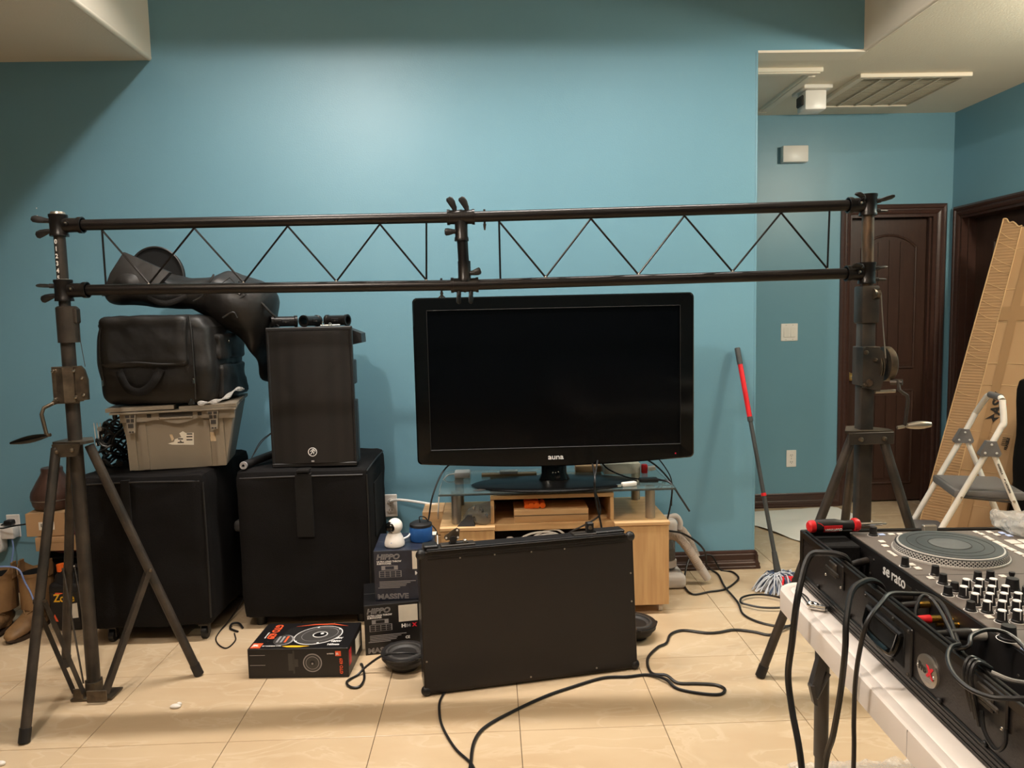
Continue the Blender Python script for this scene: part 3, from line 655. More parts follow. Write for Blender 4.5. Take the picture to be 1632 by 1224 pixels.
truss('right black truss section, ending at the stand before the hall door', (MX+0.03, MY, zmt), (rx-0.065, YRt, ztr), (MX+0.03, MY, zmb), (rx-0.065, YRt, zbr),
      [0.076, 0.318, 0.564, 0.818], [0.196, 0.442, 0.691, 0.942], [(0.076, 0.076), (0.945, 0.942)])
t = thing('truss_coupler', 'black upright coupler with wing knobs joining the two truss sections', 'coupler', (MX, MY, zmb))
part('post', MB().cyl((MX+0.004, MY, zmb+0.03), (MX-0.002, MY, zmt-0.03), 0.0200, n=20), 'blacktube', t)
for z, s, dx in ((zmt, -1, -0.003), (zmb, 1, 0.004)):
    x = MX+dx
    part('clamp', MB().lathe([(0.0215, 0), (0.026, 0), (0.026, 0.012), (0.0235, 0.016), (0.0235, 0.075), (0.0215, 0.075)], (x, MY, z-0.086 if s < 0 else z+0.011), 20), 'blacktube', t)
    part('clamp', MB().cyl((x-0.048, MY, z), (x+0.048, MY, z), 0.0255, n=20).cyl((x-0.050, MY, z), (x-0.040, MY, z), 0.028, n=20).cyl((x+0.040, MY, z), (x+0.050, MY, z), 0.028, n=20).cyl((x-0.004, MY, z), (x+0.004, MY, z), 0.0275, n=20), 'blacktube', t)
    for k in (-0.022, 0.022):
        wing(t, (x+k, MY-0.006, z-s*0.020), (0, -0.1, -s), (x+k-0.022*(1 if s < 0 else 0.1), MY-0.014, z-s*0.068))
    wing(t, (x+s*0.020, MY-0.008, (z-0.052) if s < 0 else (z+0.042)), (s, -0.1, 0), (x+s*0.060, MY-0.012, (z-0.054) if s < 0 else (z+0.052)))
    u = x-s*0.085
    part('pin', MB().cyl((u, MY, z-0.030), (u, MY, z+0.026), 0.004, n=8).cyl((u, MY, z-0.048), (u, MY, z-0.026), 0.003, 0.006, n=8), 'steel', t)
part('pin_wing', MB().tube([(MX-0.093, MY, zmb-0.046), (MX-0.081, MY, zmb-0.034), (MX-0.069, MY, zmb-0.046)], 0.003, 6, smooth=False), 'steel', t)

# ================================================================== left pile
def piping(pts, parent, r=0.004, closed=False): return part('piping', MB().tube(pts, r, 6, 4, closed=closed), 'seam', parent)
def caster(parent, x, y, r=0.028, sx=1):
    c = part('caster', MB().lathe([(0, -0.012), (r, -0.011), (r, 0.011), (0, 0.012)], (x, y, r), 18, 'X'), 'blackplast', parent)
    part('caster_fork', MB().box(x-0.018, x-0.014, y-0.012, y+0.012, r-0.006, 2*r+0.012).box(x+0.014, x+0.018, y-0.012, y+0.012, r-0.006, 2*r+0.012).box(x-0.022, x+0.022, y-0.022, y+0.022, 2*r+0.006, 2*r+0.014), 'steel', c)
t = thing('subwoofer', 'black padded subwoofer on casters under the grey tote', 'subwoofer', (-1.47, 3.43, 0))
X0, X1, Y0, Y1, Z0, Z1 = -1.775, -1.235, 3.135, 3.74, 0.066, 0.745
part('padded_cover', MB().soft(X0, X1, Y0, Y1, Z0, Z1, 0.030, 18, 0.008, 6, 1), 'cloth', t)
piping([(X0+0.03, Y0-0.001, Z1-0.035), ((X0+X1)/2, Y0-0.003, Z1-0.030), (X1-0.02, Y0+0.004, Z1-0.035)], t)
piping([(X1-0.008, Y0+0.010, Z1-0.04), (X1-0.004, Y0+0.006, 0.40), (X1-0.008, Y0+0.010, Z0+0.04)], t)
part('strap', MB().soft(-1.583, -1.545, Y0-0.008, Y0+0.02, 0.50, Z1-0.02, 0.003, 6, 0.002, 9, 3), 'web', t)
for x in (X0+0.09, X1-0.05):
    for y in (Y0+0.05, Y1-0.08): caster(t, x, y)
t2 = thing('subwoofer', 'black padded subwoofer with a centre strap, under the loudspeaker', 'subwoofer', (-0.85, 3.53, 0))
X0, X1, Y0, Y1, Z0, Z1 = -1.143, -0.562, 3.252, 3.80, 0.045, 0.722
part('padded_cover', MB().soft(X0, X1, Y0, Y1, Z0, Z1, 0.026, 18, 0.008, 5, 2), 'cloth', t2)
piping([(X0+0.02, Y0, Z1-0.030), (-0.9, Y0-0.004, Z1-0.026), (X1-0.02, Y0+0.002, Z1-0.028)], t2)
piping([(X1-0.004, Y0+0.012, Z1-0.03), (X1-0.002, Y0+0.008, 0.4), (X1-0.006, Y0+0.012, Z0+0.04)], t2)
piping([(X1-0.006, Y0+0.02, Z1-0.016), (X1-0.004, 3.55, Z1-0.010), (X1-0.006, Y1-0.02, Z1-0.018)], t2)
part('strap', MB().soft(-0.880, -0.805, Y0-0.010, Y0+0.02, 0.42, Z1-0.012, 0.003, 8, 0.003, 8, 5), 'web', t2)
part('strap', MB().soft(-0.870, -0.815, Y0-0.02, Y0+0.30, Z1-0.008, Z1+0.004, 0.003, 4, 0.001, 8, 5), 'web', t2)
part('handle_opening', MB().soft(X1-0.004, X1+0.005, 3.42, 3.66, 0.36, 0.62, 0.004, 4, 0), 'bagdark', t2)
for x in (X0+0.06, X1-0.06):
    for y in (Y0+0.07, Y1-0.07): part('foot', MB().cyl((x, y, 0), (x, y, 0.06), 0.022, n=14), 'blackplast', t2)
# grey pad squeezed between the two subwoofers
single('grey_pad', MB().soft(-1.226, -1.150, 3.42, 3.62, 0.40, 0.455, 0.02, 8, 0.004), 'cone', 'small grey pad wedged between the two black subwoofers', 'pad', (-1.19, 3.5, 0.40))

# tote
t = thing('tote', 'grey lidded storage tote with torn stickers, on the left subwoofer', 'tote', (-1.37, 3.46, 0.748))
zb0, zt0 = 0.748, 1.010
TR = Matrix.Translation((-1.56, 3.215, 0)) @ Matrix.Rotation(0.19, 4, 'Z') @ Matrix.Translation((1.56, -3.215, 0))
part('body', MB(TR).hull8([(-1.560, 3.215, zb0), (-1.185, 3.215, zb0), (-1.185, 3.50, zb0), (-1.560, 3.50, zb0), (-1.594, 3.180, zt0), (-1.130, 3.180, zt0), (-1.130, 3.53, zt0), (-1.594, 3.53, zt0)]), 'tote', t)
def fy(z): return 3.215-(z-zb0)/(zt0-zb0)*0.035
def slab(x0, x1, z0, z1, d0, d1):   # relief lying on the sloping front face
    return [(x0, fy(z0)-d1, z0), (x1, fy(z0)-d1, z0), (x1, fy(z0)-d0, z0), (x0, fy(z0)-d0, z0), (x0, fy(z1)-d1, z1), (x1, fy(z1)-d1, z1), (x1, fy(z1)-d0, z1), (x0, fy(z1)-d0, z1)]
part('rib_panel', MB(TR).hull8(slab(-1.520, -1.495, 0.752, 0.962, -0.002, 0.006)), 'tote', t)
part('rib_panel', MB(TR).hull8(slab(-1.262, -1.240, 0.752, 0.962, -0.002, 0.006)), 'tote', t)
part('rib_panel', MB(TR).hull8(slab(-1.215, -1.180, 0.752, 0.990, -0.002, 0.012)), 'tote', t)
part('rib_panel', MB(TR).hull8(slab(-1.575, -1.540, 0.752, 0.990, -0.002, 0.012)), 'tote', t)
# collar band with a wavy lower edge
xs = [-1.590+0.460*i/30 for i in range(31)]
def low(x):
    u = (x+1.36)/0.10
    return 0.962-(0.010*math.cos(u*PI*1.1) if abs(u) < 1.3 else -0.004)
poly = [(x, low(x)) for x in xs]+[(-1.128, 1.008), (-1.592, 1.008)]
part('collar', MB(TR).prism(poly, 3.166, 3.190), 'tote', t)
part('grip_slot', MB(TR).box(-1.435, -1.300, 3.162, 3.170, 0.986, 1.000), 'totedk', t)
part('grip_lip', MB(TR).box(-1.435, -1.300, 3.158, 3.168, 0.973, 0.982, 0.002), 'tote', t)
for hx in (-1.545, -1.215):
    hb = part('hinge_bracket', MB(TR).prism([(hx-0.026, 1.004), (hx+0.022, 1.004), (hx+0.018, 0.975), (hx+0.014, 0.922), (hx-0.012, 0.918), (hx-0.018, 0.97)], 3.152, 3.170), 'tote', t)
    q = MB(TR)
    for a, e, zz0, zz1 in ((-0.020, -0.004, 0.988, 0.998), (0.001, 0.016, 0.988, 0.998), (-0.016, -0.003, 0.968, 0.983), (0.001, 0.013, 0.968, 0.983), (-0.011, 0.010, 0.944, 0.962), (-0.009, -0.001, 0.924, 0.930), (0.003, 0.010, 0.924, 0.930)):
        q.box(hx+a, hx+e, 3.150, 3.154, zz0, zz1)
    part('hinge_holes', q, 'totedk', hb)
for sx in (-1.475, -1.272): part('slot', MB(TR).box(sx-0.008, sx+0.008, 3.163, 3.168, 0.984, 0.998), 'totedk', t)
part('lid_flap', MB(TR).hull8([(-1.640, 3.150, 1.014), (-1.372, 3.150, 1.018), (-1.372, 3.54, 1.024), (-1.640, 3.54, 1.020), (-1.640, 3.150, 1.030), (-1.372, 3.150, 1.034), (-1.372, 3.54, 1.040), (-1.640, 3.54, 1.036)]), 'tote', t)
part('lid_flap', MB(TR).hull8([(-1.352, 3.155, 1.012), (-1.118, 3.150, 1.016), (-1.118, 3.54, 1.024), (-1.352, 3.54, 1.024), (-1.352, 3.155, 1.026), (-1.118, 3.150, 1.030), (-1.118, 3.54, 1.038), (-1.352, 3.54, 1.038)]), 'tote', t)
part('lid_edge', MB(TR).hull8([(-1.625, 3.145, 1.004), (-1.12, 3.145, 1.006), (-1.12, 3.20, 1.008), (-1.625, 3.20, 1.006), (-1.625, 3.145, 1.011), (-1.12, 3.145, 1.013), (-1.12, 3.20, 1.015), (-1.625, 3.20, 1.013)]), 'tote', t)
def patch(poly, name, m, d=0.0012): 
    P = [(x, fy(z)-d, z) for x, z in poly]; B = [(x, fy(z)+0.001, z) for x, z in poly]; n = len(P)
    part(name, MB(TR).add(P+B, [tuple(range(n))]+[(i, (i+1) % n, n+(i+1) % n, n+i) for i in range(n)]), m, t)
patch([(-1.415, 0.862), (-1.398, 0.856), (-1.310, 0.850), (-1.306, 0.905), (-1.338, 0.905), (-1.350, 0.914), (-1.365, 0.905), (-1.358, 0.888), (-1.385, 0.880), (-1.390, 0.868)], 'sticker', 'paper')
patch([(-1.405, 0.902), (-1.394, 0.902), (-1.388, 0.882), (-1.398, 0.872)], 'sticker', 'sticker', 0.001)
patch([(-1.248, 0.905), (-1.222, 0.902), (-1.215, 0.862), (-1.240, 0.862), (-1.246, 0.878), (-1.238, 0.886)], 'sticker', 'sticker')
patch([(-1.520, 0.916), (-1.500, 0.922), (-1.496, 0.917), (-1.518, 0.908)], 'sticker', 'sticker')
for z, x0, x1 in ((0.898, -1.335, -1.312), (0.886, -1.337, -1.313), (0.872, -1.338, -1.314), (0.878, -1.372, -1.352), (0.862, -1.375, -1.350)):
    patch([(x0, z), (x1, z-0.001), (x1, z+0.004), (x0, z+0.005)], 'sticker_print', 'dkprint', 0.002)
patch([(-1.368, 0.870), (-1.358, 0.866), (-1.362, 0.874)], 'sticker_print', 'dkprint', 0.002)

# padded bag on the tote
t = thing('padded_bag', 'black nylon padded bag with zipped front and carry handles, on the grey tote', 'bag', (-1.43, 3.36, 1.038))
bx0, bx1, by0, by1, bz0, bz1 = -1.655, -1.200, 3.175, 3.60, 1.038, 1.415
def puff(w):
    u = (w.z-bz0)/(bz1-bz0)
    w = w.copy(); w.x += 0.018*math.sin(u*PI)*(1 if w.x > -1.43 else -1) - 0.01*(u > 0.9)
    w.y -= 0.012*math.sin(u*PI)*(w.y < 3.3)
    return w
part('body', MB().soft(bx0, bx1, by0, by1, bz0, bz1, 0.045, 22, 0.014, 5, 4, puff), 'bag', t)
fr = MB().soft(-1.640, -1.275, by0-0.030, by0+0.06, 1.200, bz1+0.004, 0.028, 16, 0.008, 8, 9)
part('front_flap', fr, 'bag', t)
part('zip', MB().tube([(-1.640, by0-0.004, 1.13), (-1.640, by0-0.022, 1.22), (-1.634, by0-0.026, 1.34), (-1.612, by0-0.020, 1.406)], 0.004, 6), 'seam', t)
part('zip', MB().tube([(-1.258, by0-0.016, 1.06), (-1.254, by0-0.022, 1.16), (-1.256, by0-0.022, 1.34), (-1.266, by0-0.010, 1.412)], 0.004, 6), 'seam', t)
part('zip_pull', MB().box(-1.259, -1.251, by0-0.032, by0-0.027, 1.128, 1.150, 0.001).box(-1.644, -1.638, by0-0.018, by0-0.008, 1.125, 1.150, 0.001), 'chrome', t)
part('flap_seam', MB().tube([(-1.632, by0-0.024, 1.216), (-1.50, by0-0.030, 1.222), (-1.38, by0-0.030, 1.212), (-1.29, by0-0.024, 1.214)], 0.005, 6), 'seam', t)
for pts in ([(-1.565, by0-0.022, 1.190), (-1.545, by0-0.034, 1.145), (-1.520, by0-0.040, 1.110), (-1.478, by0-0.042, 1.098), (-1.440, by0-0.040, 1.115), (-1.412, by0-0.034, 1.150), (-1.392, by0-0.022, 1.192)],):
    mb = MB(); P = spline([Vector(p) for p in pts], 6); secs = []
    for i, p in enumerate(P):
        d = (P[min(i+1, len(P)-1)]-P[max(i-1, 0)]).normalized(); nrm = Vector((0, -1, 0)); s_ = d.cross(nrm).normalized()
        secs.append((p, s_*0.017, nrm*0.005))
    part('carry_handle', mb.skin(secs, 8), 'web', t)
part('side_flap', MB().soft(-1.205, -1.165, 3.24, 3.56, 1.22, 1.33, 0.015, 10, 0.012, 9, 12), 'bag', t)
part('side_pocket', MB().soft(-1.206, -1.168, 3.26, 3.58, 1.05, 1.20, 0.016, 10, 0.016, 9, 15), 'bag', t)
ring_ = MB().tube([(-1.176+0.010*math.cos(a), 3.34, 1.298+0.010*math.sin(a)) for a in [2*PI*i/10 for i in range(10)]], 0.002, 6, 2, closed=True)
part('snap_ring', ring_, 'chrome', t)
# crumpled plastic and a foil tip peeping out between bag and tote lid
single('plastic_wrap', MB().tube([(-1.24, 3.14, 1.044), (-1.20, 3.142, 1.046), (-1.16, 3.15, 1.052), (-1.13, 3.18, 1.066), (-1.12, 3.26, 1.088), (-1.118, 3.36, 1.080)], lambda u: 0.007+0.004*math.sin(u*23), 7, 5), 'clear', 'crumpled clear plastic along the right edge of the grey tote lid', 'plastic wrap', (-1.18, 3.15, 1.037))
single('foil_scrap', MB().hull8([(-1.278, 3.130, 1.040), (-1.252, 3.128, 1.042), (-1.250, 3.138, 1.042), (-1.276, 3.140, 1.040), (-1.266, 3.131, 1.066), (-1.260, 3.131, 1.062), (-1.260, 3.136, 1.062), (-1.266, 3.136, 1.066)]), 'chrome', 'tiny folded foil scrap at the foot of the padded bag', 'scrap', (-1.264, 3.134, 1.038), ang=10)

# long empty bag draped over the padded one
t = thing('empty_bag', 'long empty black equipment bag draped over the padded bag', 'bag', (-1.33, 3.40, 1.42))
def sec(x, y, z, hx, hz, hy): return ((x, y, z), (hx, 0, hz), (0, hy, 0))
body = MB().skin(finer([sec(-1.662, 3.34, 1.512, 0.0, 0.020, 0.05), sec(-1.640, 3.33, 1.522, 0.0, 0.055, 0.10), sec(-1.575, 3.33, 1.548, 0.0, 0.092, 0.12), sec(-1.50, 3.34, 1.545, 0.01, 0.092, 0.13),
                  sec(-1.42, 3.36, 1.525, 0.02, 0.080, 0.13), sec(-1.34, 3.38, 1.505, 0.02, 0.072, 0.13), sec(-1.26, 3.39, 1.505, 0.02, 0.080, 0.13), sec(-1.20, 3.40, 1.515, 0.03, 0.098, 0.14),
                  sec(-1.13, 3.41, 1.475, 0.05, 0.115, 0.14), sec(-1.05, 3.43, 1.410, 0.075, 0.110, 0.13), sec(-1.045, 3.48, 1.310, 0.06, 0.10, 0.11), sec(-1.05, 3.58, 1.200, 0.055, 0.085, 0.08), sec(-1.03, 3.66, 1.120, 0.045, 0.05, 0.05), sec(-1.02, 3.68, 1.075, 0.01, 0.01, 0.02)], 5),
                 56, amp=0.034, freq=8, seed=2)
part('body', body, 'bag', t, ang=60)
n = 26
flapv = [(-1.505+0.120*math.cos(PI*1.05*i/n-0.05)*(1.0), 0, 1.598+0.128*math.sin(PI*1.05*i/n-0.05)) for i in range(n+1)]
part('round_flap', MB().prism([(x, z) for x, _, z in flapv]+[(-1.62, 1.56), (-1.39, 1.55)], 3.425, 3.455), 'bagdark', t)
part('flap_rim', MB().tube([(x, 3.425, z) for x, _, z in flapv], 0.006, 6, 2), 'seam', t)
part('open_corner', MB().add([(-1.650, 3.222, 1.505), (-1.600, 3.205, 1.60), (-1.552, 3.235, 1.690), (-1.36, 3.225, 1.600), (-1.40, 3.200, 1.55), (-1.5, 3.195, 1.52),
                              (-1.650, 3.242, 1.505), (-1.600, 3.235, 1.60), (-1.552, 3.255, 1.690), (-1.36, 3.255, 1.600), (-1.40, 3.240, 1.55), (-1.5, 3.235, 1.52)],
                             [(0, 1, 5), (1, 4, 5), (1, 2, 4), (2, 3, 4), (6, 11, 7), (7, 11, 10), (7, 10, 8), (8, 10, 9), (0, 6, 7, 1), (1, 7, 8, 2), (2, 8, 9, 3), (3, 9, 10, 4), (4, 10, 11, 5), (5, 11, 6, 0)]), 'bag', t, ang=60)
part('carry_strap', MB().skin([((-1.46+0.165*u, 3.225-0.02*math.sin(PI*u), 1.500-0.032*math.sin(PI*u)), (0, 0, 0.012), (0, 0.003, 0)) for u in [i/12 for i in range(13)]], 8), 'web', t)
part('zip', MB().tube([(-1.09, 3.285, 1.56), (-1.04, 3.31, 1.505), (-0.985, 3.33, 1.435), (-0.96, 3.36, 1.40)], 0.006, 6), 'seam', t)
part('panel_seam', MB().tube([(-1.275, 3.245, 1.475), (-1.235, 3.250, 1.50), (-1.205, 3.255, 1.555), (-1.19, 3.27, 1.59)], 0.004, 6), 'seam', t)
part('side_pocket', MB().tube([(-1.17, 3.262, 1.54), (-1.10, 3.268, 1.475), (-1.055, 3.272, 1.50), (-1.12, 3.264, 1.575)], 0.003, 6, smooth=False, closed=True), 'seam', t)
part('logo_patch', MB().hull8([(-1.118, 3.258, 1.522), (-1.082, 3.262, 1.502), (-1.082, 3.272, 1.502), (-1.118, 3.270, 1.522), (-1.098, 3.260, 1.552), (-1.062, 3.266, 1.532), (-1.062, 3.278, 1.532), (-1.098, 3.272, 1.552)]), 'greyprint', t)
part('front_crease', MB().tube([(-1.16, 3.262, 1.402), (-1.115, 3.262, 1.425), (-1.10, 3.268, 1.40)], 0.004, 6), 'seam', t)

# bundle of cables behind the left stand, on the left subwoofer
t = thing('cable_bundle', 'tangled heap of black cables on the left subwoofer, left of the tote', 'cables', (-1.71, 3.4, 0.748))
for k in range(15):
    a0 = random.uniform(0, 2*PI); R = random.uniform(0.045, 0.075); cz = 0.760+0.0125*k
    pts = [(-1.715+R*0.85*math.cos(a0+2*PI*i/10)+random.uniform(-.006, .006), 3.38+R*1.5*math.sin(a0+2*PI*i/10), cz+0.020*math.sin(2.2*i+k*1.7)) for i in range(10)]
    part('cable_coil', MB().tube(pts, 0.0055, 6, 4, closed=True), 'cable', t)
part('cable_end', MB().tube([(-1.74, 3.30, 0.84), (-1.70, 3.29, 0.93), (-1.66, 3.27, 0.965), (-1.615, 3.26, 0.985)], 0.005, 6), 'cable', t)
part('cable_end', MB().tube([(-1.70, 3.30, 0.83), (-1.66, 3.27, 0.895), (-1.615, 3.26, 0.93)], 0.005, 6), 'cable', t)
part('plug', MB().cyl((-1.643, 3.255, 0.782), (-1.630, 3.232, 0.776), 0.014, n=14).cyl((-1.632, 3.234, 0.777), (-1.628, 3.227, 0.775), 0.010, n=14), 'blackplast', t)
part('plug', MB().cyl((-1.722, 3.285, 0.925), (-1.718, 3.255, 0.930), 0.010, n=12), 'silver', t)
part('plug', MB().cyl((-1.655, 3.27, 0.972), (-1.653, 3.265, 0.995), 0.010, n=12), 'blackplast', t)
for k in range(3): part('twist_tie', MB().tube([(-1.765+0.014*k, 3.31, 0.850), (-1.762+0.014*k, 3.295, 0.952)], 0.0022, 5, smooth=False), 'whitecable', t)

# black wand lying on the middle subwoofer
t = thing('mic_stand', 'folded black stand tube lying behind the loudspeaker, on the middle subwoofer', 'stand', (-1.06, 3.45, 0.726))
part('tube', MB().cyl((-1.108, 3.282, 0.748), (-1.015, 3.50, 0.765), 0.018, n=14), 'blackplast', t)
part('end_cap', MB().lathe([(0.006, 0), (0.0165, 0), (0.0175, -0.008), (0.0165, -0.014), (0.006, -0.014)], (-1.108, 3.277, 0.748), 16, 'Y', cap=False), 'greyprint', t)
for k in (0, 1): part('cord', MB().tube([(-1.085, 3.31, 0.772), (-1.06+0.008*k, 3.36, 0.835), (-1.02+0.006*k, 3.40, 0.87), (-1.0, 3.46, 0.885)], 0.0022, 6), 'cable', t)

# ------------------------------------------------------------------ loudspeaker
t = thing('loudspeaker', 'tall black loudspeaker with perforated front, on the middle subwoofer', 'loudspeaker', (-0.80, 3.46, 0.728))
fx0, fx1, fz0, fz1, fyy = -0.990, -0.612, 0.728, 1.353, 3.300
cab = MB().hull8([(fx0, fyy+0.012, fz0), (fx1, fyy+0.012, fz0), (fx1-0.064, 3.62, fz0), (fx0+0.064, 3.62, fz0), (fx0, fyy+0.012, fz1), (fx1, fyy+0.012, fz1), (fx1-0.064, 3.62, fz1), (fx0+0.064, 3.62, fz1)])
part('cabinet', cab, 'blackplast', t)
bow = lambda u: fyy-0.012*math.sin(PI*u)
N = 14
vs = []; 
for zz_ in (fz0+0.018, fz1-0.016):
    for i in range(N+1): vs.append((fx0+0.012+(fx1-fx0-0.024)*i/N, bow(i/N), zz_))
for zz_ in (fz0+0.018, fz1-0.016):
    for i in range(N+1): vs.append((fx0+0.012+(fx1-fx0-0.024)*i/N, fyy+0.012, zz_))
K = N+1
fs = [(i, i+1, K+i+1, K+i) for i in range(N)]+[(2*K+i+1, 2*K+i, 3*K+i, 3*K+i+1) for i in range(N)]+[(i+1, i, 2*K+i, 2*K+i+1) for i in range(N)]+[(K+i, K+i+1, 3*K+i+1, 3*K+i) for i in range(N)]+[(0, K, 3*K, 2*K), (N, 2*K+N, 3*K+N, K+N)]
part('grille', MB().add(vs, fs), 'perf', t)
part('rim', MB().box(fx0, fx1, fyy-0.006, fyy+0.02, fz1-0.016, fz1, 0.003).box(fx0, fx1, fyy-0.006, fyy+0.02, fz0, fz0+0.018, 0.003).box(fx0, fx0+0.012, fyy-0.004, fyy+0.02, fz0, fz1, 0.003).box(fx1-0.012, fx1, fyy-0.004, fyy+0.02, fz0, fz1, 0.003), 'blackplast', t)
part('side_trim', MB().box(fx1-0.020, fx1-0.002, 3.345, 3.40, 0.735, 1.02, 0.003).box(fx1-0.026, fx1-0.006, 3.36, 3.42, 1.09, 1.20, 0.004), 'blackplast', t)
part('side_handle', MB().hull8([(fx1-0.05, 3.44, 1.262), (fx1+0.018, 3.44, 1.275), (fx1+0.018, 3.56, 1.275), (fx1-0.05, 3.56, 1.262), (fx1-0.05, 3.44, 1.345), (fx1+0.016, 3.44, 1.318), (fx1+0.016, 3.56, 1.318), (fx1-0.05, 3.56, 1.345)]), 'blackplast', t)
lx, ly, lz = -0.806, bow(0.5)-0.002, 0.797
b = part('badge', ring(MB(), (lx, ly+0.001, lz), 0.0200, 0.0030, 0.002, (1, 0, 0), (0, 0, 1), (0, -1, 0), 28), 'whiteprint', t)
figs = [[(0.008, 0.010), (0.002, 0.004), (-0.002, -0.003), (-0.009, -0.010)], [(-0.009, 0.002), (-0.004, 0.006), (0.001, 0.004)], [(0.0, 0.0), (0.006, -0.002), (0.004, -0.009)], [(-0.002, 0.010), (0.004, 0.011), (0.010, 0.006), (0.011, 0.001)]]
m_ = MB()
for f in figs: m_.tube([(lx+x, ly-0.0005, lz+z) for x, z in f], 0.0018, 6, 3)
part('emblem', m_, 'whiteprint', b)
part('power_label', MB().box(lx-0.006, lx+0.006, ly-0.002, ly+0.004, 0.752, 0.758), 'greyprint', t)

# truss clamps on top of the loudspeaker
def spare(label, x, y, z, yaw, tee=True):
    t = thing('tube_clamp', label, 'clamp', (x, y, z), 'spare clamps on the loudspeaker')
    T_ = Matrix.Translation((x, y, z+0.027)) @ Matrix.Rotation(yaw, 4, 'Z')
    part('sleeve', MB(T_).lathe([(0.020, -0.058), (0.027, -0.058), (0.027, -0.047), (0.0235, -0.044), (0.0235, 0.044), (0.027, 0.047), (0.027, 0.058), (0.020, 0.058)], (0, 0, 0), 20, 'X', cap=False).lathe([(0.020, -0.058), (0.020, 0.058)], (0, 0, 0), 20, 'X', cap=False), 'blacktube', t)
    part('clamp_split', MB(T_).box(-0.014, 0.020, -0.0270, -0.015, -0.006, 0.010, 0.002), 'blackplast', t)
    part('bolt', MB(T_).cyl((0.004, -0.031, -0.002), (0.004, -0.024, -0.002), 0.004, n=8), 'steel', t)
    return t
spare('left one of the black tube clamps lying on the loudspeaker', -0.940, 3.42, 1.353, 0.42)
spare('middle one of the black tube clamps lying on the loudspeaker, seen end on', -0.826, 3.45, 1.353, 1.22)
spare('right one of the black tube clamps lying on the loudspeaker', -0.706, 3.46, 1.353, -0.38)
t = thing('cotter_pin', 'small bright cotter pin in front of the right spare clamp on the loudspeaker', 'pin', (-0.716, 3.385, 1.353))
part('shank', MB().cyl((-0.765, 3.380, 1.358), (-0.678, 3.380, 1.359), 0.0035, n=8), 'chrome', t)
part('clip', MB().tube([(-0.758, 3.375, 1.358), (-0.755, 3.378, 1.376), (-0.748, 3.38, 1.360)], 0.002, 6, 4).tube([(-0.722+0.006*math.cos(2*PI*i/8), 3.374, 1.363+0.006*math.sin(2*PI*i/8)) for i in range(8)], 0.0016, 6, 2, closed=True), 'chrome', t)
single('loose_cord', MB().tube([(-1.0, 3.40, 1.356), (-0.985, 3.39, 1.364), (-0.965, 3.39, 1.366), (-0.95, 3.375, 1.357)], 0.003, 6), 'cable', 'short black cord loop at the left rear top of the loudspeaker', 'cord', (-0.97, 3.39, 1.353))

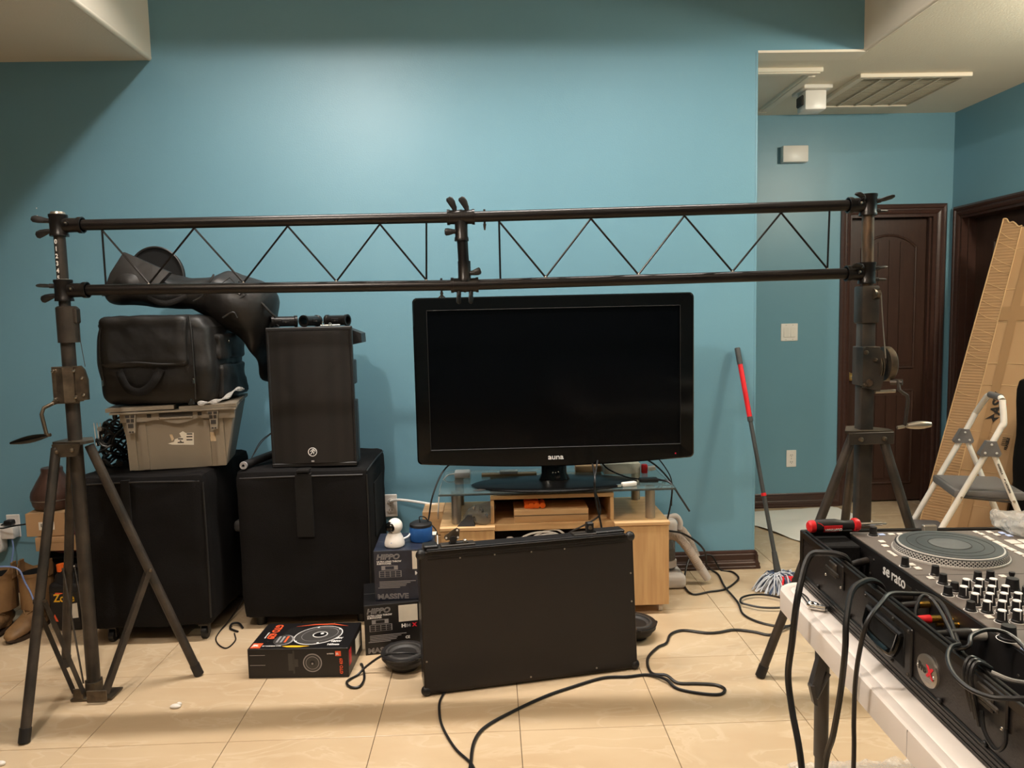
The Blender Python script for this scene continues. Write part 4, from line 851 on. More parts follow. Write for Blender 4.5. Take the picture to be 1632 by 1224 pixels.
# ------------------------------------------------------------------ far left: boots, boxes, bottle, diffuser
def boot(x, y, ang, label, lean=0.0):
    t = thing('cowboy_boot', label, 'boot', (x, y, 0), 'tan cowboy boots on the floor')
    T_ = Matrix.Translation((x, y, 0)) @ Matrix.Rotation(ang, 4, 'Z')
    def s(cy, z, rx_, ry_, tx=0, tilt=0.0): return ((tx, cy, z), (rx_, 0, 0), (0, ry_, tilt))
    sh = MB(T_).skin([s(0.00, 0.022, 0.036, 0.050), s(0.0, 0.05, 0.040, 0.052), s(0.0, 0.10, 0.046, 0.056), s(0.005, 0.15, 0.054, 0.064), s(0.01, 0.20, 0.062, 0.070), s(0.012, 0.24, 0.068, 0.074), s(0.012, 0.268, 0.071, 0.077, 0, -0.0)], 24, amp=0.006, freq=18, seed=x, cap=False)
    part('shaft', sh, 'leather', t, ang=60)
    # scalloped top with V dips at front and back
    rim = []
    for i in range(33):
        a = 2*PI*i/32; d = abs(math.sin(a))
        rim.append((0.071*math.cos(a), 0.012+0.077*math.sin(a), 0.268+0.070*(1-d)**1.0-0.020))
    lo = [(0.0705*math.cos(2*PI*i/32), 0.012+0.0765*math.sin(2*PI*i/32), 0.250) for i in range(33)]
    vs = rim+lo+[(p[0]*0.94, p[1]*0.94, p[2]) for p in rim]+[(p[0]*0.94, p[1]*0.94, 0.10) for p in lo]
    K = 33; fs = []
    for i in range(32):
        fs += [(i, i+1, K+i+1, K+i), (i+1, i, 2*K+i, 2*K+i+1), (2*K+i+1, 2*K+i, 3*K+i, 3*K+i+1)]
    part('scalloped_top', MB(T_).add(vs, fs), 'leather', t, ang=60)
    part('lining', MB(T_).lathe([(0, 0.20), (0.060, 0.21), (0.064, 0.255), (0.0625, 0.256), (0.058, 0.215)], (0, 0.012, 0), 20, sy=1.1), 'bagdark', t)
    part('foot', MB(T_).skin([s(0.052, 0.055, 0.034, 0.004, 0, 0.030), s(0.03, 0.055, 0.040, 0.004, 0, 0.040), s(-0.02, 0.060, 0.043, 0.01, 0, 0.045), s(-0.07, 0.055, 0.045, 0.012, 0, 0.040), s(-0.12, 0.044, 0.047, 0.01, 0, 0.030), s(-0.16, 0.038, 0.043, 0.008, 0, 0.024), s(-0.185, 0.034, 0.030, 0.004, 0, 0.018), s(-0.198, 0.030, 0.010, 0.002, 0, 0.008)], 24, amp=0.004, freq=22), 'leather', t, ang=60)
    part('vamp_stitching', MB(T_).tube([(-0.040, -0.035, 0.085), (-0.020, -0.060, 0.102), (0, -0.075, 0.085), (0.020, -0.060, 0.102), (0.040, -0.035, 0.085)], 0.003, 6), 'leather', t)
    for sx in (-1, 1): part('pull_strap', MB(T_).box(sx*0.067-0.004, sx*0.067+0.004, -0.006, 0.030, 0.24, 0.315, 0.002), 'leather', t)
    so = [(0.036*math.sin(a)*(1.25 if 0.1 < i/24 < 0.9 else 1), 0) for i, a in enumerate([0])]
    out = []
    for i in range(28):
        a = 2*PI*i/28; yy = -0.072+0.128*math.cos(a); wdt = 0.046 if yy < -0.03 else 0.038
        out.append((wdt*math.sin(a)*(1 if yy > -0.15 else 0.98), yy))
    part('sole', MB(T_).prism(out, 0.004 if False else 0.010, 0.020, 'Z'), 'sole', t)
    part('heel', MB(T_).prism([(0.034*math.sin(2*PI*i/18), 0.022+0.036*math.cos(2*PI*i/18)) for i in range(18)], 0.0, 0.022, 'Z').prism([(0.044*math.sin(2*PI*i/18), -0.115+0.07*math.cos(2*PI*i/18)) for i in range(18)], 0.0, 0.012, 'Z'), 'sole', t)
    return t
boot(-2.122, 3.370, -0.06, 'right one of two tan leather cowboy boots, beside the black bottle')
boot(-2.272, 3.345, 0.04, 'left one of two tan leather cowboy boots, cut by the photo edge')
t = thing('suitcase', 'dark soft case behind the boots, under the cardboard boxes', 'suitcase', (-1.95, 3.63, 0))
part('shell', MB().soft(-2.17, -1.76, 3.52, 3.80, 0.0, 0.305, 0.03, 10, 0.004), 'cloth', t)
part('trim_seam', MB().tube([(-2.15, 3.518, 0.275), (-1.95, 3.515, 0.28), (-1.79, 3.518, 0.275)], 0.005, 6), 'seam', t)
single('maroon_cloth', MB().soft(-2.165, -1.99, 3.505, 3.60, 0.306, 0.333, 0.012, 10, 0.012, 9, 3, lambda w: Vector((w.x, w.y-0.02*math.sin(w.x*30), w.z-0.05*max(0, (-2.05-w.x))*2))), 'maroon', 'crumpled maroon cloth poking out behind the right boot, under the boxes', 'cloth', (-2.08, 3.55, 0.306))
def carton(name, label, x0, x1, y0, y1, z0, z1, rot=0):
    cxx, cyy = (x0+x1)/2, (y0+y1)/2
    t = thing(name, label, 'box', (cxx, cyy, z0))
    T_ = Matrix.Translation((cxx, cyy, z0)) @ Matrix.Rotation(rot, 4, 'Z'); a, b_ = (x1-x0)/2, (y1-y0)/2
    part('body', MB(T_).box(-a, a, -b_, b_, 0, z1-z0-0.003, 0.0015), 'board', t)
    return t, T_, a, b_, z1-z0
t, T_, a, b_, h = carton('cardboard_box', 'plain brown cardboard box, lower of the two under the brown diffuser', -2.150, -1.83, 3.44, 3.66, 0.334, 0.402)
part('lid', MB(T_).soft(-a-0.002, a+0.002, -b_-0.002, b_+0.002, h*0.45, h, 0.014, 6, 0.001), 'board', t)
t, T_, a, b_, h = carton('cardboard_box', 'brown cardboard box with barcode label, directly under the brown diffuser', -2.195, -2.02, 3.45, 3.65, 0.403, 0.512, 0.05)
for s in (-1, 1): part('top_flap', MB(T_).hull8([(-a, -b_ if s < 0 else 0.002, h-0.003), (a, -b_ if s < 0 else 0.002, h-0.003), (a, -0.002 if s < 0 else b_, h-0.003), (-a, -0.002 if s < 0 else b_, h-0.003), (-a, -b_ if s < 0 else 0.002, h), (a, -b_ if s < 0 else 0.002, h), (a, -0.002 if s < 0 else b_, h+0.002), (-a, -0.002 if s < 0 else b_, h+0.002)]), 'board', t)
lb = part('label', MB(T_).box(-0.030, 0.040, -b_-0.001, -b_+0.001, 0.030, 0.068), 'paper', t)
m_ = MB(T_)
for k in range(14): m_.box(-0.020+k*0.0036, -0.020+k*0.0036+(0.0012 if k % 3 else 0.0022), -b_-0.0016, -b_, 0.044, 0.060)
part('barcode', m_, 'dkprint', lb)
t, T_, a, b_, h = carton('printed_box', 'small dark box with red print behind the left stand leg, beside the barcode box', -2.012, -1.86, 3.46, 3.64, 0.403, 0.510, 0.0)
t.children[0].data.materials[0] = M['maroon']
part('print', MB(T_).add([(-0.070, -b_-0.001, 0.03), (-0.045, -b_-0.001, 0.055), (-0.055, -b_-0.001, 0.095), (-0.066, -b_-0.001, 0.06)], [(0, 1, 2, 3)]).add([(-0.02, -b_-0.001, 0.02), (0.0, -b_-0.001, 0.05), (-0.02, -b_-0.001, 0.07), (-0.03, -b_-0.001, 0.045)], [(0, 1, 2, 3)]), 'orangeprint', t)
t = thing('aroma_diffuser', 'dark brown vase-shaped diffuser standing on the cardboard boxes', 'diffuser', (-2.112, 3.55, 0.515))
part('body', MB().lathe([(0.010, 0.196), (0.044, 0.196), (0.047, 0.190), (0.046, 0.176), (0.050, 0.165), (0.070, 0.130), (0.094, 0.085), (0.098, 0.064), (0.096, 0.052)], (-2.112, 3.55, 0.515), 36), 'diff', t)
part('silver_band', MB().lathe([(0.0, 0.052), (0.098, 0.052), (0.098, 0.048), (0.0, 0.048)], (-2.112, 3.55, 0.515), 36), 'silver', t)
part('base', MB().lathe([(0.0, 0.048), (0.096, 0.048), (0.090, 0.020), (0.078, 0.003), (0.07, 0.0), (0, 0.0)], (-2.112, 3.55, 0.515), 36), 'diff', t)
t = thing('oil_bottle', 'black jug with orange cap and yellow lettering behind the left stand leg', 'bottle', (-1.955, 3.36, 0))
part('jug', MB().soft(-2.030, -1.880, 3.30, 3.42, 0.0, 0.225, 0.025, 12, 0.001), 'blackplast', t)
part('shoulder', MB().skin([((-1.955, 3.36, 0.20), (0.073, 0, 0), (0, 0.058, 0)), ((-1.957, 3.36, 0.25), (0.060, 0, 0), (0, 0.050, 0)), ((-1.965, 3.36, 0.275), (0.026, 0, 0), (0, 0.026, 0))], 20), 'blackplast', t)
part('cap', MB().cyl((-1.985, 3.35, 0.268), (-1.987, 3.35, 0.300), 0.019, n=18), 'orange', t)
part('jug_handle', MB().tube([(-1.955, 3.36, 0.272), (-1.915, 3.36, 0.285), (-1.888, 3.36, 0.250), (-1.888, 3.36, 0.19)], 0.010, 8), 'blackplast', t)
lb = part('label', MB().box(-2.015, -1.890, 3.2975, 3.2995, 0.045, 0.185), 'carton', t)
text('Zone', 0.050, 'yellowprint', t, (-2.000, 3.297, 0.142), (1, 0, 0), (0, 0, 1), 'lettering', 0.0005, 0.001, sx=0.85)
part('label_patch', MB().add([(-1.955, 3.2968, 0.060), (-1.895, 3.2968, 0.066), (-1.897, 3.2968, 0.135), (-1.935, 3.2968, 0.128), (-1.95, 3.2968, 0.10)], [(0, 1, 2, 3, 4)]), 'paper', lb)
part('label_patch', MB().add([(-2.012, 3.2968, 0.052), (-1.985, 3.2968, 0.050), (-2.0, 3.2968, 0.085)], [(0, 1, 2)]).add([(-2.0, 3.2968, 0.168), (-1.95, 3.2968, 0.182), (-1.99, 3.2968, 0.184)], [(0, 1, 2)]), 'orangeprint', lb)
# chargers at the far left outlet
t = thing('wall_charger', 'white cube charger in the far left wall outlet', 'charger', (-2.50, 3.82, 0.30))
part('body', MB().box(-2.535, -2.472, 3.785, 3.842, 0.298, 0.358, 0.006, 2), 'white', t)
part('cord', MB().tube([(-2.49, 3.80, 0.300), (-2.475, 3.78, 0.25), (-2.47, 3.75, 0.19), (-2.46, 3.72, 0.16)], 0.0035, 6), 'bluecable', t)
t = thing('power_plug', 'black power plug and cord in the far left wall outlet', 'plug', (-2.50, 3.82, 0.376))
part('plug_body', MB().box(-2.530, -2.490, 3.800, 3.841, 0.364, 0.390, 0.005), 'blackplast', t)
part('cord', MB().tube([(-2.53, 3.815, 0.374), (-2.55, 3.79, 0.362), (-2.50, 3.75, 0.366), (-2.42, 3.72, 0.385), (-2.33, 3.70, 0.40), (-2.2, 3.70, 0.42)], 0.004, 6), 'cable', t)
t = thing('adapter', 'pale rounded adapter block hanging at the left photo edge by the outlet', 'adapter', (-2.57, 3.80, 0.25))
part('body', MB().soft(-2.60, -2.535, 3.77, 3.845, 0.225, 0.372, 0.02, 8, 0.001), 'whiter', t)
text('12V', 0.022, 'greyprint', t, (-2.566, 3.7695, 0.262), (1, 0, 0), (0, 0, 1))
single('charging_cable', MB().tube([(-2.30, 3.26, 0.325), (-2.22, 3.27, 0.322), (-2.16, 3.275, 0.318), (-2.125, 3.275, 0.30), (-2.105, 3.272, 0.25), (-2.075, 3.265, 0.19), (-2.045, 3.24, 0.12), (-2.025, 3.20, 0.05), (-2.00, 3.15, 0.006)], 0.0038, 6, 6), 'bluecable', 'pale blue cable draped over the right boot down to the floor', 'cable', (-2.1, 3.25, 0.005))

# ================================================================== television and its stand
ZC, ZG = 0.435, 0.578
t = thing('tv_stand', 'light oak television stand with glass top shelf, under the big television', 'tv stand', (0.28, 3.50, 0))
SX0, SX1, SY0, SY1 = -0.248, 0.794, 3.272, 3.74
def cabinet(x0, x1, lab):
    c = part('cabinet', MB().box(x0, x1, SY0+0.016, SY1, 0.045, ZC-0.016), 'oak', t)
    part('cabinet_top', MB().box(x0-0.002, x1+0.002, SY0-0.004, SY1, ZC-0.016, ZC, 0.0015), 'oakh', t)
    part('door', MB().box(x0+0.002, x1-0.002, SY0, SY0+0.016, 0.045, ZC-0.018, 0.0015), 'oak', t)
    for x in (x0+0.04, x1-0.035):
        for y in (SY0+0.045, SY1-0.05):
            w_ = part('caster', MB().cyl((x-0.009, y, 0.019), (x+0.009, y, 0.019), 0.019, n=16), 'whiter', t)
            part('caster_fork', MB().box(x-0.012, x+0.012, y-0.012, y+0.012, 0.030, 0.046, 0.003), 'brass', w_)
cabinet(SX0, -0.002, 'left'); cabinet(0.545, SX1, 'right')
part('middle_shelf', MB().box(-0.002, 0.545, SY0+0.030, SY1, ZC-0.030, ZC-0.001, 0.001), 'oakh', t)
part('bottom_shelf', MB().box(-0.002, 0.545, SY0+0.030, SY1, 0.06, 0.082, 0.001), 'oakh', t)
part('back_panel', MB().box(-0.002, 0.545, SY1-0.012, SY1, 0.082, 0.56), 'door', t)
for x in (-0.018, 0.532): part('divider', MB().box(x, x+0.016, SY0+0.045, SY1, ZC, 0.562, 0.001), 'oak', t)
part('riser_top', MB().box(-0.018, 0.548, SY0+0.040, SY1, 0.548, 0.566, 0.001), 'oakh', t)
for x in (-0.175, 0.722):
    for y in (3.345, 3.69):
        part('post', MB().cyl((x, y, ZC), (x, y, ZG-0.002), 0.0225, n=24), 'silver', t)
part('glass_shelf', MB().box(-0.252, 0.828, 3.280, 3.785, ZG, ZG+0.010, 0.002), 'glass', t)

t = thing('television', 'large black glossy flat television on the glass shelf', 'television', (0.29, 3.42, 0.59))
tx0, tx1, tz0, tz1, ty = -0.350, 0.937, 0.706, 1.472, 3.375
def rrect(x0, x1, z0, z1, r, sag=0.0, n=6):
    o = arc(x1-r, z1-r, r, 0, PI/2, n)+arc(x0+r, z1-r, r, PI/2, PI, n)+arc(x0+r, z0+r, r, PI, 1.5*PI, n)
    o += [(x0+r+(x1-x0-2*r)*i/16, z0-sag*math.sin(PI*i/16)) for i in range(1, 16)]
    o += arc(x1-r, z0+r, r, 1.5*PI, 2*PI, n)
    return o
outer = rrect(tx0, tx1, tz0, tz1, 0.022, 0.024)
part('rear_shell', MB().prism(rrect(tx0+0.012, tx1-0.012, tz0+0.012, tz1-0.012, 0.02), ty+0.03, ty+0.085), 'blackplast', t)
inner = rrect(tx0+0.064, tx1-0.064, tz0+0.066, tz1-0.058, 0.003, 0.0)
n = len(outer)
mid_o = [(x+(0.006 if x < 0.29 else -0.006), z+(0.006 if z < 1.0 else -0.006)) for x, z in outer]
vs = [(x, ty+0.034, z) for x, z in outer]+[(x, ty+0.008, z) for x, z in outer]+[(x, ty, z) for x, z in mid_o]+[(x, ty+0.002, z) for x, z in inner]+[(x, ty+0.010, z) for x, z in inner]
fs = [(k*n+i, k*n+(i+1) % n, (k+1)*n+(i+1) % n, (k+1)*n+i) for k in range(4) for i in range(n)]
part('bezel', MB().add(vs, fs), 'gloss', t)
ix0, ix1, iz0, iz1 = tx0+0.064, tx1-0.064, tz0+0.066, tz1-0.058
part('screen', MB().box(ix0-0.004, ix1+0.004, ty+0.007, ty+0.03, iz0-0.004, iz1+0.004), 'screen', t)
e = MB()
for a, c_ in (((ix0, iz0), (ix1, iz0)), ((ix1, iz0), (ix1, iz1)), ((ix1, iz1), (ix0, iz1)), ((ix0, iz1), (ix0, iz0))): e.cyl((a[0], ty+0.003, a[1]), (c_[0], ty+0.003, c_[1]), 0.0016, n=6)
part('screen_edge', e, 'blackplast', t)
text('auna', 0.034, 'whiteprint', t, (0.290, ty-0.0006, 0.716), (1, 0, 0), (0, 0, 1), 'lettering', 0.0004, 0.0006, 'CENTER', 1.15)
part('standby_light', MB().box(0.846, 0.852, ty-0.001, ty+0.002, 0.725, 0.731), 'led', t)
part('neck', MB().skin([((0.285, 3.43, 0.61), (0.075, 0, 0), (0, 0.035, 0)), ((0.285, 3.43, 0.64), (0.060, 0, 0), (0, 0.030, 0)), ((0.285, 3.43, 0.76), (0.058, 0, 0), (0, 0.028, 0))], 24), 'gloss', t)
part('screws', MB().ball((0.277, 3.40, 0.648), 0.004).ball((0.290, 3.40, 0.647), 0.004).ball((0.303, 3.40, 0.650), 0.004), 'chrome', t)
part('base', MB().lathe([(0.0, 0.024), (0.30, 0.021), (0.86, 0.013), (0.97, 0.009), (1.0, 0.005), (0.98, 0.0), (0, 0)], (0.285, 3.425, ZG+0.010), 64, sx=0.392, sy=0.165), 'glossfoot', t)

# things on and in the stand
def onbox(name, label, cat, x0, x1, y0, y1, z0, z1, m, bev=0.003, extra=None):
    t = thing(name, label, cat, ((x0+x1)/2, (y0+y1)/2, z0)); part('body', MB().box(x0, x1, y0, y1, z0, z1, bev, 2), m, t); return t
GZ = ZG+0.010
t = onbox('power_adapter', 'white adapter puck on the left rear of the glass shelf', 'adapter', -0.195, -0.115, 3.60, 3.68, GZ, GZ+0.030, 'white', 0.008)
part('cord', MB().tube([(-0.19, 3.63, GZ+0.02), (-0.235, 3.60, GZ+0.012), (-0.265, 3.58, 0.54), (-0.275, 3.55, 0.44), (-0.28, 3.60, 0.39)], 0.0035, 6), 'whitecable', t)
onbox('wood_strip', 'pale wooden strip lying behind the left half of the television foot', 'strip', -0.06, 0.215, 3.62, 3.665, GZ, GZ+0.012, 'oakh', 0.001)
onbox('white_tray', 'small white plastic tray on the wooden strip under the television', 'tray', 0.03, 0.12, 3.615, 3.66, GZ+0.012, GZ+0.026, 'white', 0.004)
onbox('paper_card', 'printed white card at the right rear of the glass shelf', 'card', 0.55, 0.73, 3.60, 3.70, GZ, GZ+0.05, 'paper', 0.001)
t = onbox('marker', 'red and white marker on the right rear of the glass shelf', 'marker', 0.735, 0.765, 3.59, 3.62, GZ+0.0, GZ+0.045, 'red', 0.006)
part('cap', MB().cyl((0.765, 3.585, GZ+0.025), (0.80, 3.58, GZ+0.032), 0.012, n=14), 'white', t)
onbox('wood_scrap', 'orange-brown wooden scrap on the glass shelf behind the television neck', 'scrap', 0.415, 0.545, 3.66, 3.72, GZ, GZ+0.030, 'board', 0.002)
t = thing('dongle', 'small white dongle on the right front of the glass shelf', 'dongle', (0.60, 3.36, GZ))
T_ = Matrix.Translation((0.615, 3.335, GZ)) @ Matrix.Rotation(0.35, 4, 'Z')
part('body', MB(T_).box(-0.028, 0.045, -0.014, 0.014, 0, 0.020, 0.006, 2), 'whiter', t)
part('connector', MB(T_).box(-0.056, -0.028, -0.008, 0.008, 0.004, 0.014, 0.001), 'chrome', t)
t = thing('inline_adapter', 'flat black inline adapter lying on the right front of the glass shelf', 'adapter', (0.72, 3.42, GZ))
part('body', MB().box(0.685, 0.775, 3.395, 3.435, GZ, GZ+0.018, 0.004), 'blackplast', t)
part('cord', MB().tube([(0.69, 3.42, GZ+0.012), (0.63, 3.44, GZ+0.02), (0.55, 3.50, GZ+0.05), (0.50, 3.52, 0.70)], 0.004, 6), 'cable', t)
part('cord', MB().tube([(0.775, 3.41, GZ+0.010), (0.82, 3.36, GZ+0.004), (0.86, 3.33, 0.53), (0.895, 3.30, 0.470)], 0.005, 6), 'cable', t)
single('steel_nails', MB().cyl((-0.095, 3.325, GZ+0.003), (-0.06, 3.345, GZ+0.004), 0.0016, n=6).cyl((-0.085, 3.322, GZ+0.003), (-0.045, 3.342, GZ+0.004), 0.0016, n=6).cyl((-0.072, 3.320, GZ+0.003), (-0.03, 3.338, GZ+0.004), 0.0016, n=6), 'steel', 'few short dark rods on the glass shelf left of the television foot', 'nails', (-0.06, 3.33, GZ))
# loose parts in a clear bag
t = thing('parts_bag', 'clear plastic bag of metal parts on the left oak cabinet', 'bag', (-0.09, 3.34, ZC))
part('plastic', MB().soft(-0.150, -0.022, 3.290, 3.385, ZC, ZC+0.085, 0.03, 10, 0.018, 16, 5, lambda w: Vector((w.x+(w.z-ZC)*0.35, w.y, w.z))), 'polybag', t)
for k in range(9):
    p = Vector((random.uniform(-0.12, -0.03), random.uniform(3.31, 3.36), random.uniform(ZC+0.015, ZC+0.06)))
    part('metal_part', MB().cyl(p, p+Vector((random.uniform(-.02, .02), random.uniform(-.01, .01), random.uniform(0, .02))), random.uniform(.004, .009), n=10), ('chrome', 'steel')[k % 2], t)
part('black_corner', MB().hull8([(-0.172, 3.288, ZC), (-0.09, 3.285, ZC), (-0.09, 3.33, ZC), (-0.165, 3.33, ZC), (-0.125, 3.300, ZC+0.046), (-0.105, 3.300, ZC+0.048), (-0.105, 3.32, ZC+0.046), (-0.125, 3.32, ZC+0.046)]), 'bag', t)
t = onbox('wooden_block', 'long pale wooden box inside the stand under the television', 'box', 0.090, 0.432, 3.325, 3.50, ZC, ZC+0.058, 'oakh', 0.002)
part('lid_line', MB().box(0.0895, 0.4325, 3.3235, 3.34, ZC+0.030, ZC+0.033), 'grout', t)
t = thing('orange_clip', 'orange ribbed plastic clip on the wooden box in the stand', 'clip', (0.185, 3.40, ZC+0.058))
part('body', MB().box(0.138, 0.205, 3.345, 3.40, ZC+0.058, ZC+0.092, 0.004), 'orange', t)
for k in range(3): part('barrel', MB().cyl((0.170+0.026*k, 3.338, ZC+0.074), (0.170+0.026*k, 3.388, ZC+0.078), 0.0135, n=16), 'orange', t)

# leads around the television
def lead(label, pts, r=0.0042, m='cable', name='cable', sub=6, group=None):
    return single(name, MB().tube(pts, r, 7, sub), m, label, 'cable', pts[0], group)
lead('black lead drooping from behind the television to the hippo boxes on the left', [(-0.05, 3.47, 0.735), (-0.16, 3.46, 0.715), (-0.235, 3.42, 0.665), (-0.285, 3.38, 0.56), (-0.305, 3.36, 0.46), (-0.315, 3.34, 0.432)])
lead('grey lead hanging from the television neck into the open middle of the stand', [(0.49, 3.40, 0.715), (0.455, 3.265, 0.645), (0.452, 3.262, 0.60), (0.468, 3.262, 0.55), (0.478, 3.262, 0.50), (0.466, 3.262, 0.468), (0.41, 3.262, 0.435), (0.33, 3.262, 0.395), (0.29, 3.262, 0.345), (0.265, 3.29, 0.31)], 0.004, 'cable')
lead('black lead hanging straight from the television to the flat road case', [(0.462, 3.42, 0.70), (0.455, 3.268, 0.65), (0.452, 3.256, 0.59), (0.462, 3.254, 0.52), (0.478, 3.252, 0.44), (0.487, 3.24, 0.36), (0.50, 3.2, 0.30)], 0.0045)
lead('black lead arching over the right rear corner of the glass shelf', [(0.56, 3.52, 0.72), (0.68, 3.50, 0.70), (0.76, 3.50, 0.665), (0.83, 3.50, 0.60), (0.862, 3.50, 0.54), (0.855, 3.50, 0.45), (0.84, 3.50, 0.38)])
lead('thin black lead arching from the television top right to the glass corner', [(0.71, 3.56, 0.73), (0.78, 3.56, 0.70), (0.845, 3.55, 0.62), (0.872, 3.54, 0.55), (0.865, 3.52, 0.44)], 0.003)
for k, (dx, dz) in enumerate(((0, 0), (0.035, -0.012), (0.065, 0.010))):
    lead(('upper', 'lower', 'shortest')[k]+' white power lead in the open middle of the stand', [(0.095+dx, 3.32, 0.348+dz), (0.15+dx, 3.315, 0.380+dz), (0.22+dx*0.8, 3.312, 0.392+dz), (0.285+0.3*dx, 3.312, 0.380+dz), (0.325+0.3*dx, 3.33, 0.34+dz)], 0.0046, 'whitecable')
t = thing('white_plug', 'white power plug lying in the open middle of the stand', 'plug', (0.08, 3.38, 0.30))
part('body', MB().soft(0.050, 0.086, 3.30, 3.34, 0.325, 0.370, 0.012, 6, 0.0), 'white', t)
part('pin', MB().cyl((0.086, 3.318, 0.350), (0.100, 3.318, 0.354), 0.003, n=8), 'chrome', t)
t = thing('power_strip', 'dark power box on the bottom shelf under the white leads', 'power strip', (0.2, 3.42, 0.082))
part('body', MB().box(0.04, 0.44, 3.31, 3.40, 0.082, 0.32, 0.006), 'blackplast', t)
lead('white cable running along the wall from the outlet to the oak stand', [(-0.546, 3.838, 0.425), (-0.50, 3.82, 0.436), (-0.42, 3.80, 0.430), (-0.34, 3.78, 0.420), (-0.27, 3.77, 0.41)], 0.007, 'whitecable')
single('wood_offcut', MB().box(-0.36, -0.256, 3.62, 3.80, 0.30, 0.42, 0.002), 'oakh', 'oak offcut standing between the stand and the wall', 'wood', (-0.31, 3.7, 0.30))
single('wood_offcut', MB().box(-0.355, -0.256, 3.62, 3.80, 0.0, 0.295, 0.002), 'oakh', 'oak board below the offcut between the stand and the wall', 'wood', (-0.31, 3.7, 0.0))

# ------------------------------------------------------------------ boxes
def hippo(label, org, yaw, w, d, h, m, low):
    t = thing('subwoofer_box', label, 'box', org); T_ = Matrix.Translation(org) @ Matrix.Rotation(yaw, 4, 'Z')
    part('carton', MB(T_).box(0, w, 0, d, 0, h-0.002, 0.0015), m, t)
    part('top_flap', MB(T_).box(0.0, w, 0.0, d*0.5-0.001, h-0.0022, h, 0.0006).box(0.0, w, d*0.5+0.001, d, h-0.0022, h, 0.0006), m, t)
    X = T_.to_3x3() @ Vector((1, 0, 0)); Zv = Vector((0, 0, 1))
    P = lambda x, z: T_ @ Vector((x, -0.0012, z))
    def q(x0, x1, z0, z1, mm, name, dy=0.0008): part(name, MB(T_).box(x0, x1, -dy, 0.0005, z0, z1), mm, t)
    text('HIPPO', 0.0300, 'greyprint', t, P(0.010, h-0.036), X, Zv, 'lettering', 0.0003, 0.0012, sx=1.12, shear=0.2)
    text('HIPPO', 0.0300, m, t, T_ @ Vector((0.010, -0.0018, h-0.036)), X, Zv, 'lettering', 0.0003, -0.0009, sx=1.12, shear=0.2)
    text('ULTRA LONG THROW', 0.0098, 'whiteprint', t, P(0.012, h-0.049), X, Zv, 'lettering', 0.0003, 0.0004)
    text('SUBWOOFER', 0.0098, 'whiteprint', t, P(0.012, h-0.058), X, Zv, 'lettering', 0.0003, 0.0004)
    q(0.030, 0.098, h-0.082, h-0.064, 'greyprint', 'spec_plate'); q(0.046, 0.082, h-0.0795, h-0.0665, m, 'spec_plate', 0.0012)
    q(0.020, 0.112, h-0.113, h-0.086, 'greyprint', 'spec_grid')
    for r in range(3):
        for c_ in range(4): q(0.023+0.022*c_, 0.0425+0.022*c_, h-0.1115+0.0085*r, h-0.1045+0.0085*r, m, 'spec_cell', 0.0012)
    for r, ww in enumerate((0.150, 0.128, 0.112, 0.108, 0.084)):
        q(0.020 if r < 4 else 0.014, 0.020+ww, h-0.133-0.0065*r, h-0.1305-0.0065*r, 'greyprint', 'text_line')
    q(low[0], low[1], h-0.082, h-0.006 if low[2] else h-0.012, 'paper', 'label')
    text('H', 0.020, 'whiteprint', t, P(low[0]+0.010, h-0.106), X, Zv, 'lettering', 0.0003, 0.0012, sx=1.2)
    text('84', 0.018, 'greyprint', t, P(low[0]+0.028, h-0.106), X, Zv, 'lettering', 0.0003, 0.0008, sx=1.1)
    if low[2] == 0: text('X', 0.020, 'redtxt', t, P(low[0]+0.056, h-0.106), X, Zv, 'lettering', 0.0003, 0.0012, sx=1.1)
    text('CE', 0.015, 'whiteprint', t, P(low[3], h-0.155), X, Zv, 'lettering', 0.0003, 0.0004)
    text('MASSIVE', 0.030, 'greyprint', t, P(0.010, 0.008), X, Zv, 'lettering', 0.0003, 0.0010, sx=1.15)
    text('MASSIVE', 0.030, m, t, T_ @ Vector((0.010, -0.0018, 0.008)), X, Zv, 'lettering', 0.0003, -0.0008, sx=1.15)
    return t
hippo('lower black subwoofer carton with white label, on the floor behind the car speaker', (-0.546, 2.952, 0), 0.165, 0.270, 0.26, 0.212, 'carton', (0.140, 0.218, 0, 0.165))
hippo('upper bluish black subwoofer carton carrying the white camera', (-0.505, 2.998, 0.2125), 0.03, 0.245, 0.25, 0.213, 'cartonblue', (0.158, 0.205, 1, 0.196))
t = thing('security_camera', 'white ball security camera with black face on the upper subwoofer carton', 'camera', (-0.425, 3.06, 0.4255))
kx, ky, kz = -0.425, 3.06, 0.4255
part('base', MB().lathe([(0.0, 0.0), (0.036, 0.0), (0.042, 0.006), (0.043, 0.016), (0.036, 0.040), (0.027, 0.058), (0.0, 0.062)], (kx, ky, kz), 28), 'white', t)
part('head', MB().ball((kx+0.004, ky, kz+0.087), 0.032, 0.032, 0.033, 24, 16), 'white', t)
part('lens_face', MB().ball((kx-0.008, ky-0.009, kz+0.086), 0.027, 0.027, 0.024, 20, 14), 'gloss', t)
part('status_light', MB().ball((kx-0.008, ky-0.039, kz+0.024), 0.003, 0.001, 0.003, 8, 6), 'bluecable', t)
part('cord', MB().tube([(kx+0.03, ky+0.03, kz+0.02), (kx+0.055, ky+0.05, kz+0.028), (kx+0.07, ky+0.10, kz+0.05), (kx+0.06, ky+0.15, kz+0.03), (kx+0.09, ky+0.18, kz+0.006)], 0.0045, 6), 'whitecable', t)
t = thing('bluetooth_speaker', 'small blue cylindrical speaker on the upper subwoofer carton', 'speaker', (-0.320, 3.135, 0.4255))
part('mesh_body', MB().lathe([(0.0, 0.002), (0.047, 0.002), (0.050, 0.008), (0.050, 0.058), (0.047, 0.066), (0, 0.066)], (-0.320, 3.135, 0.4255), 32, sx=0.98), 'blue', t)
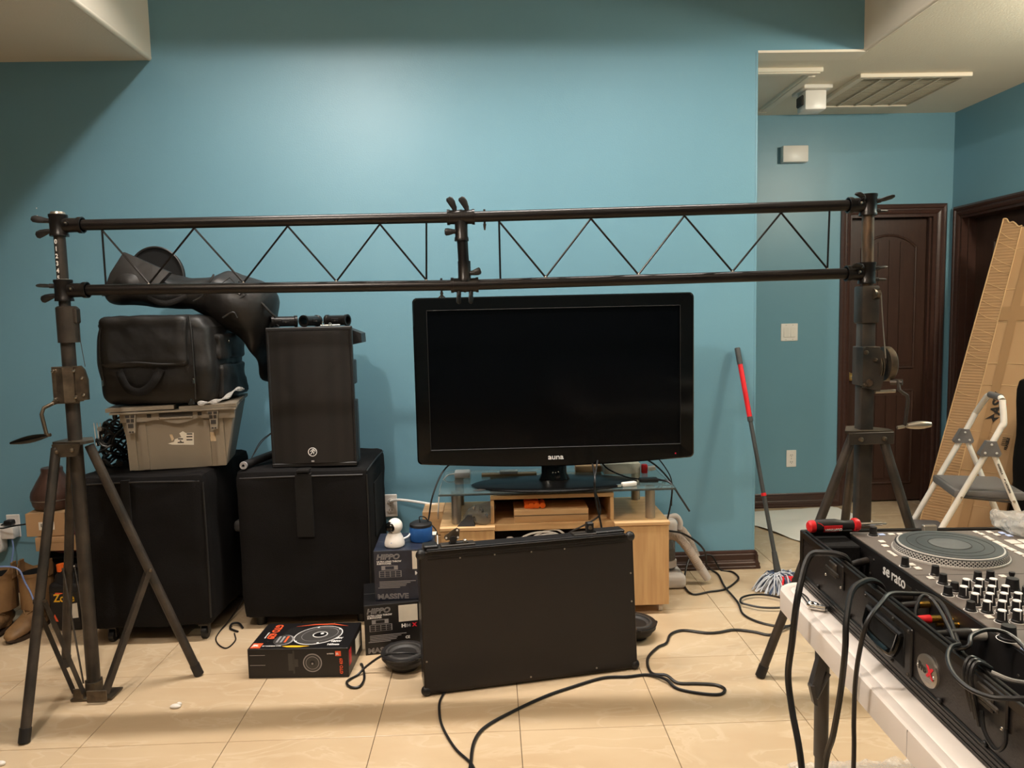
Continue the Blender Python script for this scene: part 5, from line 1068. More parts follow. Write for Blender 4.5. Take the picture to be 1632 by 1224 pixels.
part('top_cap', MB().lathe([(0.0, 0.0), (0.049, 0.0), (0.048, 0.010), (0.034, 0.018), (0.0, 0.019)], (-0.320, 3.135, 0.4255+0.064), 32), 'blackplast', t)
part('carry_loop', MB().tube([(-0.322, 3.12, 0.506), (-0.322, 3.115, 0.533), (-0.300, 3.118, 0.530), (-0.285, 3.13, 0.505)], 0.0025, 6), 'cable', t)
single('paper_scrap', MB().box(-0.285, -0.262, 3.20, 3.25, 0.4256, 0.4275), 'paper', 'white paper scrap on the upper carton behind the blue speaker', 'paper', (-0.27, 3.22, 0.4256))
lead('thin black lead running down between the upper carton and the oak stand', [(-0.315, 3.34, 0.432), (-0.29, 3.30, 0.445), (-0.262, 3.26, 0.42), (-0.255, 3.22, 0.36), (-0.253, 3.20, 0.30)], 0.003)
lead('white thin lead running down beside the oak stand edge', [(-0.258, 3.23, 0.415), (-0.256, 3.19, 0.37), (-0.262, 3.14, 0.31), (-0.264, 3.10, 0.25)], 0.003, 'whitecable')
# car speaker carton
o0 = Vector((-0.972, 2.790, 0)); yaw = -0.045; W_, D_, H_ = 0.392, 0.240, 0.118
t = thing('car_speaker_box', 'flat black and orange car speaker carton on the floor before the middle subwoofer', 'box', o0)
T_ = Matrix.Translation(o0) @ Matrix.Rotation(yaw, 4, 'Z')
part('carton', MB(T_).box(0, W_, 0, D_, 0, H_, 0.0015), 'carton', t)
X = T_.to_3x3() @ Vector((1, 0, 0)); Yd = T_.to_3x3() @ Vector((0, 1, 0)); Zv = Vector((0, 0, 1))
PT = lambda x, y: T_ @ Vector((x, y, H_+0.0006)); PF = lambda x, z: T_ @ Vector((x, -0.0006, z))
text('GTO 629', 0.042, 'orangeprint', t, PT(0.044, 0.225), -Yd, X, 'lettering', 0.0003, 0.0012, sx=0.82)
text('Premium coaxial', 0.008, 'whiteprint', t, PT(0.033, 0.150), -Yd, X, 'lettering', 0.0003, 0.0003)
part('logo_square', MB(T_).box(0.008, 0.046, 0.008, 0.050, H_, H_+0.0008), 'orangeprint', t)
text('JBL', 0.022, 'whiteprint', t, T_ @ Vector((0.012, 0.022, H_+0.0013)), X, Yd, 'lettering', 0.0003, 0.0008, sx=0.8)
text('BY HARMAN TYPE', 0.009, 'whiteprint', t, PT(0.050, 0.022), X, Yd, 'lettering', 0.0003, 0.0003)
def ell(cx_, cy_, a, b_, rot, n=36): return [(cx_+a*math.cos(2*PI*i/n)*math.cos(rot)-b_*math.sin(2*PI*i/n)*math.sin(rot), cy_+a*math.cos(2*PI*i/n)*math.sin(rot)+b_*math.sin(2*PI*i/n)*math.cos(rot)) for i in range(n)]
def flat(poly, z, m, name): part(name, MB(T_).prism(poly, H_, H_+z, 'Z'), m, t)
flat(ell(0.245, 0.120, 0.098, 0.082, 0.55), 0.0006, 'whiteprint', 'speaker_print'); flat(ell(0.245, 0.120, 0.094, 0.078, 0.55), 0.0010, 'cone', 'speaker_print')
flat(ell(0.250, 0.126, 0.074, 0.060, 0.55), 0.0013, 'greyprint', 'speaker_print'); flat(ell(0.250, 0.125, 0.072, 0.058, 0.55), 0.0016, 'cone', 'speaker_print')
flat(ell(0.252, 0.122, 0.030, 0.027, 0.3), 0.0019, 'whiteprint', 'speaker_print'); flat(ell(0.252, 0.122, 0.026, 0.023, 0.3), 0.0022, 'carton', 'speaker_print'); flat(ell(0.258, 0.130, 0.007, 0.007, 0), 0.0025, 'whiteprint', 'speaker_print')
for (x, y) in ((0.226, 0.194), (0.320, 0.175), (0.170, 0.062), (0.262, 0.046)): flat(ell(x, y, 0.005, 0.005, 0, 12), 0.0015, 'whiteprint', 'speaker_print')
flat(ell(0.118, 0.078, 0.040, 0.046, 0.2), 0.0006, 'greyprint', 'magnet_print'); flat(ell(0.114, 0.078, 0.036, 0.044, 0.2), 0.0010, 'cone', 'magnet_print')
for k in range(3): part('magnet_lines', MB(T_).box(0.092+0.016*k, 0.100+0.016*k, 0.055, 0.110, H_, H_+0.0014), ('greyprint', 'greyprint', 'orangeprint')[k], t)
flat([(0.10, 0.128), (0.15, 0.105), (0.175, 0.135), (0.165, 0.185), (0.13, 0.205), (0.105, 0.18)], 0.0005, 'blackplast', 'frame_print')
flat([(0.13, 0.205), (0.20, 0.226), (0.28, 0.230), (0.345, 0.205), (0.28, 0.222), (0.20, 0.219)], 0.0006, 'orangeprint', 'glow_stroke')
flat([(0.128, 0.022), (0.165, 0.028), (0.235, 0.022), (0.20, 0.012), (0.15, 0.013)], 0.0006, 'yellowprint', 'signature_stroke')
for k, (b_, sz) in enumerate((('60W', 0.020), ('180W', 0.020), ('165mm', 0.020))): text(b_, sz, 'whiteprint', t, PT(0.318-0.008*k, 0.082-0.028*k), X, Yd, 'lettering', 0.0003, 0.0008, sx=0.8)
# print on the front face
def fdisc(x, z, r, d, m): part('cone_print', MB(T_).lathe([(0, -d), (r, -d), (r, 0)], (x, 0, z), 32, 'Y'), m, t)
fdisc(0.252, 0.060, 0.037, 0.0005, 'greyprint'); fdisc(0.252, 0.060, 0.033, 0.0009, 'cone'); fdisc(0.252, 0.060, 0.026, 0.0012, 'greyprint'); fdisc(0.252, 0.060, 0.024, 0.0015, 'cone'); fdisc(0.252, 0.060, 0.010, 0.0018, 'carton'); fdisc(0.252, 0.057, 0.004, 0.0021, 'greyprint')
part('frame_print', MB(T_).box(0.158, 0.180, -0.0006, 0.0004, 0.030, 0.098).box(0.180, 0.196, -0.0006, 0.0004, 0.045, 0.075).box(0.176, 0.182, -0.0006, 0.0004, 0.018, 0.110), 'cone', t)
for k, z in enumerate((0.092, 0.052)): part('text_line', MB(T_).box(0.008, 0.068, -0.0006, 0.0004, z, z+0.0016), 'greyprint', t)
part('logo_square', MB(T_).box(0.342, 0.364, -0.0008, 0.0004, 0.086, 0.106), 'orangeprint', t)
text('JBL', 0.011, 'whiteprint', t, T_ @ Vector((0.3445, -0.0014, 0.092)), X, Zv, 'lettering', 0.0003, 0.0003, sx=0.8)
text('by HARMAN', 0.006, 'whiteprint', t, PF(0.310, 0.094), X, Zv, 'lettering', 0.0003, 0.0002, sx=0.8)
text('GTO 629', 0.016, 'orangeprint', t, PF(0.369, 0.014), Zv, -X, 'lettering', 0.0003, 0.0006)
part('end_label', MB(T_).box(W_-0.0002, W_+0.0008, 0.12, 0.21, 0.035, 0.095), 'paper', t)
part('end_stripe', MB(T_).box(W_-0.0002, W_+0.0008, 0.012, 0.05, 0.04, 0.10), 'redtxt', t)

# bare car speakers
def driver(label, c, tilt, yaw, group=None):
    t = thing('car_speaker', label, 'speaker', (c[0], c[1], 0))
    T_ = Matrix.Translation(c) @ Matrix.Rotation(yaw, 4, 'Z') @ Matrix.Rotation(tilt, 4, 'X')
    part('basket', MB(T_).lathe([(0.0, 0.0), (0.052, 0.0), (0.060, 0.018), (0.074, 0.022), (0.084, 0.042), (0.090, 0.046), (0.090, 0.058)], (0, 0, 0), 36), 'blackplast', t)
    part('rim', MB(T_).lathe([(0.070, 0.058), (0.090, 0.058), (0.093, 0.063), (0.090, 0.068), (0.076, 0.067), (0.070, 0.062)], (0, 0, 0), 40, cap=False), 'blackplast', t)
    part('surround', MB(T_).lathe([(0.076, 0.064), (0.071, 0.070), (0.064, 0.070), (0.060, 0.063)], (0, 0, 0), 40, cap=False), 'cone', t)
    part('cone', MB(T_).lathe([(0.062, 0.064), (0.040, 0.054), (0.024, 0.046), (0.0, 0.044)], (0, 0, 0), 36, cap=False), 'cone', t)
    part('dust_cap', MB(T_).ball((0, 0, 0.046), 0.026, 0.026, 0.009), 'gloss', t)
    part('terminal', MB(T_).box(0.052, 0.078, -0.014, 0.014, 0.022, 0.044, 0.002), 'blackplast', t)
    for a in (0.4, 1.97, 3.54, 5.1): part('mount_tab', MB(T_).cyl((0.088*math.cos(a), 0.088*math.sin(a), 0.058), (0.088*math.cos(a), 0.088*math.sin(a), 0.066), 0.010, n=12), 'blackplast', t)
    return t
driver('bare black car speaker lying face up before the cartons', (-0.372, 2.835, 0.004), 0.01, 0.3)
driver('bare black car speaker half hidden behind the right end of the flat black case', (0.585, 3.045, 0.004), 0.06, 1.2)
D = [(-0.553, 2.862), (-0.545, 2.859), (-0.518, 2.754), (-0.523, 2.686), (-0.552, 2.679), (-0.577, 2.709), (-0.575, 2.738), (-0.548, 2.776)]
lead('thick black speaker lead looping on the floor before the car speaker', [(x, y, 0.006) for x, y in D]+[(-0.514, 2.80, 0.030), (-0.45, 2.80, 0.070), (-0.38, 2.79, 0.082), (-0.32, 2.80, 0.072), (-0.29, 2.82, 0.05)], 0.0048)

# ------------------------------------------------------------------ the flat black case leaning before the stand
o0 = Vector((-0.272, 2.597, 0.010)); xd = Vector((0.983, 0.1828, 0)); back = Vector((-0.1828, 0.983, 0)); th = math.radians(4.5)
zd = (Vector((0, 0, 1))*math.cos(th)+back*math.sin(th)); T_ = frame(o0, xd, zd)
Wc, Hc, Dc = 0.826, 0.520, 0.112
t = thing('road_case', 'large flat black road case standing before the oak stand', 'case', (0.13, 2.70, 0))
part('panel', MB(T_).box(0.006, Wc-0.006, -0.0012, Dc, 0.010, Hc-0.010), 'casepanel', t)
for (a, b_, z0, z1) in ((0.02, Wc-0.02, 0, 0.012), (0.02, Wc-0.02, Hc-0.034, Hc)):
    part('edge_rail', MB(T_).box(a, b_, -0.001, Dc+0.004, z0, z1, 0.002), 'caseedge', t)
for (x0, x1) in ((0, 0.010), (Wc-0.010, Wc)): part('edge_rail', MB(T_).box(x0, x1, -0.001, Dc+0.004, 0.02, Hc-0.02, 0.002), 'caseedge', t)
for k in range(3): part('rail_groove', MB(T_).box(0.03, Wc-0.03, -0.0030, 0.0, Hc-0.012-0.009*k, Hc-0.009-0.009*k), 'caseedge', t)
part('top_lip', MB(T_).box(0.03, Wc-0.03, -0.004, 0.004, Hc-0.002, Hc+0.003, 0.001), 'caseedge', t)
part('rubber_strip', MB(T_).box(0.03, Wc-0.03, 0.020, 0.100, Hc, Hc+0.004, 0.001), 'blackplast', t)
for x in (0.008, Wc-0.008):
    for z in (0.010, Hc-0.010):
        part('ball_corner', MB(T_).ball((x, 0.010, z), 0.020, 0.016, 0.020, 16, 12), 'blackplast', t)
for (x, z) in ((0.15, Hc-0.030), (0.28, Hc-0.030), (0.42, Hc-0.032), (0.55, Hc-0.032), (0.012, 0.12), (0.40, 0.016), (0.66, 0.018), (Wc-0.014, 0.26), (Wc-0.014, 0.37)):
    part('rivet', MB(T_).lathe([(0, -0.004), (0.003, -0.0032), (0.004, 0)], (x, 0, z), 10, 'Y'), 'silver', t)
la = part('latch_base', MB(T_).box(0.085, 0.215, 0.030, 0.085, Hc, Hc+0.012, 0.002), 'steel', t)
part('latch_plate', MB(T_).prism([(0.100, 0.050), (0.108, 0.038), (0.150, 0.034), (0.165, 0.040), (0.166, 0.078), (0.160, 0.090), (0.148, 0.088)][0:0]+[(0.100, Hc+0.036), (0.106, Hc+0.026), (0.122, Hc+0.026), (0.142, Hc+0.022), (0.156, Hc+0.030), (0.160, Hc+0.062), (0.150, Hc+0.070), (0.140, Hc+0.066), (0.104, Hc+0.044)], 0.052, 0.057), 'worn', la)
for (x, z) in ((0.108, Hc+0.035), (0.150, Hc+0.061), (0.152, Hc+0.034)): part('hole', MB(T_).lathe([(0, -0.0008), (0.004, -0.0008), (0.004, 0)], (x, 0.052, z), 12, 'Y'), 'whiter', la)
part('latch_barrel', MB(T_).cyl((0.133, 0.040, Hc+0.028), (0.133, 0.060, Hc+0.028), 0.013, n=16).box(0.118, 0.190, 0.045, 0.07, Hc+0.008, Hc+0.018, 0.002), 'blackplast', la)
part('latch_bolt', MB(T_).box(0.170, 0.184, 0.040, 0.055, Hc+0.012, Hc+0.026, 0.003), 'silver', la)
la = part('latch_base', MB(T_).box(0.600, 0.720, 0.030, 0.085, Hc, Hc+0.010, 0.002), 'steel', t)
part('latch_plate', MB(T_).box(0.656, 0.684, 0.040, 0.070, Hc+0.006, Hc+0.050, 0.004), 'blackplast', la)
part('latch_bolt', MB(T_).cyl((0.668, 0.036, Hc+0.030), (0.668, 0.044, Hc+0.030), 0.008, n=12), 'worn', la)
part('hinge_clip', MB(T_).box(0.02, 0.075, 0.03, 0.10, Hc, Hc+0.016, 0.004).box(Wc-0.14, Wc-0.02, 0.03, 0.10, Hc, Hc+0.014, 0.004), 'blackplast', t)

# ------------------------------------------------------------------ vacuum cleaner behind the stand
t = thing('vacuum_cleaner', 'pale upright vacuum cleaner half hidden behind the right end of the stand', 'vacuum cleaner', (0.87, 3.66, 0))
vx, vy = 0.868, 3.68
part('base', MB().soft(vx-0.06, vx+0.085, vy-0.12, vy+0.12, 0.0, 0.072, 0.025, 8, 0.002), 'vacgrey', t)
part('tank', MB().lathe([(0.045, 0.075), (0.054, 0.080), (0.054, 0.235), (0.048, 0.25), (0, 0.25)], (vx, vy, 0), 28), 'vacclear', t)
part('dust', MB().lathe([(0.0, 0.125), (0.050, 0.125), (0.050, 0.16), (0, 0.165)], (vx, vy, 0), 24), 'cone', t)
part('tank_ring', MB().lathe([(0.05, 0.085), (0.060, 0.090), (0.060, 0.118), (0.055, 0.124), (0.05, 0.124)], (vx, vy, 0), 28), 'vacgrey', t)
part('head', MB().soft(vx-0.06, vx+0.055, vy-0.07, vy+0.06, 0.245, 0.345, 0.03, 8, 0.001), 'vacgrey', t)
part('handle', MB().tube([(vx, vy-0.02, 0.335), (vx+0.05, vy-0.02, 0.350), (vx+0.075, vy-0.02, 0.320), (vx+0.072, vy-0.02, 0.28)], 0.014, 10), 'vacgrey', t)
hp = spline([Vector(p) for p in [(vx-0.02, 3.60, 0.27), (vx+0.04, 3.60, 0.262), (vx+0.085, 3.60, 0.218), (vx+0.130, 3.61, 0.150), (vx+0.170, 3.62, 0.085)]], 12)
mb = MB(); mb.tube(hp, lambda u: 0.0205+0.0040*math.cos(u*48*2*PI/2), 12, smooth=False)
part('hose', MB().tube(spline(hp, 3), lambda u: 0.0200+0.0040*math.sin(u*38*2*PI), 12, smooth=False), 'hose', t)
part('hose_nozzle', MB().cyl((vx+0.168, 3.62, 0.089), (vx+0.208, 3.63, 0.028), 0.024, 0.020, n=16), 'vacgrey', t)
part('hose', MB().tube(spline([Vector(p) for p in [(vx+0.03, 3.70, 0.285), (vx+0.09, 3.70, 0.265), (vx+0.135, 3.70, 0.20), (vx+0.165, 3.68, 0.125)]], 40), lambda u: 0.0190+0.0040*math.sin(u*38*2*PI), 12, smooth=False), 'hose', t)

# ------------------------------------------------------------------ mop leaning on the wall end
t = thing('mop', 'red and grey string mop leaning on the end of the teal wall', 'mop', (1.40, 3.53, 0))
A = Vector((1.405, 3.535, 0.055)); B = Vector((1.288, 3.826, 1.190)); L = lambda u: A.lerp(B, u)
part('lower_pole', MB().cyl(L(0.06), L(0.68), 0.0105, n=16), 'mopgrey', t)
part('upper_pole', MB().cyl(L(0.68), L(0.935), 0.0125, n=16), 'red', t)
part('grip', MB().tube([L(0.925), L(0.97), L(0.995), L(1.0)], lambda u: 0.0145 if u < 0.8 else 0.012, 16, 3), 'mopgrey', t)
part('lock_ring', MB().cyl(L(0.345), L(0.358), 0.0128, n=16), 'red', t)
part('collar', MB().cyl(L(0.67), L(0.69), 0.0140, n=16), 'mopgrey', t)
part('socket', MB().cyl(L(0.0), L(0.11), 0.019, 0.0125, n=16), 'mopgrey', t)
part('clamp', MB().box(1.370, 1.455, 3.505, 3.550, 0.040, 0.062, 0.006), 'red', t)
hx, hy = 1.415, 3.530
my = {0: MB(), 1: MB(), 2: MB()}
for k in range(260):
    a = random.uniform(0, 2*PI); r = random.uniform(0.07, 0.150); rr = r*(0.82 if math.sin(a) > 0 else 1.0)
    sx, sy = hx+random.uniform(-.05, .05), hy+random.uniform(-.015, .015)
    ex, ey = hx+rr*math.cos(a)*1.05, hy+rr*math.sin(a)*0.85
    z1 = random.uniform(0.03, 0.07)
    my[k % 3 if k % 17 else 2].tube([(sx, sy, 0.058), ((sx*1.2+ex*0.8)/2, (sy*1.2+ey*0.8)/2, z1+0.018), ((sx*.5+ex*1.5)/2, (sy*.5+ey*1.5)/2, z1*0.6+0.01), (ex, ey, 0.006)], 0.0034, 5, 3)
part('yarn', my[0], 'yarn', t, kind='stuff'); part('yarn', my[1], 'yarnb', t, kind='stuff'); part('yarn', my[2], 'yarn', t, kind='stuff')
rb = MB()
for k in range(9):
    a = -0.9+k*0.16+random.uniform(-.05, .05)
    rb.tube([(hx-0.02, hy-0.01, 0.062), (hx+0.05*math.cos(a*2), hy-0.05, 0.075), (hx+0.08*math.cos(a*2.2), hy-0.085, 0.05)], 0.0055, 5, 3)
part('red_yarn', rb, 'red', t, kind='stuff')

# ------------------------------------------------------------------ floor cables
cz = 0.006
A_ = [(-0.10, 2.05), (-0.094, 2.16), (-0.085, 2.29), (-0.046, 2.38), (0.052, 2.472), (0.169, 2.563), (0.266, 2.619), (0.393, 2.681), (0.489, 2.684), (0.568, 2.693), (0.623, 2.64), (0.655, 2.581), (0.736, 2.539), (0.797, 2.531), (0.824, 2.565), (0.8, 2.599), (0.734, 2.613), (0.666, 2.623), (0.634, 2.668), (0.589, 2.701), (0.585, 2.773), (0.606, 2.846), (0.658, 2.921), (0.704, 2.959), (0.738, 3.035), (0.78, 3.07), (0.821, 3.073), (0.895, 3.042), (0.95, 3.043), (1.024, 3.063), (1.098, 3.038), (1.16, 3.001), (1.237, 3.046), (1.368, 3.127), (1.6, 3.2)]
lead('long black cable winding over the floor from the photo bottom to the right stand', [(x, y, cz+(0.008 if i in (10, 18, 32) else 0)) for i, (x, y) in enumerate(A_)], 0.0058)
B_ = [(1.094, 3.72, 0.115), (1.115, 3.78, 0.05), (1.145, 3.80, 0.012), (1.165, 3.74, cz), (1.141, 3.558, cz+0.004), (1.139, 3.363, cz+.004), (1.12, 3.231, cz), (1.15, 3.145, cz), (1.225, 3.085, cz), (1.338, 3.057, cz+0.012), (1.55, 3.05, cz)]
lead('black cable running from the vacuum hose to the right stand, in wide curves', [(0.86, 3.575, 0.30), (0.93, 3.575, 0.285), (1.00, 3.585, 0.24), (1.052, 3.62, 0.185)]+B_, 0.0052)
B2 = [(1.133, 3.533), (1.216, 3.621), (1.255, 3.69), (1.25, 3.775), (1.2, 3.812), (1.155, 3.822), (1.093, 3.82), (1.032, 3.80), (0.974, 3.70), (0.946, 3.575), (0.962, 3.481), (1.047, 3.507)]
single('cable', MB().tube([(x, y, cz+(0.075 if 5 <= i <= 7 else 0.0)) for i, (x, y) in enumerate(B2)], 0.0050, 7, 6, closed=True), 'cable', 'black cable loop on the floor in front of the vacuum hose nozzle', 'cable', (1.1, 3.6, 0))
B3 = [(1.146, 3.339), (1.178, 3.398), (1.251, 3.424), (1.319, 3.402), (1.371, 3.343), (1.39, 3.281), (1.308, 3.258), (1.223, 3.266), (1.165, 3.307)]
single('cable', MB().tube([(x, y, cz+0.011) for i, (x, y) in enumerate(B3)], 0.0050, 7, 6, closed=True), 'cable', 'flat oval black cable loop on the floor in front of the mop', 'cable', (1.25, 3.3, 0))
C_ = [(-0.185, 2.70), (-0.195, 2.643), (-0.213, 2.564), (-0.212, 2.491), (-0.195, 2.39), (-0.146, 2.26), (-0.09, 2.17), (-0.07, 2.08)]
lead('short black cable coming out under the left corner of the flat case', [(x, y, 0.0055) for x, y in C_], 0.0046)
lead('thin black cable on the floor between the two subwoofers', [(-1.205, 3.66, 0.10), (-1.235, 3.394, 0.02), (-1.244, 3.234, 0.004), (-1.232, 3.156, 0.004), (-1.193, 3.091, 0.004), (-1.151, 3.063, 0.004), (-1.141, 3.136, 0.004), (-1.17, 3.21, 0.004)], 0.003)
lead('short black cable end on the floor left of the middle subwoofer', [(-1.150, 3.262, 0.006), (-1.18, 3.30, 0.012), (-1.21, 3.30, 0.012), (-1.205, 3.26, 0.006), (-1.16, 3.225, 0.005)], 0.005)
single('putty_lump', MB().ball((-1.169, 2.588, 0.006), 0.020, 0.012, 0.008, 12, 8).ball((-1.158, 2.594, 0.010), 0.010, 0.007, 0.008, 10, 6), 'whiter', 'small white lump on the floor right of the left stand', 'lump', (-1.169, 2.588, 0))
single('putty_lump', MB().ball((-1.585, 2.272, 0.006), 0.016, 0.010, 0.008, 12, 8), 'whiter', 'small white lump on the floor in the bottom left corner of the photo', 'lump', (-1.585, 2.272, 0))
# paper on the hall floor
def pap(u, v):
    c = [Vector((1.55, 4.90, 0)), Vector((1.88, 4.08, 0)), Vector((2.44, 4.60, 0)), Vector((2.36, 5.00, 0))]
    p = (c[0]*(1-u)+c[1]*u)*(1-v)+(c[3]*(1-u)+c[2]*u)*v
    p.z = 0.004+0.010*abs(noise.noise(Vector((u*4, v*4, 1.2))))+0.006*abs(math.sin(u*9))
    if u > 0.8 and v > 0.8: p.z += 0.0
    return p
single('floor_paper', MB().grid(pap, 24, 24), 'sheet', 'crumpled white paper sheet on the hall floor behind the mop', 'paper', (2.0, 4.6, 0))

# ================================================================== folding table with the controller in its case
TO = Vector((0.655, 1.66, 0)); TXD = Vector((0.9985, -0.055, 0)); TYD = Vector((0.055, 0.9985, 0))
TT = frame(TO, TXD)
def TP(x, y, z): return TT @ Vector((x, y, z))
t = thing('folding_table', 'white moulded folding table with grey legs under the black flight case', 'table', TP(0.38, -0.6, 0))
def rr(x0, x1, y0, y1, r, n=6): return arc(x1-r, y1-r, r, 0, PI/2, n)+arc(x0+r, y1-r, r, PI/2, PI, n)+arc(x0+r, y0+r, r, PI, 1.5*PI, n)+arc(x1-r, y0+r, r, 1.5*PI, 2*PI, n)
def slabtop(y0, y1):
    x0, x1, R = 0.0, 0.76, 0.055
    rings = []
    for ins, z in ((0.010, 0.690), (0.0, 0.692), (0.0, 0.700), (0.0, 0.732), (0.001, 0.737), (0.005, 0.740), (0.020, 0.740), (0.0235, 0.7378), (0.027, 0.740)):
        rings.append([(x, y, z) for x, y in rr(x0+ins, x1-ins, y0+ins, y1-ins, max(0.006, R-ins))])
    n = len(rings[0]); vs = [p for r in rings for p in r]
    fs = [(k*n+i, k*n+(i+1) % n, (k+1)*n+(i+1) % n, (k+1)*n+i) for k in range(len(rings)-1) for i in range(n)]+[tuple(range(n-1, -1, -1)), tuple((len(rings)-1)*n+i for i in range(n))]
    return MB(TT).add(vs, fs)
part('tabletop', slabtop(-1.62, 0.022), 'tablew', t)
part('fold_seam', MB(TT).box(-0.0004, 0.002, -0.6024, -0.6018, 0.694, 0.7370), 'greyprint', t)
for y in (-0.16, -1.40):
    for x in (0.045, 0.715):
        l = part('leg', MB(TT).cyl((x, y, 0.685), (x, y, 0.42), 0.0150, n=18), 'leggrey', t)
        part('leg_extension', MB(TT).cyl((x, y, 0.43), (x, y, 0.012), 0.0125, n=18), 'leggrey', l)
        part('foot_cap', MB(TT).cyl((x, y, 0.0), (x, y, 0.03), 0.0155, n=18), 'blackplast', l)
    part('cross_bar', MB(TT).cyl((0.045, y, 0.655), (0.715, y, 0.655), 0.010, n=12).cyl((0.045, y, 0.28), (0.715, y, 0.28), 0.010, n=12), 'leggrey', t)
    part('leg_brace', MB(TT).hull8([(0.005, y-0.045, 0.592), (0.020, y-0.045, 0.575), (0.020, y-0.025, 0.575), (0.005, y-0.025, 0.592), (0.045, y-0.010, 0.688), (0.066, y-0.010, 0.688), (0.066, y+0.006, 0.688), (0.045, y+0.006, 0.688)])
         .hull8([(0.012, y-0.046, 0.560), (0.020, y-0.046, 0.556), (0.020, y-0.030, 0.556), (0.012, y-0.030, 0.560), (0.003, y-0.046, 0.600), (0.012, y-0.046, 0.600), (0.012, y-0.030, 0.600), (0.003, y-0.030, 0.600)])
         .cyl((0.016, y-0.04, 0.572), (0.05, y-0.02, 0.615), 0.006, n=10), 'leggrey', t)
part('frame_rail', MB(TT).box(0.035, 0.055, -1.45, -0.10, 0.668, 0.690, 0.002).box(0.705, 0.725, -1.45, -0.10, 0.668, 0.690, 0.002), 'leggrey', t)

# ---- flight case
t = thing('flight_case', 'open black flight case on the white table holding the controller', 'case', TP(0.33, -0.4, 0.7405))
CX0, CX1, CY0, CY1, CZ0, CZ1 = 0.058, 0.640, -0.86, 0.010, 0.7405, 0.868
part('bottom', MB(TT).box(CX0, CX1, CY0, CY1, CZ0, CZ0+0.008), 'casepanel', t)
part('side_panel', MB(TT).box(CX0+0.002, CX0+0.010, CY0, CY1, CZ0+0.008, CZ1-0.004), 'casepanel', t)
part('side_panel', MB(TT).box(CX0, CX1, CY1-0.009, CY1-0.001, CZ0+0.008, CZ1-0.004), 'casepanel', t)
part('side_panel', MB(TT).box(CX1-0.010, CX1-0.002, CY0, CY1-0.009, CZ0+0.008, CZ1-0.004), 'casepanel', t)
part('side_panel', MB(TT).box(CX0, CX1, CY0+0.001, CY0+0.009, CZ0+0.008, CZ1-0.004), 'casepanel', t)
part('bottom_rail', MB(TT).box(CX0-0.001, CX0+0.014, CY0, CY1, CZ0, CZ0+0.030, 0.002), 'caseedge', t)
for k in range(3): part('rail_groove', MB(TT).box(CX0-0.0022, CX0, CY0+0.01, CY1-0.01, CZ0+0.005+0.008*k, CZ0+0.008+0.008*k), 'caseedge', t)
for k, x in enumerate((CX0-0.001, CX0+0.0075)): part('top_rail', MB(TT).box(x, x+0.0055, CY0, CY1, CZ1-0.016, CZ1+0.0015*k, 0.0012), 'caseedge', t)
part('top_rail', MB(TT).box(CX0, CX1, CY1-0.012, CY1+0.001, CZ1-0.016, CZ1+0.001, 0.0012).box(CX1-0.013, CX1+0.001, CY0, CY1, CZ1-0.016, CZ1+0.001, 0.0012), 'caseedge', t)
part('corner_angle', MB(TT).box(CX0-0.0015, CX0+0.014, CY1-0.014, CY1+0.0015, CZ0, CZ1, 0.001), 'caseedge', t)
for y in (-0.10, -0.26, -0.42, -0.585, -0.70): part('rivet', MB(TT).ball((CX0-0.001, y, CZ0+0.034), 0.0042, 0.0042, 0.0042, 10, 8), 'blackplast', t)
# recessed handle
pl = part('handle_dish', MB(TT).box(CX0-0.003, CX0+0.003, -0.500, -0.325, 0.763, 0.850, 0.002), 'blackplast', t)
part('dish_recess', MB(TT).box(CX0-0.0036, CX0-0.002, -0.480, -0.345, 0.775, 0.838), 'bagdark', pl)
part('carry_handle', MB(TT).tube([(CX0-0.006, -0.355, 0.828), (CX0-0.013, -0.358, 0.800), (CX0-0.015, -0.375, 0.789), (CX0-0.015, -0.450, 0.789), (CX0-0.013, -0.468, 0.800), (CX0-0.006, -0.471, 0.828)], 0.0065, 10, 4), 'gloss', pl)
part('handle_spring', MB(TT).cyl((CX0-0.007, -0.35, 0.829), (CX0-0.007, -0.476, 0.829), 0.0045, n=10), 'blackplast', pl)
for y in (-0.333, -0.385, -0.44, -0.492):
    for z in (0.769, 0.844): part('dish_rivet', MB(TT).ball((CX0-0.003, y, z), 0.0035, 0.0035, 0.0035, 8, 6), 'steel', pl)
# butterfly latches
for y in (-0.185, -0.700):
    la = part('latch_dish', MB(TT).box(CX0-0.003, CX0+0.002, y-0.045, y+0.045, 0.812, 0.864, 0.002), 'blackplast', t)
    part('latch_hook', MB(TT).box(CX0-0.007, CX0-0.002, y-0.020, y+0.016, 0.828, 0.858, 0.002).box(CX0-0.009, CX0-0.006, y-0.036, y+0.030, 0.836, 0.844, 0.002), 'steel', la)
    for d in (-0.038, 0.038): part('latch_rivet', MB(TT).ball((CX0-0.003, y+d, 0.818), 0.003, 0.003, 0.003, 8, 6), 'chrome', la)
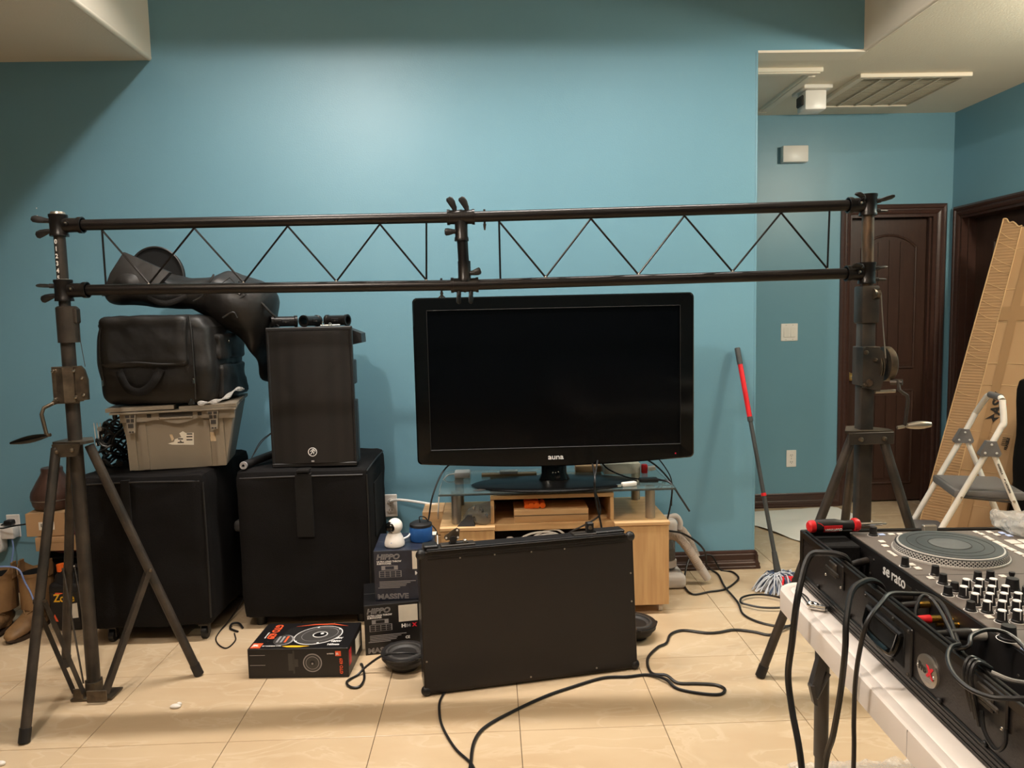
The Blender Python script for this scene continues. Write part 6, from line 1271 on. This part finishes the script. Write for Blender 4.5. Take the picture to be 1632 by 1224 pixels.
# oval badge
bd = part('badge', MB(TT).lathe([(0.0, -0.0035), (0.90, -0.0035), (1.0, -0.002), (1.0, 0.003)], (CX0, -0.548, 0.8035), 36, 'X', 0.0300, 0.0250), 'silver', t)
bd.data.materials[0] = M['silver']
text('Pro', 0.0165, 'dkprint', t, TP(CX0-0.0042, -0.527, 0.8000), -TYD, (0, 0, 1), 'lettering', 0.0003, 0.0010, sx=0.9)
text('X', 0.0235, 'redtxt', t, TP(CX0-0.0044, -0.5525, 0.7985), -TYD, (0, 0, 1), 'lettering', 0.0003, 0.0014, sx=1.0)
for k in range(3): part('badge_line', MB(TT).box(CX0-0.0040, CX0-0.0034, -0.566+0.003*k, -0.531-0.004*k, 0.7945-0.0035*k, 0.7955-0.0035*k), 'greyprint', bd)
for d in (-0.0235, 0.0235): part('badge_rivet', MB(TT).ball((CX0-0.0035, -0.548+d, 0.8035), 0.0026, 0.0026, 0.0026, 8, 6), 'chrome', bd)
part('foam_block', MB(TT).box(CX0+0.012, 0.156, -0.085, CY1-0.010, CZ0+0.008, 0.858, 0.003), 'cloth', t)
part('foam_block', MB(TT).box(0.17, 0.60, -0.80, -0.012, CZ0+0.008, 0.772, 0.002), 'cloth', t)

# ---- controller
KX0, KX1, KY0, KY1, KZ = 0.165, 0.575, -0.760, -0.004, 0.8655
t = thing('dj_controller', 'grey dj controller with silver platter and many knobs inside the flight case', 'dj controller', TP(0.37, -0.38, 0.772))
part('chassis', MB(TT).box(KX0, KX1, KY0, KY1, 0.7725, KZ-0.004, 0.003), 'blackplast', t)
part('top_plate', MB(TT).box(KX0-0.001, KX1+0.001, KY0-0.001, KY1, KZ-0.004, KZ, 0.001), 'mixer', t)
part('top_seam', MB(TT).box(KX0, KX1, -0.2885, -0.2875, KZ-0.001, KZ+0.0003).box(KX0, KX1, -0.5385, -0.5375, KZ-0.001, KZ+0.0003), 'dkprint', t)
text('se', 0.034, 'whiteprint', t, TP(KX0-0.0006, -0.168, 0.8260), -TYD, (0, 0, 1), 'lettering', 0.0004, 0.0003)
text('r', 0.034, 'whiteprint', t, TP(KX0-0.0006, -0.204, 0.8260), -TYD, (0, 0, 1), 'lettering', 0.0004, 0.0003)
text('ato', 0.034, 'whiteprint', t, TP(KX0-0.0006, -0.217, 0.8260), -TYD, (0, 0, 1), 'lettering', 0.0004, 0.0003)
# platter
def platter(px_, py_):
    pz = KZ
    base = part('platter', MB(TT).lathe([(0.0, 0.0), (0.106, 0.0), (0.1065, 0.003), (0.1025, 0.0155), (0.0975, 0.0165), (0, 0.0165)], (px_, py_, pz), 64), 'blackplast', t)
    part('platter_rim', MB(TT).lathe([(0.102, 0.0), (0.1085, 0.0), (0.1085, 0.0038), (0.1045, 0.0045)], (px_, py_, pz), 64, cap=False), 'satin', base)
    part('platter_rim', MB(TT).lathe([(0.0955, 0.0150), (0.0995, 0.0150), (0.0990, 0.0175), (0.0955, 0.0180)], (px_, py_, pz), 64, cap=False), 'satin', base)
    d = MB(TT)
    for row in range(4):
        rr_ = 0.1062-0.0011*row-0.0002; zz_ = 0.0045+0.0030*row
        for k in range(84):
            a = 2*PI*(k+0.5*(row % 2))/84; w = 0.0029*(1 if row in (0, 3) else 0.85)
            c_, s_ = math.cos(a), math.sin(a); q = Vector((px_+rr_*c_, py_+rr_*s_, pz+zz_)); tn = Vector((-s_, c_, 0))*w; up = Vector((-0.30*c_, -0.30*s_, 1)).normalized()*0.0013; o_ = Vector((c_, s_, 0.3))*0.0005
            d.add([q-tn-up+o_, q+tn-up+o_, q+tn+up+o_, q-tn+up+o_], [(0, 1, 2, 3)])
    part('strobe_dots', d, 'satin', base, kind='stuff')
    v = part('vinyl', MB(TT).lathe([(0.0, 0.0165), (0.0955, 0.0165), (0.0955, 0.0190), (0.0, 0.0192)], (px_, py_, pz), 64), 'vinyl', t)
    for r in (0.040, 0.062, 0.080): part('vinyl_groove', ring(MB(TT), (px_, py_, pz+0.0188), r+0.0006, 0.0012, 0.0007, (1, 0, 0), (0, 1, 0), (0, 0, 1), 48), 'dkprint', v)
    part('slip_label', MB(TT).lathe([(0.0, 0.0192), (0.038, 0.0192), (0.038, 0.0197), (0.0, 0.0198)], (px_, py_, pz), 40), 'label', v)
platter(0.306, -0.158)
part('stylus_arm', MB(TT).box(0.318, 0.348, -0.034, -0.022, KZ, KZ+0.022, 0.002).box(0.305, 0.330, -0.045, -0.036, KZ, KZ+0.006, 0.001), 'silver', t)
def knob(x, y, r=0.0078, h=0.0190, cap=True):
    k = part('knob', MB(TT).lathe([(0.0, 0.0), (r*1.12, 0.0), (r*1.12, 0.003), (r, 0.004), (r*0.86, h), (0.0, h)], (x, y, KZ), 20), 'blackplast', t)
    if cap:
        part('knob_cap', MB(TT).lathe([(0.0, h), (r*0.84, h), (r*0.80, h+0.0012), (0.0, h+0.0013)], (x, y, KZ), 18), 'whiteprint', k)
        part('knob_pointer', MB(TT).box(x-0.0007, x+0.0007, y-r*0.98, y-r*0.80, KZ+0.004, KZ+h), 'whiteprint', k)
    part('knob_scale', ring(MB(TT), (x, y, KZ), r*1.45, 0.0012, 0.0004, (1, 0, 0), (0, 1, 0), (0, 0, 1), 20), 'whiteprint', k)
    return k
for x in (0.196, 0.221, 0.245, 0.269):
    for y in (-0.366, -0.401, -0.435, -0.469, -0.508):
        if x == 0.196 and y == -0.366: continue
        knob(x, y)
for x in (0.196, 0.221, 0.245, 0.269):
    knob(x, -0.640); knob(x, -0.675)
for (x, y) in ((0.174, -0.391), (0.174, -0.460), (0.197, -0.371)): knob(x, y, 0.0075, 0.016, False)
for (x, y) in ((0.174, -0.239), (0.206, -0.290), (0.196, -0.335), (0.265, -0.326), (0.290, -0.323)): knob(x, y, 0.0075, 0.019, False)
knob(0.206, -0.031, 0.0085, 0.020, False)
for (x, y) in ((0.166, -0.572), (0.300, -0.371), (0.300, -0.415)): knob(x, y, 0.0115, 0.022, False)
part('toggle', MB(TT).lathe([(0, 0), (0.004, 0), (0.003, 0.016), (0.005, 0.022), (0.005, 0.026), (0, 0.026)], (0.312, -0.350, KZ), 14), 'blackplast', t)
for x in (0.40, 0.43, 0.46, 0.49):
    part('fader_slot', MB(TT).box(x-0.0015, x+0.0015, -0.50, -0.36, KZ-0.001, KZ+0.0006), 'dkprint', t)
    part('fader_cap', MB(TT).box(x-0.008, x+0.008, -0.435, -0.420, KZ, KZ+0.013, 0.002), 'blackplast', t)
def pads(lst, sx, sy, m='pad', name='pad_button'):
    for (x, y) in lst: part(name, MB(TT).box(x-sx, x+sx, y-sy, y+sy, KZ, KZ+0.0022, 0.0008), m, t)
pads([(0.203, -0.080), (0.196, -0.110), (0.191, -0.231), (0.192, -0.253)], 0.0060, 0.0075)
pads([(0.249, -0.027), (0.269, -0.027)], 0.0065, 0.006); pads([(0.226, -0.028)], 0.007, 0.0065, 'padblue')
pads([(0.186, -0.150), (0.186, -0.162), (0.186, -0.174)], 0.0040, 0.0050)
pads([(0.188, -0.307), (0.187, -0.490), (0.326, -0.303), (0.329, -0.328)], 0.0055, 0.0065)
pads([(0.443, -0.020), (0.446, -0.036), (0.444, -0.058), (0.443, -0.074)], 0.0050, 0.0070)
pads([(0.443, -0.098), (0.442, -0.122), (0.442, -0.146), (0.442, -0.172), (0.442, -0.198)], 0.0058, 0.0105)
pads([(0.472, -0.022), (0.476, -0.042)], 0.0055, 0.0075); pads([(0.495, -0.030), (0.498, -0.05)], 0.0055, 0.0075, 'padblue')
for r in range(3):
    for c_ in range(4): pads([(0.478+0.028*r, -0.095-0.034*c_)], 0.0115, 0.0140)
pads([(0.190, -0.461), (0.192, -0.327), (0.214, -0.325)], 0.0030, 0.0030, 'pad', 'small_button')
pads([(0.168, -0.612), (0.192, -0.600), (0.168, -0.635)], 0.006, 0.007, 'padblue')
KYB = KX0
for (y, z) in ((-0.422, 0.832), (-0.440, 0.832), (-0.428, 0.812), (-0.446, 0.812), (-0.392, 0.812)):
    j = part('rca_jack', MB(TT).lathe([(0.0018, -0.011), (0.0042, -0.011), (0.0042, 0.0), (0.006, 0.0)], (KX0, y, z), 14, 'X'), 'gold', t)
for (y, z) in ((-0.06, 0.835), (-0.09, 0.828), (-0.11, 0.806), (-0.125, 0.84), (-0.06, 0.81), (-0.33, 0.84), (-0.345, 0.80), (-0.60, 0.82), (-0.57, 0.80)):
    part('panel_screw', MB(TT).lathe([(0, -0.0015), (0.003, -0.001), (0.0035, 0)], (KX0, y, z), 10, 'X'), 'steel', t)
part('rear_port', MB(TT).box(KX0-0.001, KX0+0.002, -0.285, -0.262, 0.818, 0.838).box(KX0-0.001, KX0+0.002, -0.075, -0.052, 0.795, 0.812).box(KX0-0.001, KX0+0.002, -0.35, -0.30, 0.800, 0.842), 'dkprint', t)

# ---- plugs and cables in the trench behind the controller
def plug(label, a, b, r, m, tipm, extra=None):
    A_ = Vector(a); B_ = Vector(b); t = thing('cable_plug', label, 'plug', TP(*a)); d = (B_-A_)
    part('plug_body', MB(TT).cyl(A_, A_+d*0.55, r*0.72, r, n=16).cyl(A_+d*0.55, A_+d*0.62, r, n=16), m, t)
    part('plug_tip', MB(TT).cyl(A_+d*0.62, B_, r*0.92, n=16), 'satin' if tipm == 'silver' else tipm, t)
    part('strain_relief', MB(TT).cyl(A_-d*0.45, A_, r*0.35, r*0.6, n=12), 'cable', t)
    return t
plug('red phono plug behind the controller', (0.112, -0.392, 0.822), (0.163, -0.392, 0.822), 0.0075, 'red', 'gold')
plug('black phono plug with gold ring, above the red one behind the controller', (0.112, -0.352, 0.832), (0.163, -0.350, 0.832), 0.0070, 'blackplast', 'gold')
plug('silver tipped black microphone plug in the near loop of cable', (0.100, -0.520, 0.852), (0.163, -0.517, 0.848), 0.0100, 'blackplast', 'silver')
plug('black plug lying in the case trench below the lettering on the controller', (0.105, -0.290, 0.824), (0.163, -0.285, 0.822), 0.0095, 'blackplast', 'steel')
plug('slim black jack plug by the lettering on the controller', (0.112, -0.256, 0.806), (0.163, -0.253, 0.806), 0.0055, 'blackplast', 'gold')
plug('black power plug beside the far corner of the controller', (0.112, -0.118, 0.826), (0.163, -0.098, 0.830), 0.0085, 'blackplast', 'steel')
def tl(label, pts, r=0.003, m='cable', sub=6): return single('cable', MB(TT).tube(pts, r, 8, sub), m, label, 'cable', TP(*pts[0]))
W2 = lambda x, y, z: tuple(TT.inverted() @ Vector((x, y, z)))
tl('thick black cable hanging over the far end of the flight case', [(0.10, -0.125, 0.815), (0.085, -0.19, 0.850), (0.068, -0.205, 0.8755), (0.035, -0.192, 0.880), (0.005, -0.180, 0.866)]+[W2(0.612, 1.440, 0.800), W2(0.603, 1.445, 0.70), W2(0.60, 1.455, 0.627), W2(0.60, 1.434, 0.564), W2(0.60, 1.382, 0.467), W2(0.60, 1.34, 0.25), W2(0.62, 1.33, 0.02)], 0.0067)
tl('thick black cable hanging over the flight case beside its handle', [(0.10, -0.31, 0.82), (0.085, -0.335, 0.858), (0.066, -0.345, 0.8755), (0.035, -0.37, 0.885), (0.0, -0.40, 0.878)]+[W2(0.605, 1.222, 0.842), W2(0.60, 1.214, 0.793), W2(0.60, 1.227, 0.713), W2(0.60, 1.252, 0.617), W2(0.60, 1.282, 0.531), W2(0.60, 1.30, 0.30), W2(0.61, 1.29, 0.02)], 0.0056)
tl('thin black cable crossing the flight case edge and hanging to the floor', [W2(0.60, 1.20, 0.02), W2(0.60, 1.19, 0.3), W2(0.60, 1.177, 0.598), W2(0.60, 1.179, 0.683), W2(0.60, 1.177, 0.75), W2(0.60, 1.165, 0.812), W2(0.605, 1.152, 0.868), (0.020, -0.470, 0.886), (0.047, -0.444, 0.890), (0.085, -0.434, 0.886), (0.118, -0.432, 0.882), (0.130, -0.450, 0.874), (0.124, -0.488, 0.862), (0.108, -0.536, 0.850), (0.092, -0.590, 0.835), (0.088, -0.61, 0.80)], 0.0040)
tl('thin black cable looping inside the trench across the red plug', [(0.086, -0.500, 0.815), (0.078, -0.470, 0.855), (0.09, -0.452, 0.878), (0.107, -0.438, 0.884), (0.117, -0.452, 0.878), (0.108, -0.510, 0.862), (0.090, -0.572, 0.845), (0.084, -0.600, 0.815)], 0.0030)
tl('grey black cable loop hanging out over the flight case edge near the badge', [(0.100, -0.52, 0.845), (0.075, -0.60, 0.872), (0.045, -0.632, 0.882), (0.022, -0.664, 0.880), (0.009, -0.703, 0.876), (0.010, -0.739, 0.874), (0.023, -0.765, 0.876), (0.040, -0.775, 0.880), (0.062, -0.785, 0.882), (0.10, -0.80, 0.86)], 0.0034, 'cable')
tl('black cable loop standing up inside the case round the microphone plug', [(0.090, -0.545, 0.835), (0.066, -0.610, 0.868), (0.070, -0.633, 0.884), (0.086, -0.612, 0.890), (0.118, -0.597, 0.892), (0.144, -0.600, 0.888), (0.152, -0.625, 0.880), (0.150, -0.68, 0.86)], 0.0032)
tl('pale grey cable lying in the near end of the case trench', [(0.068, -0.69, 0.872), (0.085, -0.705, 0.868), (0.115, -0.705, 0.862), (0.145, -0.715, 0.855)], 0.0034, 'greycable')
t = thing('cable_ties', 'bunch of black cable tied over the latch of the flight case near the badge', 'cable tie', TP(0.055, -0.68, 0.83))
for k in range(3): part('strand', MB(TT).tube([(0.080, -0.655-0.008*k, 0.868), (0.055, -0.662-0.008*k, 0.880), (0.044, -0.668-0.008*k, 0.862), (0.047, -0.672-0.008*k, 0.832), (0.052, -0.676-0.009*k, 0.808-0.006*k)], 0.0032, 7, 5), 'cable', t)
part('twisted_end', MB(TT).tube([(0.050, -0.70, 0.822), (0.046, -0.715, 0.800), (0.046, -0.74, 0.790), (0.048, -0.755, 0.806), (0.052, -0.75, 0.825)], 0.003, 7, 5), 'cable', t)
# jack adapter with thin wires on the table
t = thing('jack_adapter', 'small chrome jack with thin black wires on the white table beside the case', 'jack', TP(0.035, -0.13, 0.740))
part('ring', MB(TT).tube([(0.033+0.010*math.cos(2*PI*i/12), -0.136+0.012*math.sin(2*PI*i/12), 0.747) for i in range(12)], 0.0035, 8, 2, closed=True), 'blackplast', t)
part('barrel', MB(TT).cyl((0.022, -0.146, 0.7475), (0.050, -0.158, 0.7465), 0.0062, n=14).cyl((0.036, -0.124, 0.7455), (0.052, -0.152, 0.7455), 0.0045, n=12), 'chrome', t)
part('head', MB(TT).ball((0.026, -0.140, 0.749), 0.0085, 0.0085, 0.008, 14, 10), 'chrome', t)
for k in (0, 1): part('wire', MB(TT).tube([(0.026+0.004*k, -0.132, 0.744), (0.028+0.008*k, -0.10, 0.746), (0.032+0.006*k, -0.065, 0.743), (0.030, -0.04, 0.7425)], 0.0016, 6, 4), 'cable', t)
# screwdriver lying across the corner of the case
t = thing('screwdriver', 'red and black screwdriver lying across the far corner of the flight case', 'screwdriver', (0.76, 1.60, 0.869))
sy_, sz_ = 1.632, 0.8865
P0 = Vector((0.717, sy_, sz_)); D_ = Vector((1.0, 0.0, 0.012)).normalized(); Tm = Matrix.Translation(P0) @ Matrix.Rotation(0.03, 4, 'Z')
part('butt_cap', MB(Tm).lathe([(0.0, -0.003), (0.010, -0.002), (0.0135, 0.002), (0.0142, 0.010), (0.0135, 0.014)], (0, 0, 0), 24, 'X'), 'red', t)
part('handle', MB(Tm).lathe([(0.0138, 0.012), (0.0150, 0.022), (0.0155, 0.04), (0.0150, 0.062), (0.0115, 0.078), (0.0105, 0.086), (0.0108, 0.100), (0.0118, 0.103)], (0, 0, 0), 24, 'X'), 'blackplast', t)
part('collar', MB(Tm).lathe([(0.0118, 0.102), (0.0152, 0.104), (0.0155, 0.112), (0.0125, 0.117), (0.0075, 0.119), (0.0, 0.119)], (0, 0, 0), 24, 'X'), 'red', t)
part('shaft', MB(Tm).cyl((0.118, 0, 0), (0.172, 0, 0.0), 0.0042, n=14).cyl((0.172, 0, 0), (0.182, 0, 0), 0.0026, n=10), 'chrome', t)
# red name panel wrapped on the side of the handle
vs = []; nn_ = 12
for i in range(nn_+1):
    x = 0.028+0.044*i/nn_
    for a in (-2.05, -1.75, -1.45, -1.20):
        r = 0.0158 if x < 0.064 else 0.0158-(x-0.064)*0.25
        vs.append((x, r*math.sin(a+PI/2-PI/2) if False else -r*math.cos(a+PI/2), -r*math.sin(a+PI/2)*-1))
vs = []
for i in range(nn_+1):
    x = 0.028+0.044*i/nn_; r = 0.0159 if x < 0.060 else 0.0159-(x-0.060)*0.14
    for b in (-48, -32, -14, 4, 18): vs.append((x, -r*math.cos(math.radians(b)), r*math.sin(math.radians(b))))
fs = [(i*5+j, i*5+j+1, (i+1)*5+j+1, (i+1)*5+j) for i in range(nn_) for j in range(4)]
part('name_panel', MB(Tm).add(vs, fs), 'red', t)
part('red_stripe', MB(Tm).tube([(0.016, -0.0105, 0.0108), (0.022, -0.0128, 0.0085), (0.027, -0.0152, 0.004)], 0.0010, 6, 4), 'red', t)
text('CRAFTSMAN', 0.0078, 'whiteprint', t, Tm @ Vector((0.0705, -0.0166, -0.0030)), (-1, 0, 0), (0, 0.25, -1), 'lettering', 0.0006, 0.0002, sx=0.88)
# clear bag lying on the controller
def crumple(w):
    return Vector((w.x, w.y, w.z+0.010*noise.noise(w*40)))
single('bubble_wrap', MB(TT).soft(0.500, 0.66, -0.085, 0.035, 0.868, 0.905, 0.014, 24, 0.010, 26, 6, None), 'clear', 'crinkled clear bubble wrap on the far right corner of the controller', 'bubble wrap', TP(0.58, -0.02, 0.868))
def sheetf(u, v):
    x = 0.02+0.56*u; y = -0.16+0.52*v
    p = TP(x, y, 0); p = Vector((0.86+0.52*u, 1.76+0.34*v, 0)); p.z = 0.004+0.022*abs(noise.noise(Vector((u*7, v*5, 0.3))))+0.02*abs(noise.noise(Vector((u*16, v*12, 2.3))))
    return p
single('plastic_sheet', MB().grid(sheetf, 40, 26), 'clear', 'crumpled clear plastic sheet on the floor under the table', 'plastic', (1.1, 1.9, 0))

# ================================================================== step ladder
JN = Vector((2.334, 3.362, 0.72)); JF = Vector((2.439, 3.717, 0.72)); dd = Vector((-0.959, 0.284, 0))
t = thing('step_ladder', 'white two-step ladder with grey treads before the leaning cardboard', 'ladder', (2.40, 3.54, 0))
KF, KR = 0.475, 0.40
GN = Vector((2.388, 3.370, 0.940)); GF = Vector((2.436, 3.530, 0.940))
for nm, J, G in (('n', JN, GN), ('f', JF, GF)):
    foot = J+dd*KF*0.72; foot.z = 0.012
    bend = J-dd*0.052+Vector((0, 0, 0.115))
    top = G
    part('front_rail', MB().tube([foot, J, bend-(bend-J).normalized()*0.0], 0.0135, 14, smooth=False), 'ladder', t)
    part('upper_rail', MB().tube([J.lerp(bend, 0.8), bend, bend.lerp(top, 0.8)+Vector((0, 0, 0.010)), top.lerp(bend, 0.06)+Vector((0, 0, 0.004)), top.lerp(GF if nm == 'n' else GN, 0.12)+Vector((0, 0, 0.008))], 0.0140, 14, 5), 'ladder', t)
    rf = J-dd*KR*0.72; rf.z = 0.012
    part('rear_leg', MB().tube([J-dd*0.010-Vector((0, 0, 0.02)), rf], 0.0125, 14, smooth=False), 'ladder', t)
    for p in (foot, rf): part('foot_cap', MB().cyl((p.x, p.y, 0), (p.x, p.y, 0.035), 0.018, n=14), 'laddergrey', t)
    sd = Vector((0.284, 0.959, 0))
    Tg = frame(J, -dd)
    off = -0.018
    hb = part('hinge_plate', MB(Tg).prism([(-0.018, 0.028), (0.020, 0.028), (0.042, -0.030), (0.036, -0.044), (-0.046, -0.044), (-0.050, -0.034)], -0.019, 0.019, 'Y'), 'laddergrey', t)
    for (x, z) in ((0.0, 0.012), (-0.026, -0.028), (0.022, -0.028)):
        part('rivet', MB(Tg).lathe([(0, -0.0235), (0.004, -0.023), (0.006, -0.019), (0.006, 0.019), (0.004, 0.023), (0, 0.0235)], (x, 0, z), 10, 'Y'), 'satin', hb)
part('grip', MB().tube([GN.lerp(GF, 0.10)+Vector((0, 0, 0.008)), GN.lerp(GF, 0.90)+Vector((0, 0, 0.008))], 0.0160, 16, smooth=False), 'laddergrey', t)
def tread(z, front_over, depth, nm):
    # tread between the rails at height z
    a = JN+dd*KF*(0.72-z); c_ = JF+dd*KF*(0.72-z); a.z = c_.z = z
    side = (c_-a).normalized(); Tt = frame(a+dd*front_over, side, (0, 0, 1)); L_ = (c_-a).length
    # local x across the ladder, y towards the back
    s = 1 if (Tt.to_3x3() @ Vector((0, 1, 0))).dot(-dd) > 0 else -1
    y0, y1 = sorted((0.0, s*depth))
    tr = part('tread', MB(Tt).box(0.006, L_-0.006, y0, y1, -0.040, 0.0, 0.010, 2), 'laddergrey', t)
    part('tread_grip', MB(Tt).box(0.02, L_-0.02, y0+0.015, y1-0.015, 0.0, 0.0012), 'laddergrey', tr)
    return Tt, s, L_
Tt, s_, L_ = tread(0.505, 0.040, 0.300, 'top')
tread(0.262, 0.055, 0.165, 'low')
part('locking_arm', MB().tube([JN+dd*KF*0.245+Vector((0, 0, -0.245)), JN-dd*KR*0.262+Vector((0, 0, -0.262))], 0.0055, 8, smooth=False), 'steel', t)
part('support_tube', MB().tube([JF-dd*KR*0.3+Vector((0, 0, -0.30)), JF-dd*KR*0.6+Vector((0, 0, -0.62))], 0.012, 12, smooth=False), 'ladder', t)
part('cross_brace', MB().tube([JN-dd*KR*0.50+Vector((0, 0, -0.50)), JF-dd*KR*0.50+Vector((0, 0, -0.50))], 0.009, 10, smooth=False), 'ladder', t)
for z in (0.475, 0.465):
    p = JN+dd*KF*(0.72-z) if z > 0.47 else JN-dd*KR*(0.72-z); p.z = z
    part('rivet', MB().cyl(p-Vector((0.284, 0.959, 0))*0.0165, p, 0.006, n=10), 'chrome', t)
ld = (-dd*KR*0.72+Vector((0, 0, -0.72))).normalized()
po = JN+ld*0.085-Vector((0.284, 0.959, 0))*0.0132
text('GORILLA', 0.0135, 'dkprint', t, po+Vector((-0.006, 0, 0)), ld, (0.5, 0, 0.3), 'lettering', 0.0004, 0.0002)
text('LADDERS', 0.0135, 'dkprint', t, po+ld*0.092+Vector((-0.006, 0, 0)), ld, (0.5, 0, 0.3), 'lettering', 0.0004, 0.0002)
pm = po+ld*0.077
part('emblem', MB().add([pm+Vector((-0.006, -0.0005, 0.004)), pm+ld*0.012+Vector((-0.001, -0.0005, 0.010)), pm+ld*0.009+Vector((0.0, -0.0005, 0.0)), pm+ld*0.012+Vector((0.003, -0.0005, -0.006))], [(0, 1, 2), (0, 2, 3)]), 'dkprint', t)

# ================================================================== cardboard leaning in the doorway
BL, BR = Vector((2.824, 4.452, 0.0)), Vector((2.995, 4.195, 0.0)); TL, TR = Vector((3.158, 4.345, 1.84)), Vector((3.262, 4.125, 1.845))
FL, FT = Vector((2.738, 4.585, 0.0)), Vector((3.118, 4.447, 1.90))
nrm = (BR-BL).cross(TL-BL).normalized()
if nrm.x > 0: nrm = -nrm
t = thing('cardboard', 'long flattened cardboard box leaning in the right doorway behind the ladder', 'cardboard', (2.9, 4.35, 0))
def pt(u, v): return BL.lerp(BR, u).lerp(TL.lerp(TR, u), v)
def ft(u, v): return FL.lerp(BL, u).lerp(FT.lerp(TL, u), v)
def sheet(f, nu, nv, th, wob, seed):
    mb = MB(); A_ = []; B_ = []
    for j in range(nv+1):
        for i in range(nu+1):
            p = f(i/nu, j/nv); w = nrm*noise.noise(Vector((i*0.7+seed, j*0.45, seed)))*wob
            if 0 < j < nv or seed < 5: A_.append(p+w); B_.append(p+w-nrm*th)
            else: A_.append(p); B_.append(p-nrm*th)
    n = (nu+1)*(nv+1); k = nu+1
    fs = []
    for j in range(nv):
        for i in range(nu):
            q = (j*k+i, j*k+i+1, (j+1)*k+i+1, (j+1)*k+i); fs += [q, tuple(n+x for x in reversed(q))]
    for j in range(nv): fs += [(j*k, (j+1)*k, n+(j+1)*k, n+j*k), (j*k+nu, n+j*k+nu, n+(j+1)*k+nu, (j+1)*k+nu)]
    for i in range(nu): fs += [(i, n+i, n+i+1, i+1), (nv*k+i, nv*k+i+1, n+nv*k+i+1, n+nv*k+i)]
    return mb.add(A_+B_, fs)
part('main_panel', sheet(pt, 6, 30, 0.030, 0.004, 1), 'board', t)
part('side_flap', sheet(ft, 4, 40, 0.006, 0.006, 2), 'boardin', t, label='corrugated inside of the flap')
def edge(f, pts, name='edge_fold', r=0.0028, m='boardedge'): part(name, MB().tube([f(u, v)+nrm*0.002 for u, v in pts], r, 6, 4), m, t)
edge(ft, [(0.0, k/12) for k in range(13)], 'torn_edge', 0.0035); edge(pt, [(0.0, k/12) for k in range(13)], 'fold_edge', 0.003); edge(ft, [(k/6, 1.0+0.004*math.sin(k*2.3)) for k in range(7)], 'torn_edge', 0.0045)
for v in (0.96, 0.93, 0.88, 0.855, 0.80, 0.77, 0.745, 0.705, 0.655, 0.63, 0.60, 0.575, 0.545, 0.45, 0.355, 0.20, 0.08): edge(ft, [(0.03, v), (0.5, v-0.004+0.004*math.sin(v*50)), (0.97, v-0.004)], 'crease', 0.0016)
for v in (0.93, 0.80, 0.695, 0.56, 0.49, 0.335, 0.205, 0.09): edge(pt, [(0.02, v), (0.5, v+0.002), (0.98, v)], 'crease', 0.0020)
for (u0, u1, v0, v1) in ((0.22, 0.40, 0.0, 0.93), (0.84, 0.99, 0.0, 0.97), (0.02, 0.98, 0.70, 0.745)):
    P = [pt(u0, v0)+nrm*0.0055, pt(u1, v0)+nrm*0.0055, pt(u1, v1)+nrm*0.0055, pt(u0, v1)+nrm*0.0055]
    N_ = 16; vs = []
    for k in range(N_+1): vs += [P[0].lerp(P[3], k/N_), P[1].lerp(P[2], k/N_)]
    part('tape_strip', MB().add(vs, [(2*k, 2*k+1, 2*k+3, 2*k+2) for k in range(N_)]), 'tape', t)
upv = (TL-BL).normalized(); lf = (BL-BR).normalized()
text('ASV', 0.075, 'dkprint', t, pt(0.50, 0.395)+nrm*0.006, upv, lf, 'lettering', 0.0006, 0.0025)
q = pt(0.54, 0.392)+nrm*0.0062
m_ = MB(); 
bolt = [(0.0, 0.035), (0.055, 0.005), (0.045, 0.035), (0.085, 0.040), (0.020, 0.085), (0.035, 0.048)]
P = [q-upv*0.04+upv*x*0.6+lf*z for x, z in bolt]
part('bolt_mark', m_.add(P, [(0, 1, 2), (0, 2, 5), (5, 2, 3), (5, 3, 4)]), 'dkprint', t)
text('FRAGILE', 0.020, 'dkprint', t, pt(0.78, 0.285)+nrm*0.006, upv, lf, 'lettering', 0.0005, 0.0008)
m_ = MB()
for k in range(5):
    a = pt(0.66, 0.300+0.006*k)+nrm*0.006; b_ = pt(0.77-0.01*k, 0.300+0.006*k)+nrm*0.006
    m_.tube([a, b_], 0.0018, 5, smooth=False)
part('printed_mark', m_, 'dkprint', t)
edge(pt, [(0.44, 0.122), (0.55, 0.128), (0.62, 0.120)], 'red_scribble', 0.0016, 'redtxt'); edge(pt, [(0.42, 0.135), (0.50, 0.140), (0.60, 0.134)], 'red_scribble', 0.0014, 'redtxt'); edge(pt, [(0.40, 0.44), (0.60, 0.43)], 'red_scribble', 0.0014, 'redtxt')
# dark bag standing at the right photo edge
t = thing('equipment_bag', 'tall black equipment bag at the right photo edge behind the ladder', 'bag', (3.06, 3.9, 0))
part('body', MB().soft(2.905, 3.165, 3.62, 4.02, 0.0, 0.98, 0.05, 14, 0.012, 5, 8), 'cloth', t)
part('strap', MB().tube([(2.905, 3.72, 0.85), (2.885, 3.74, 0.60), (2.892, 3.76, 0.30)], 0.012, 8), 'web', t)
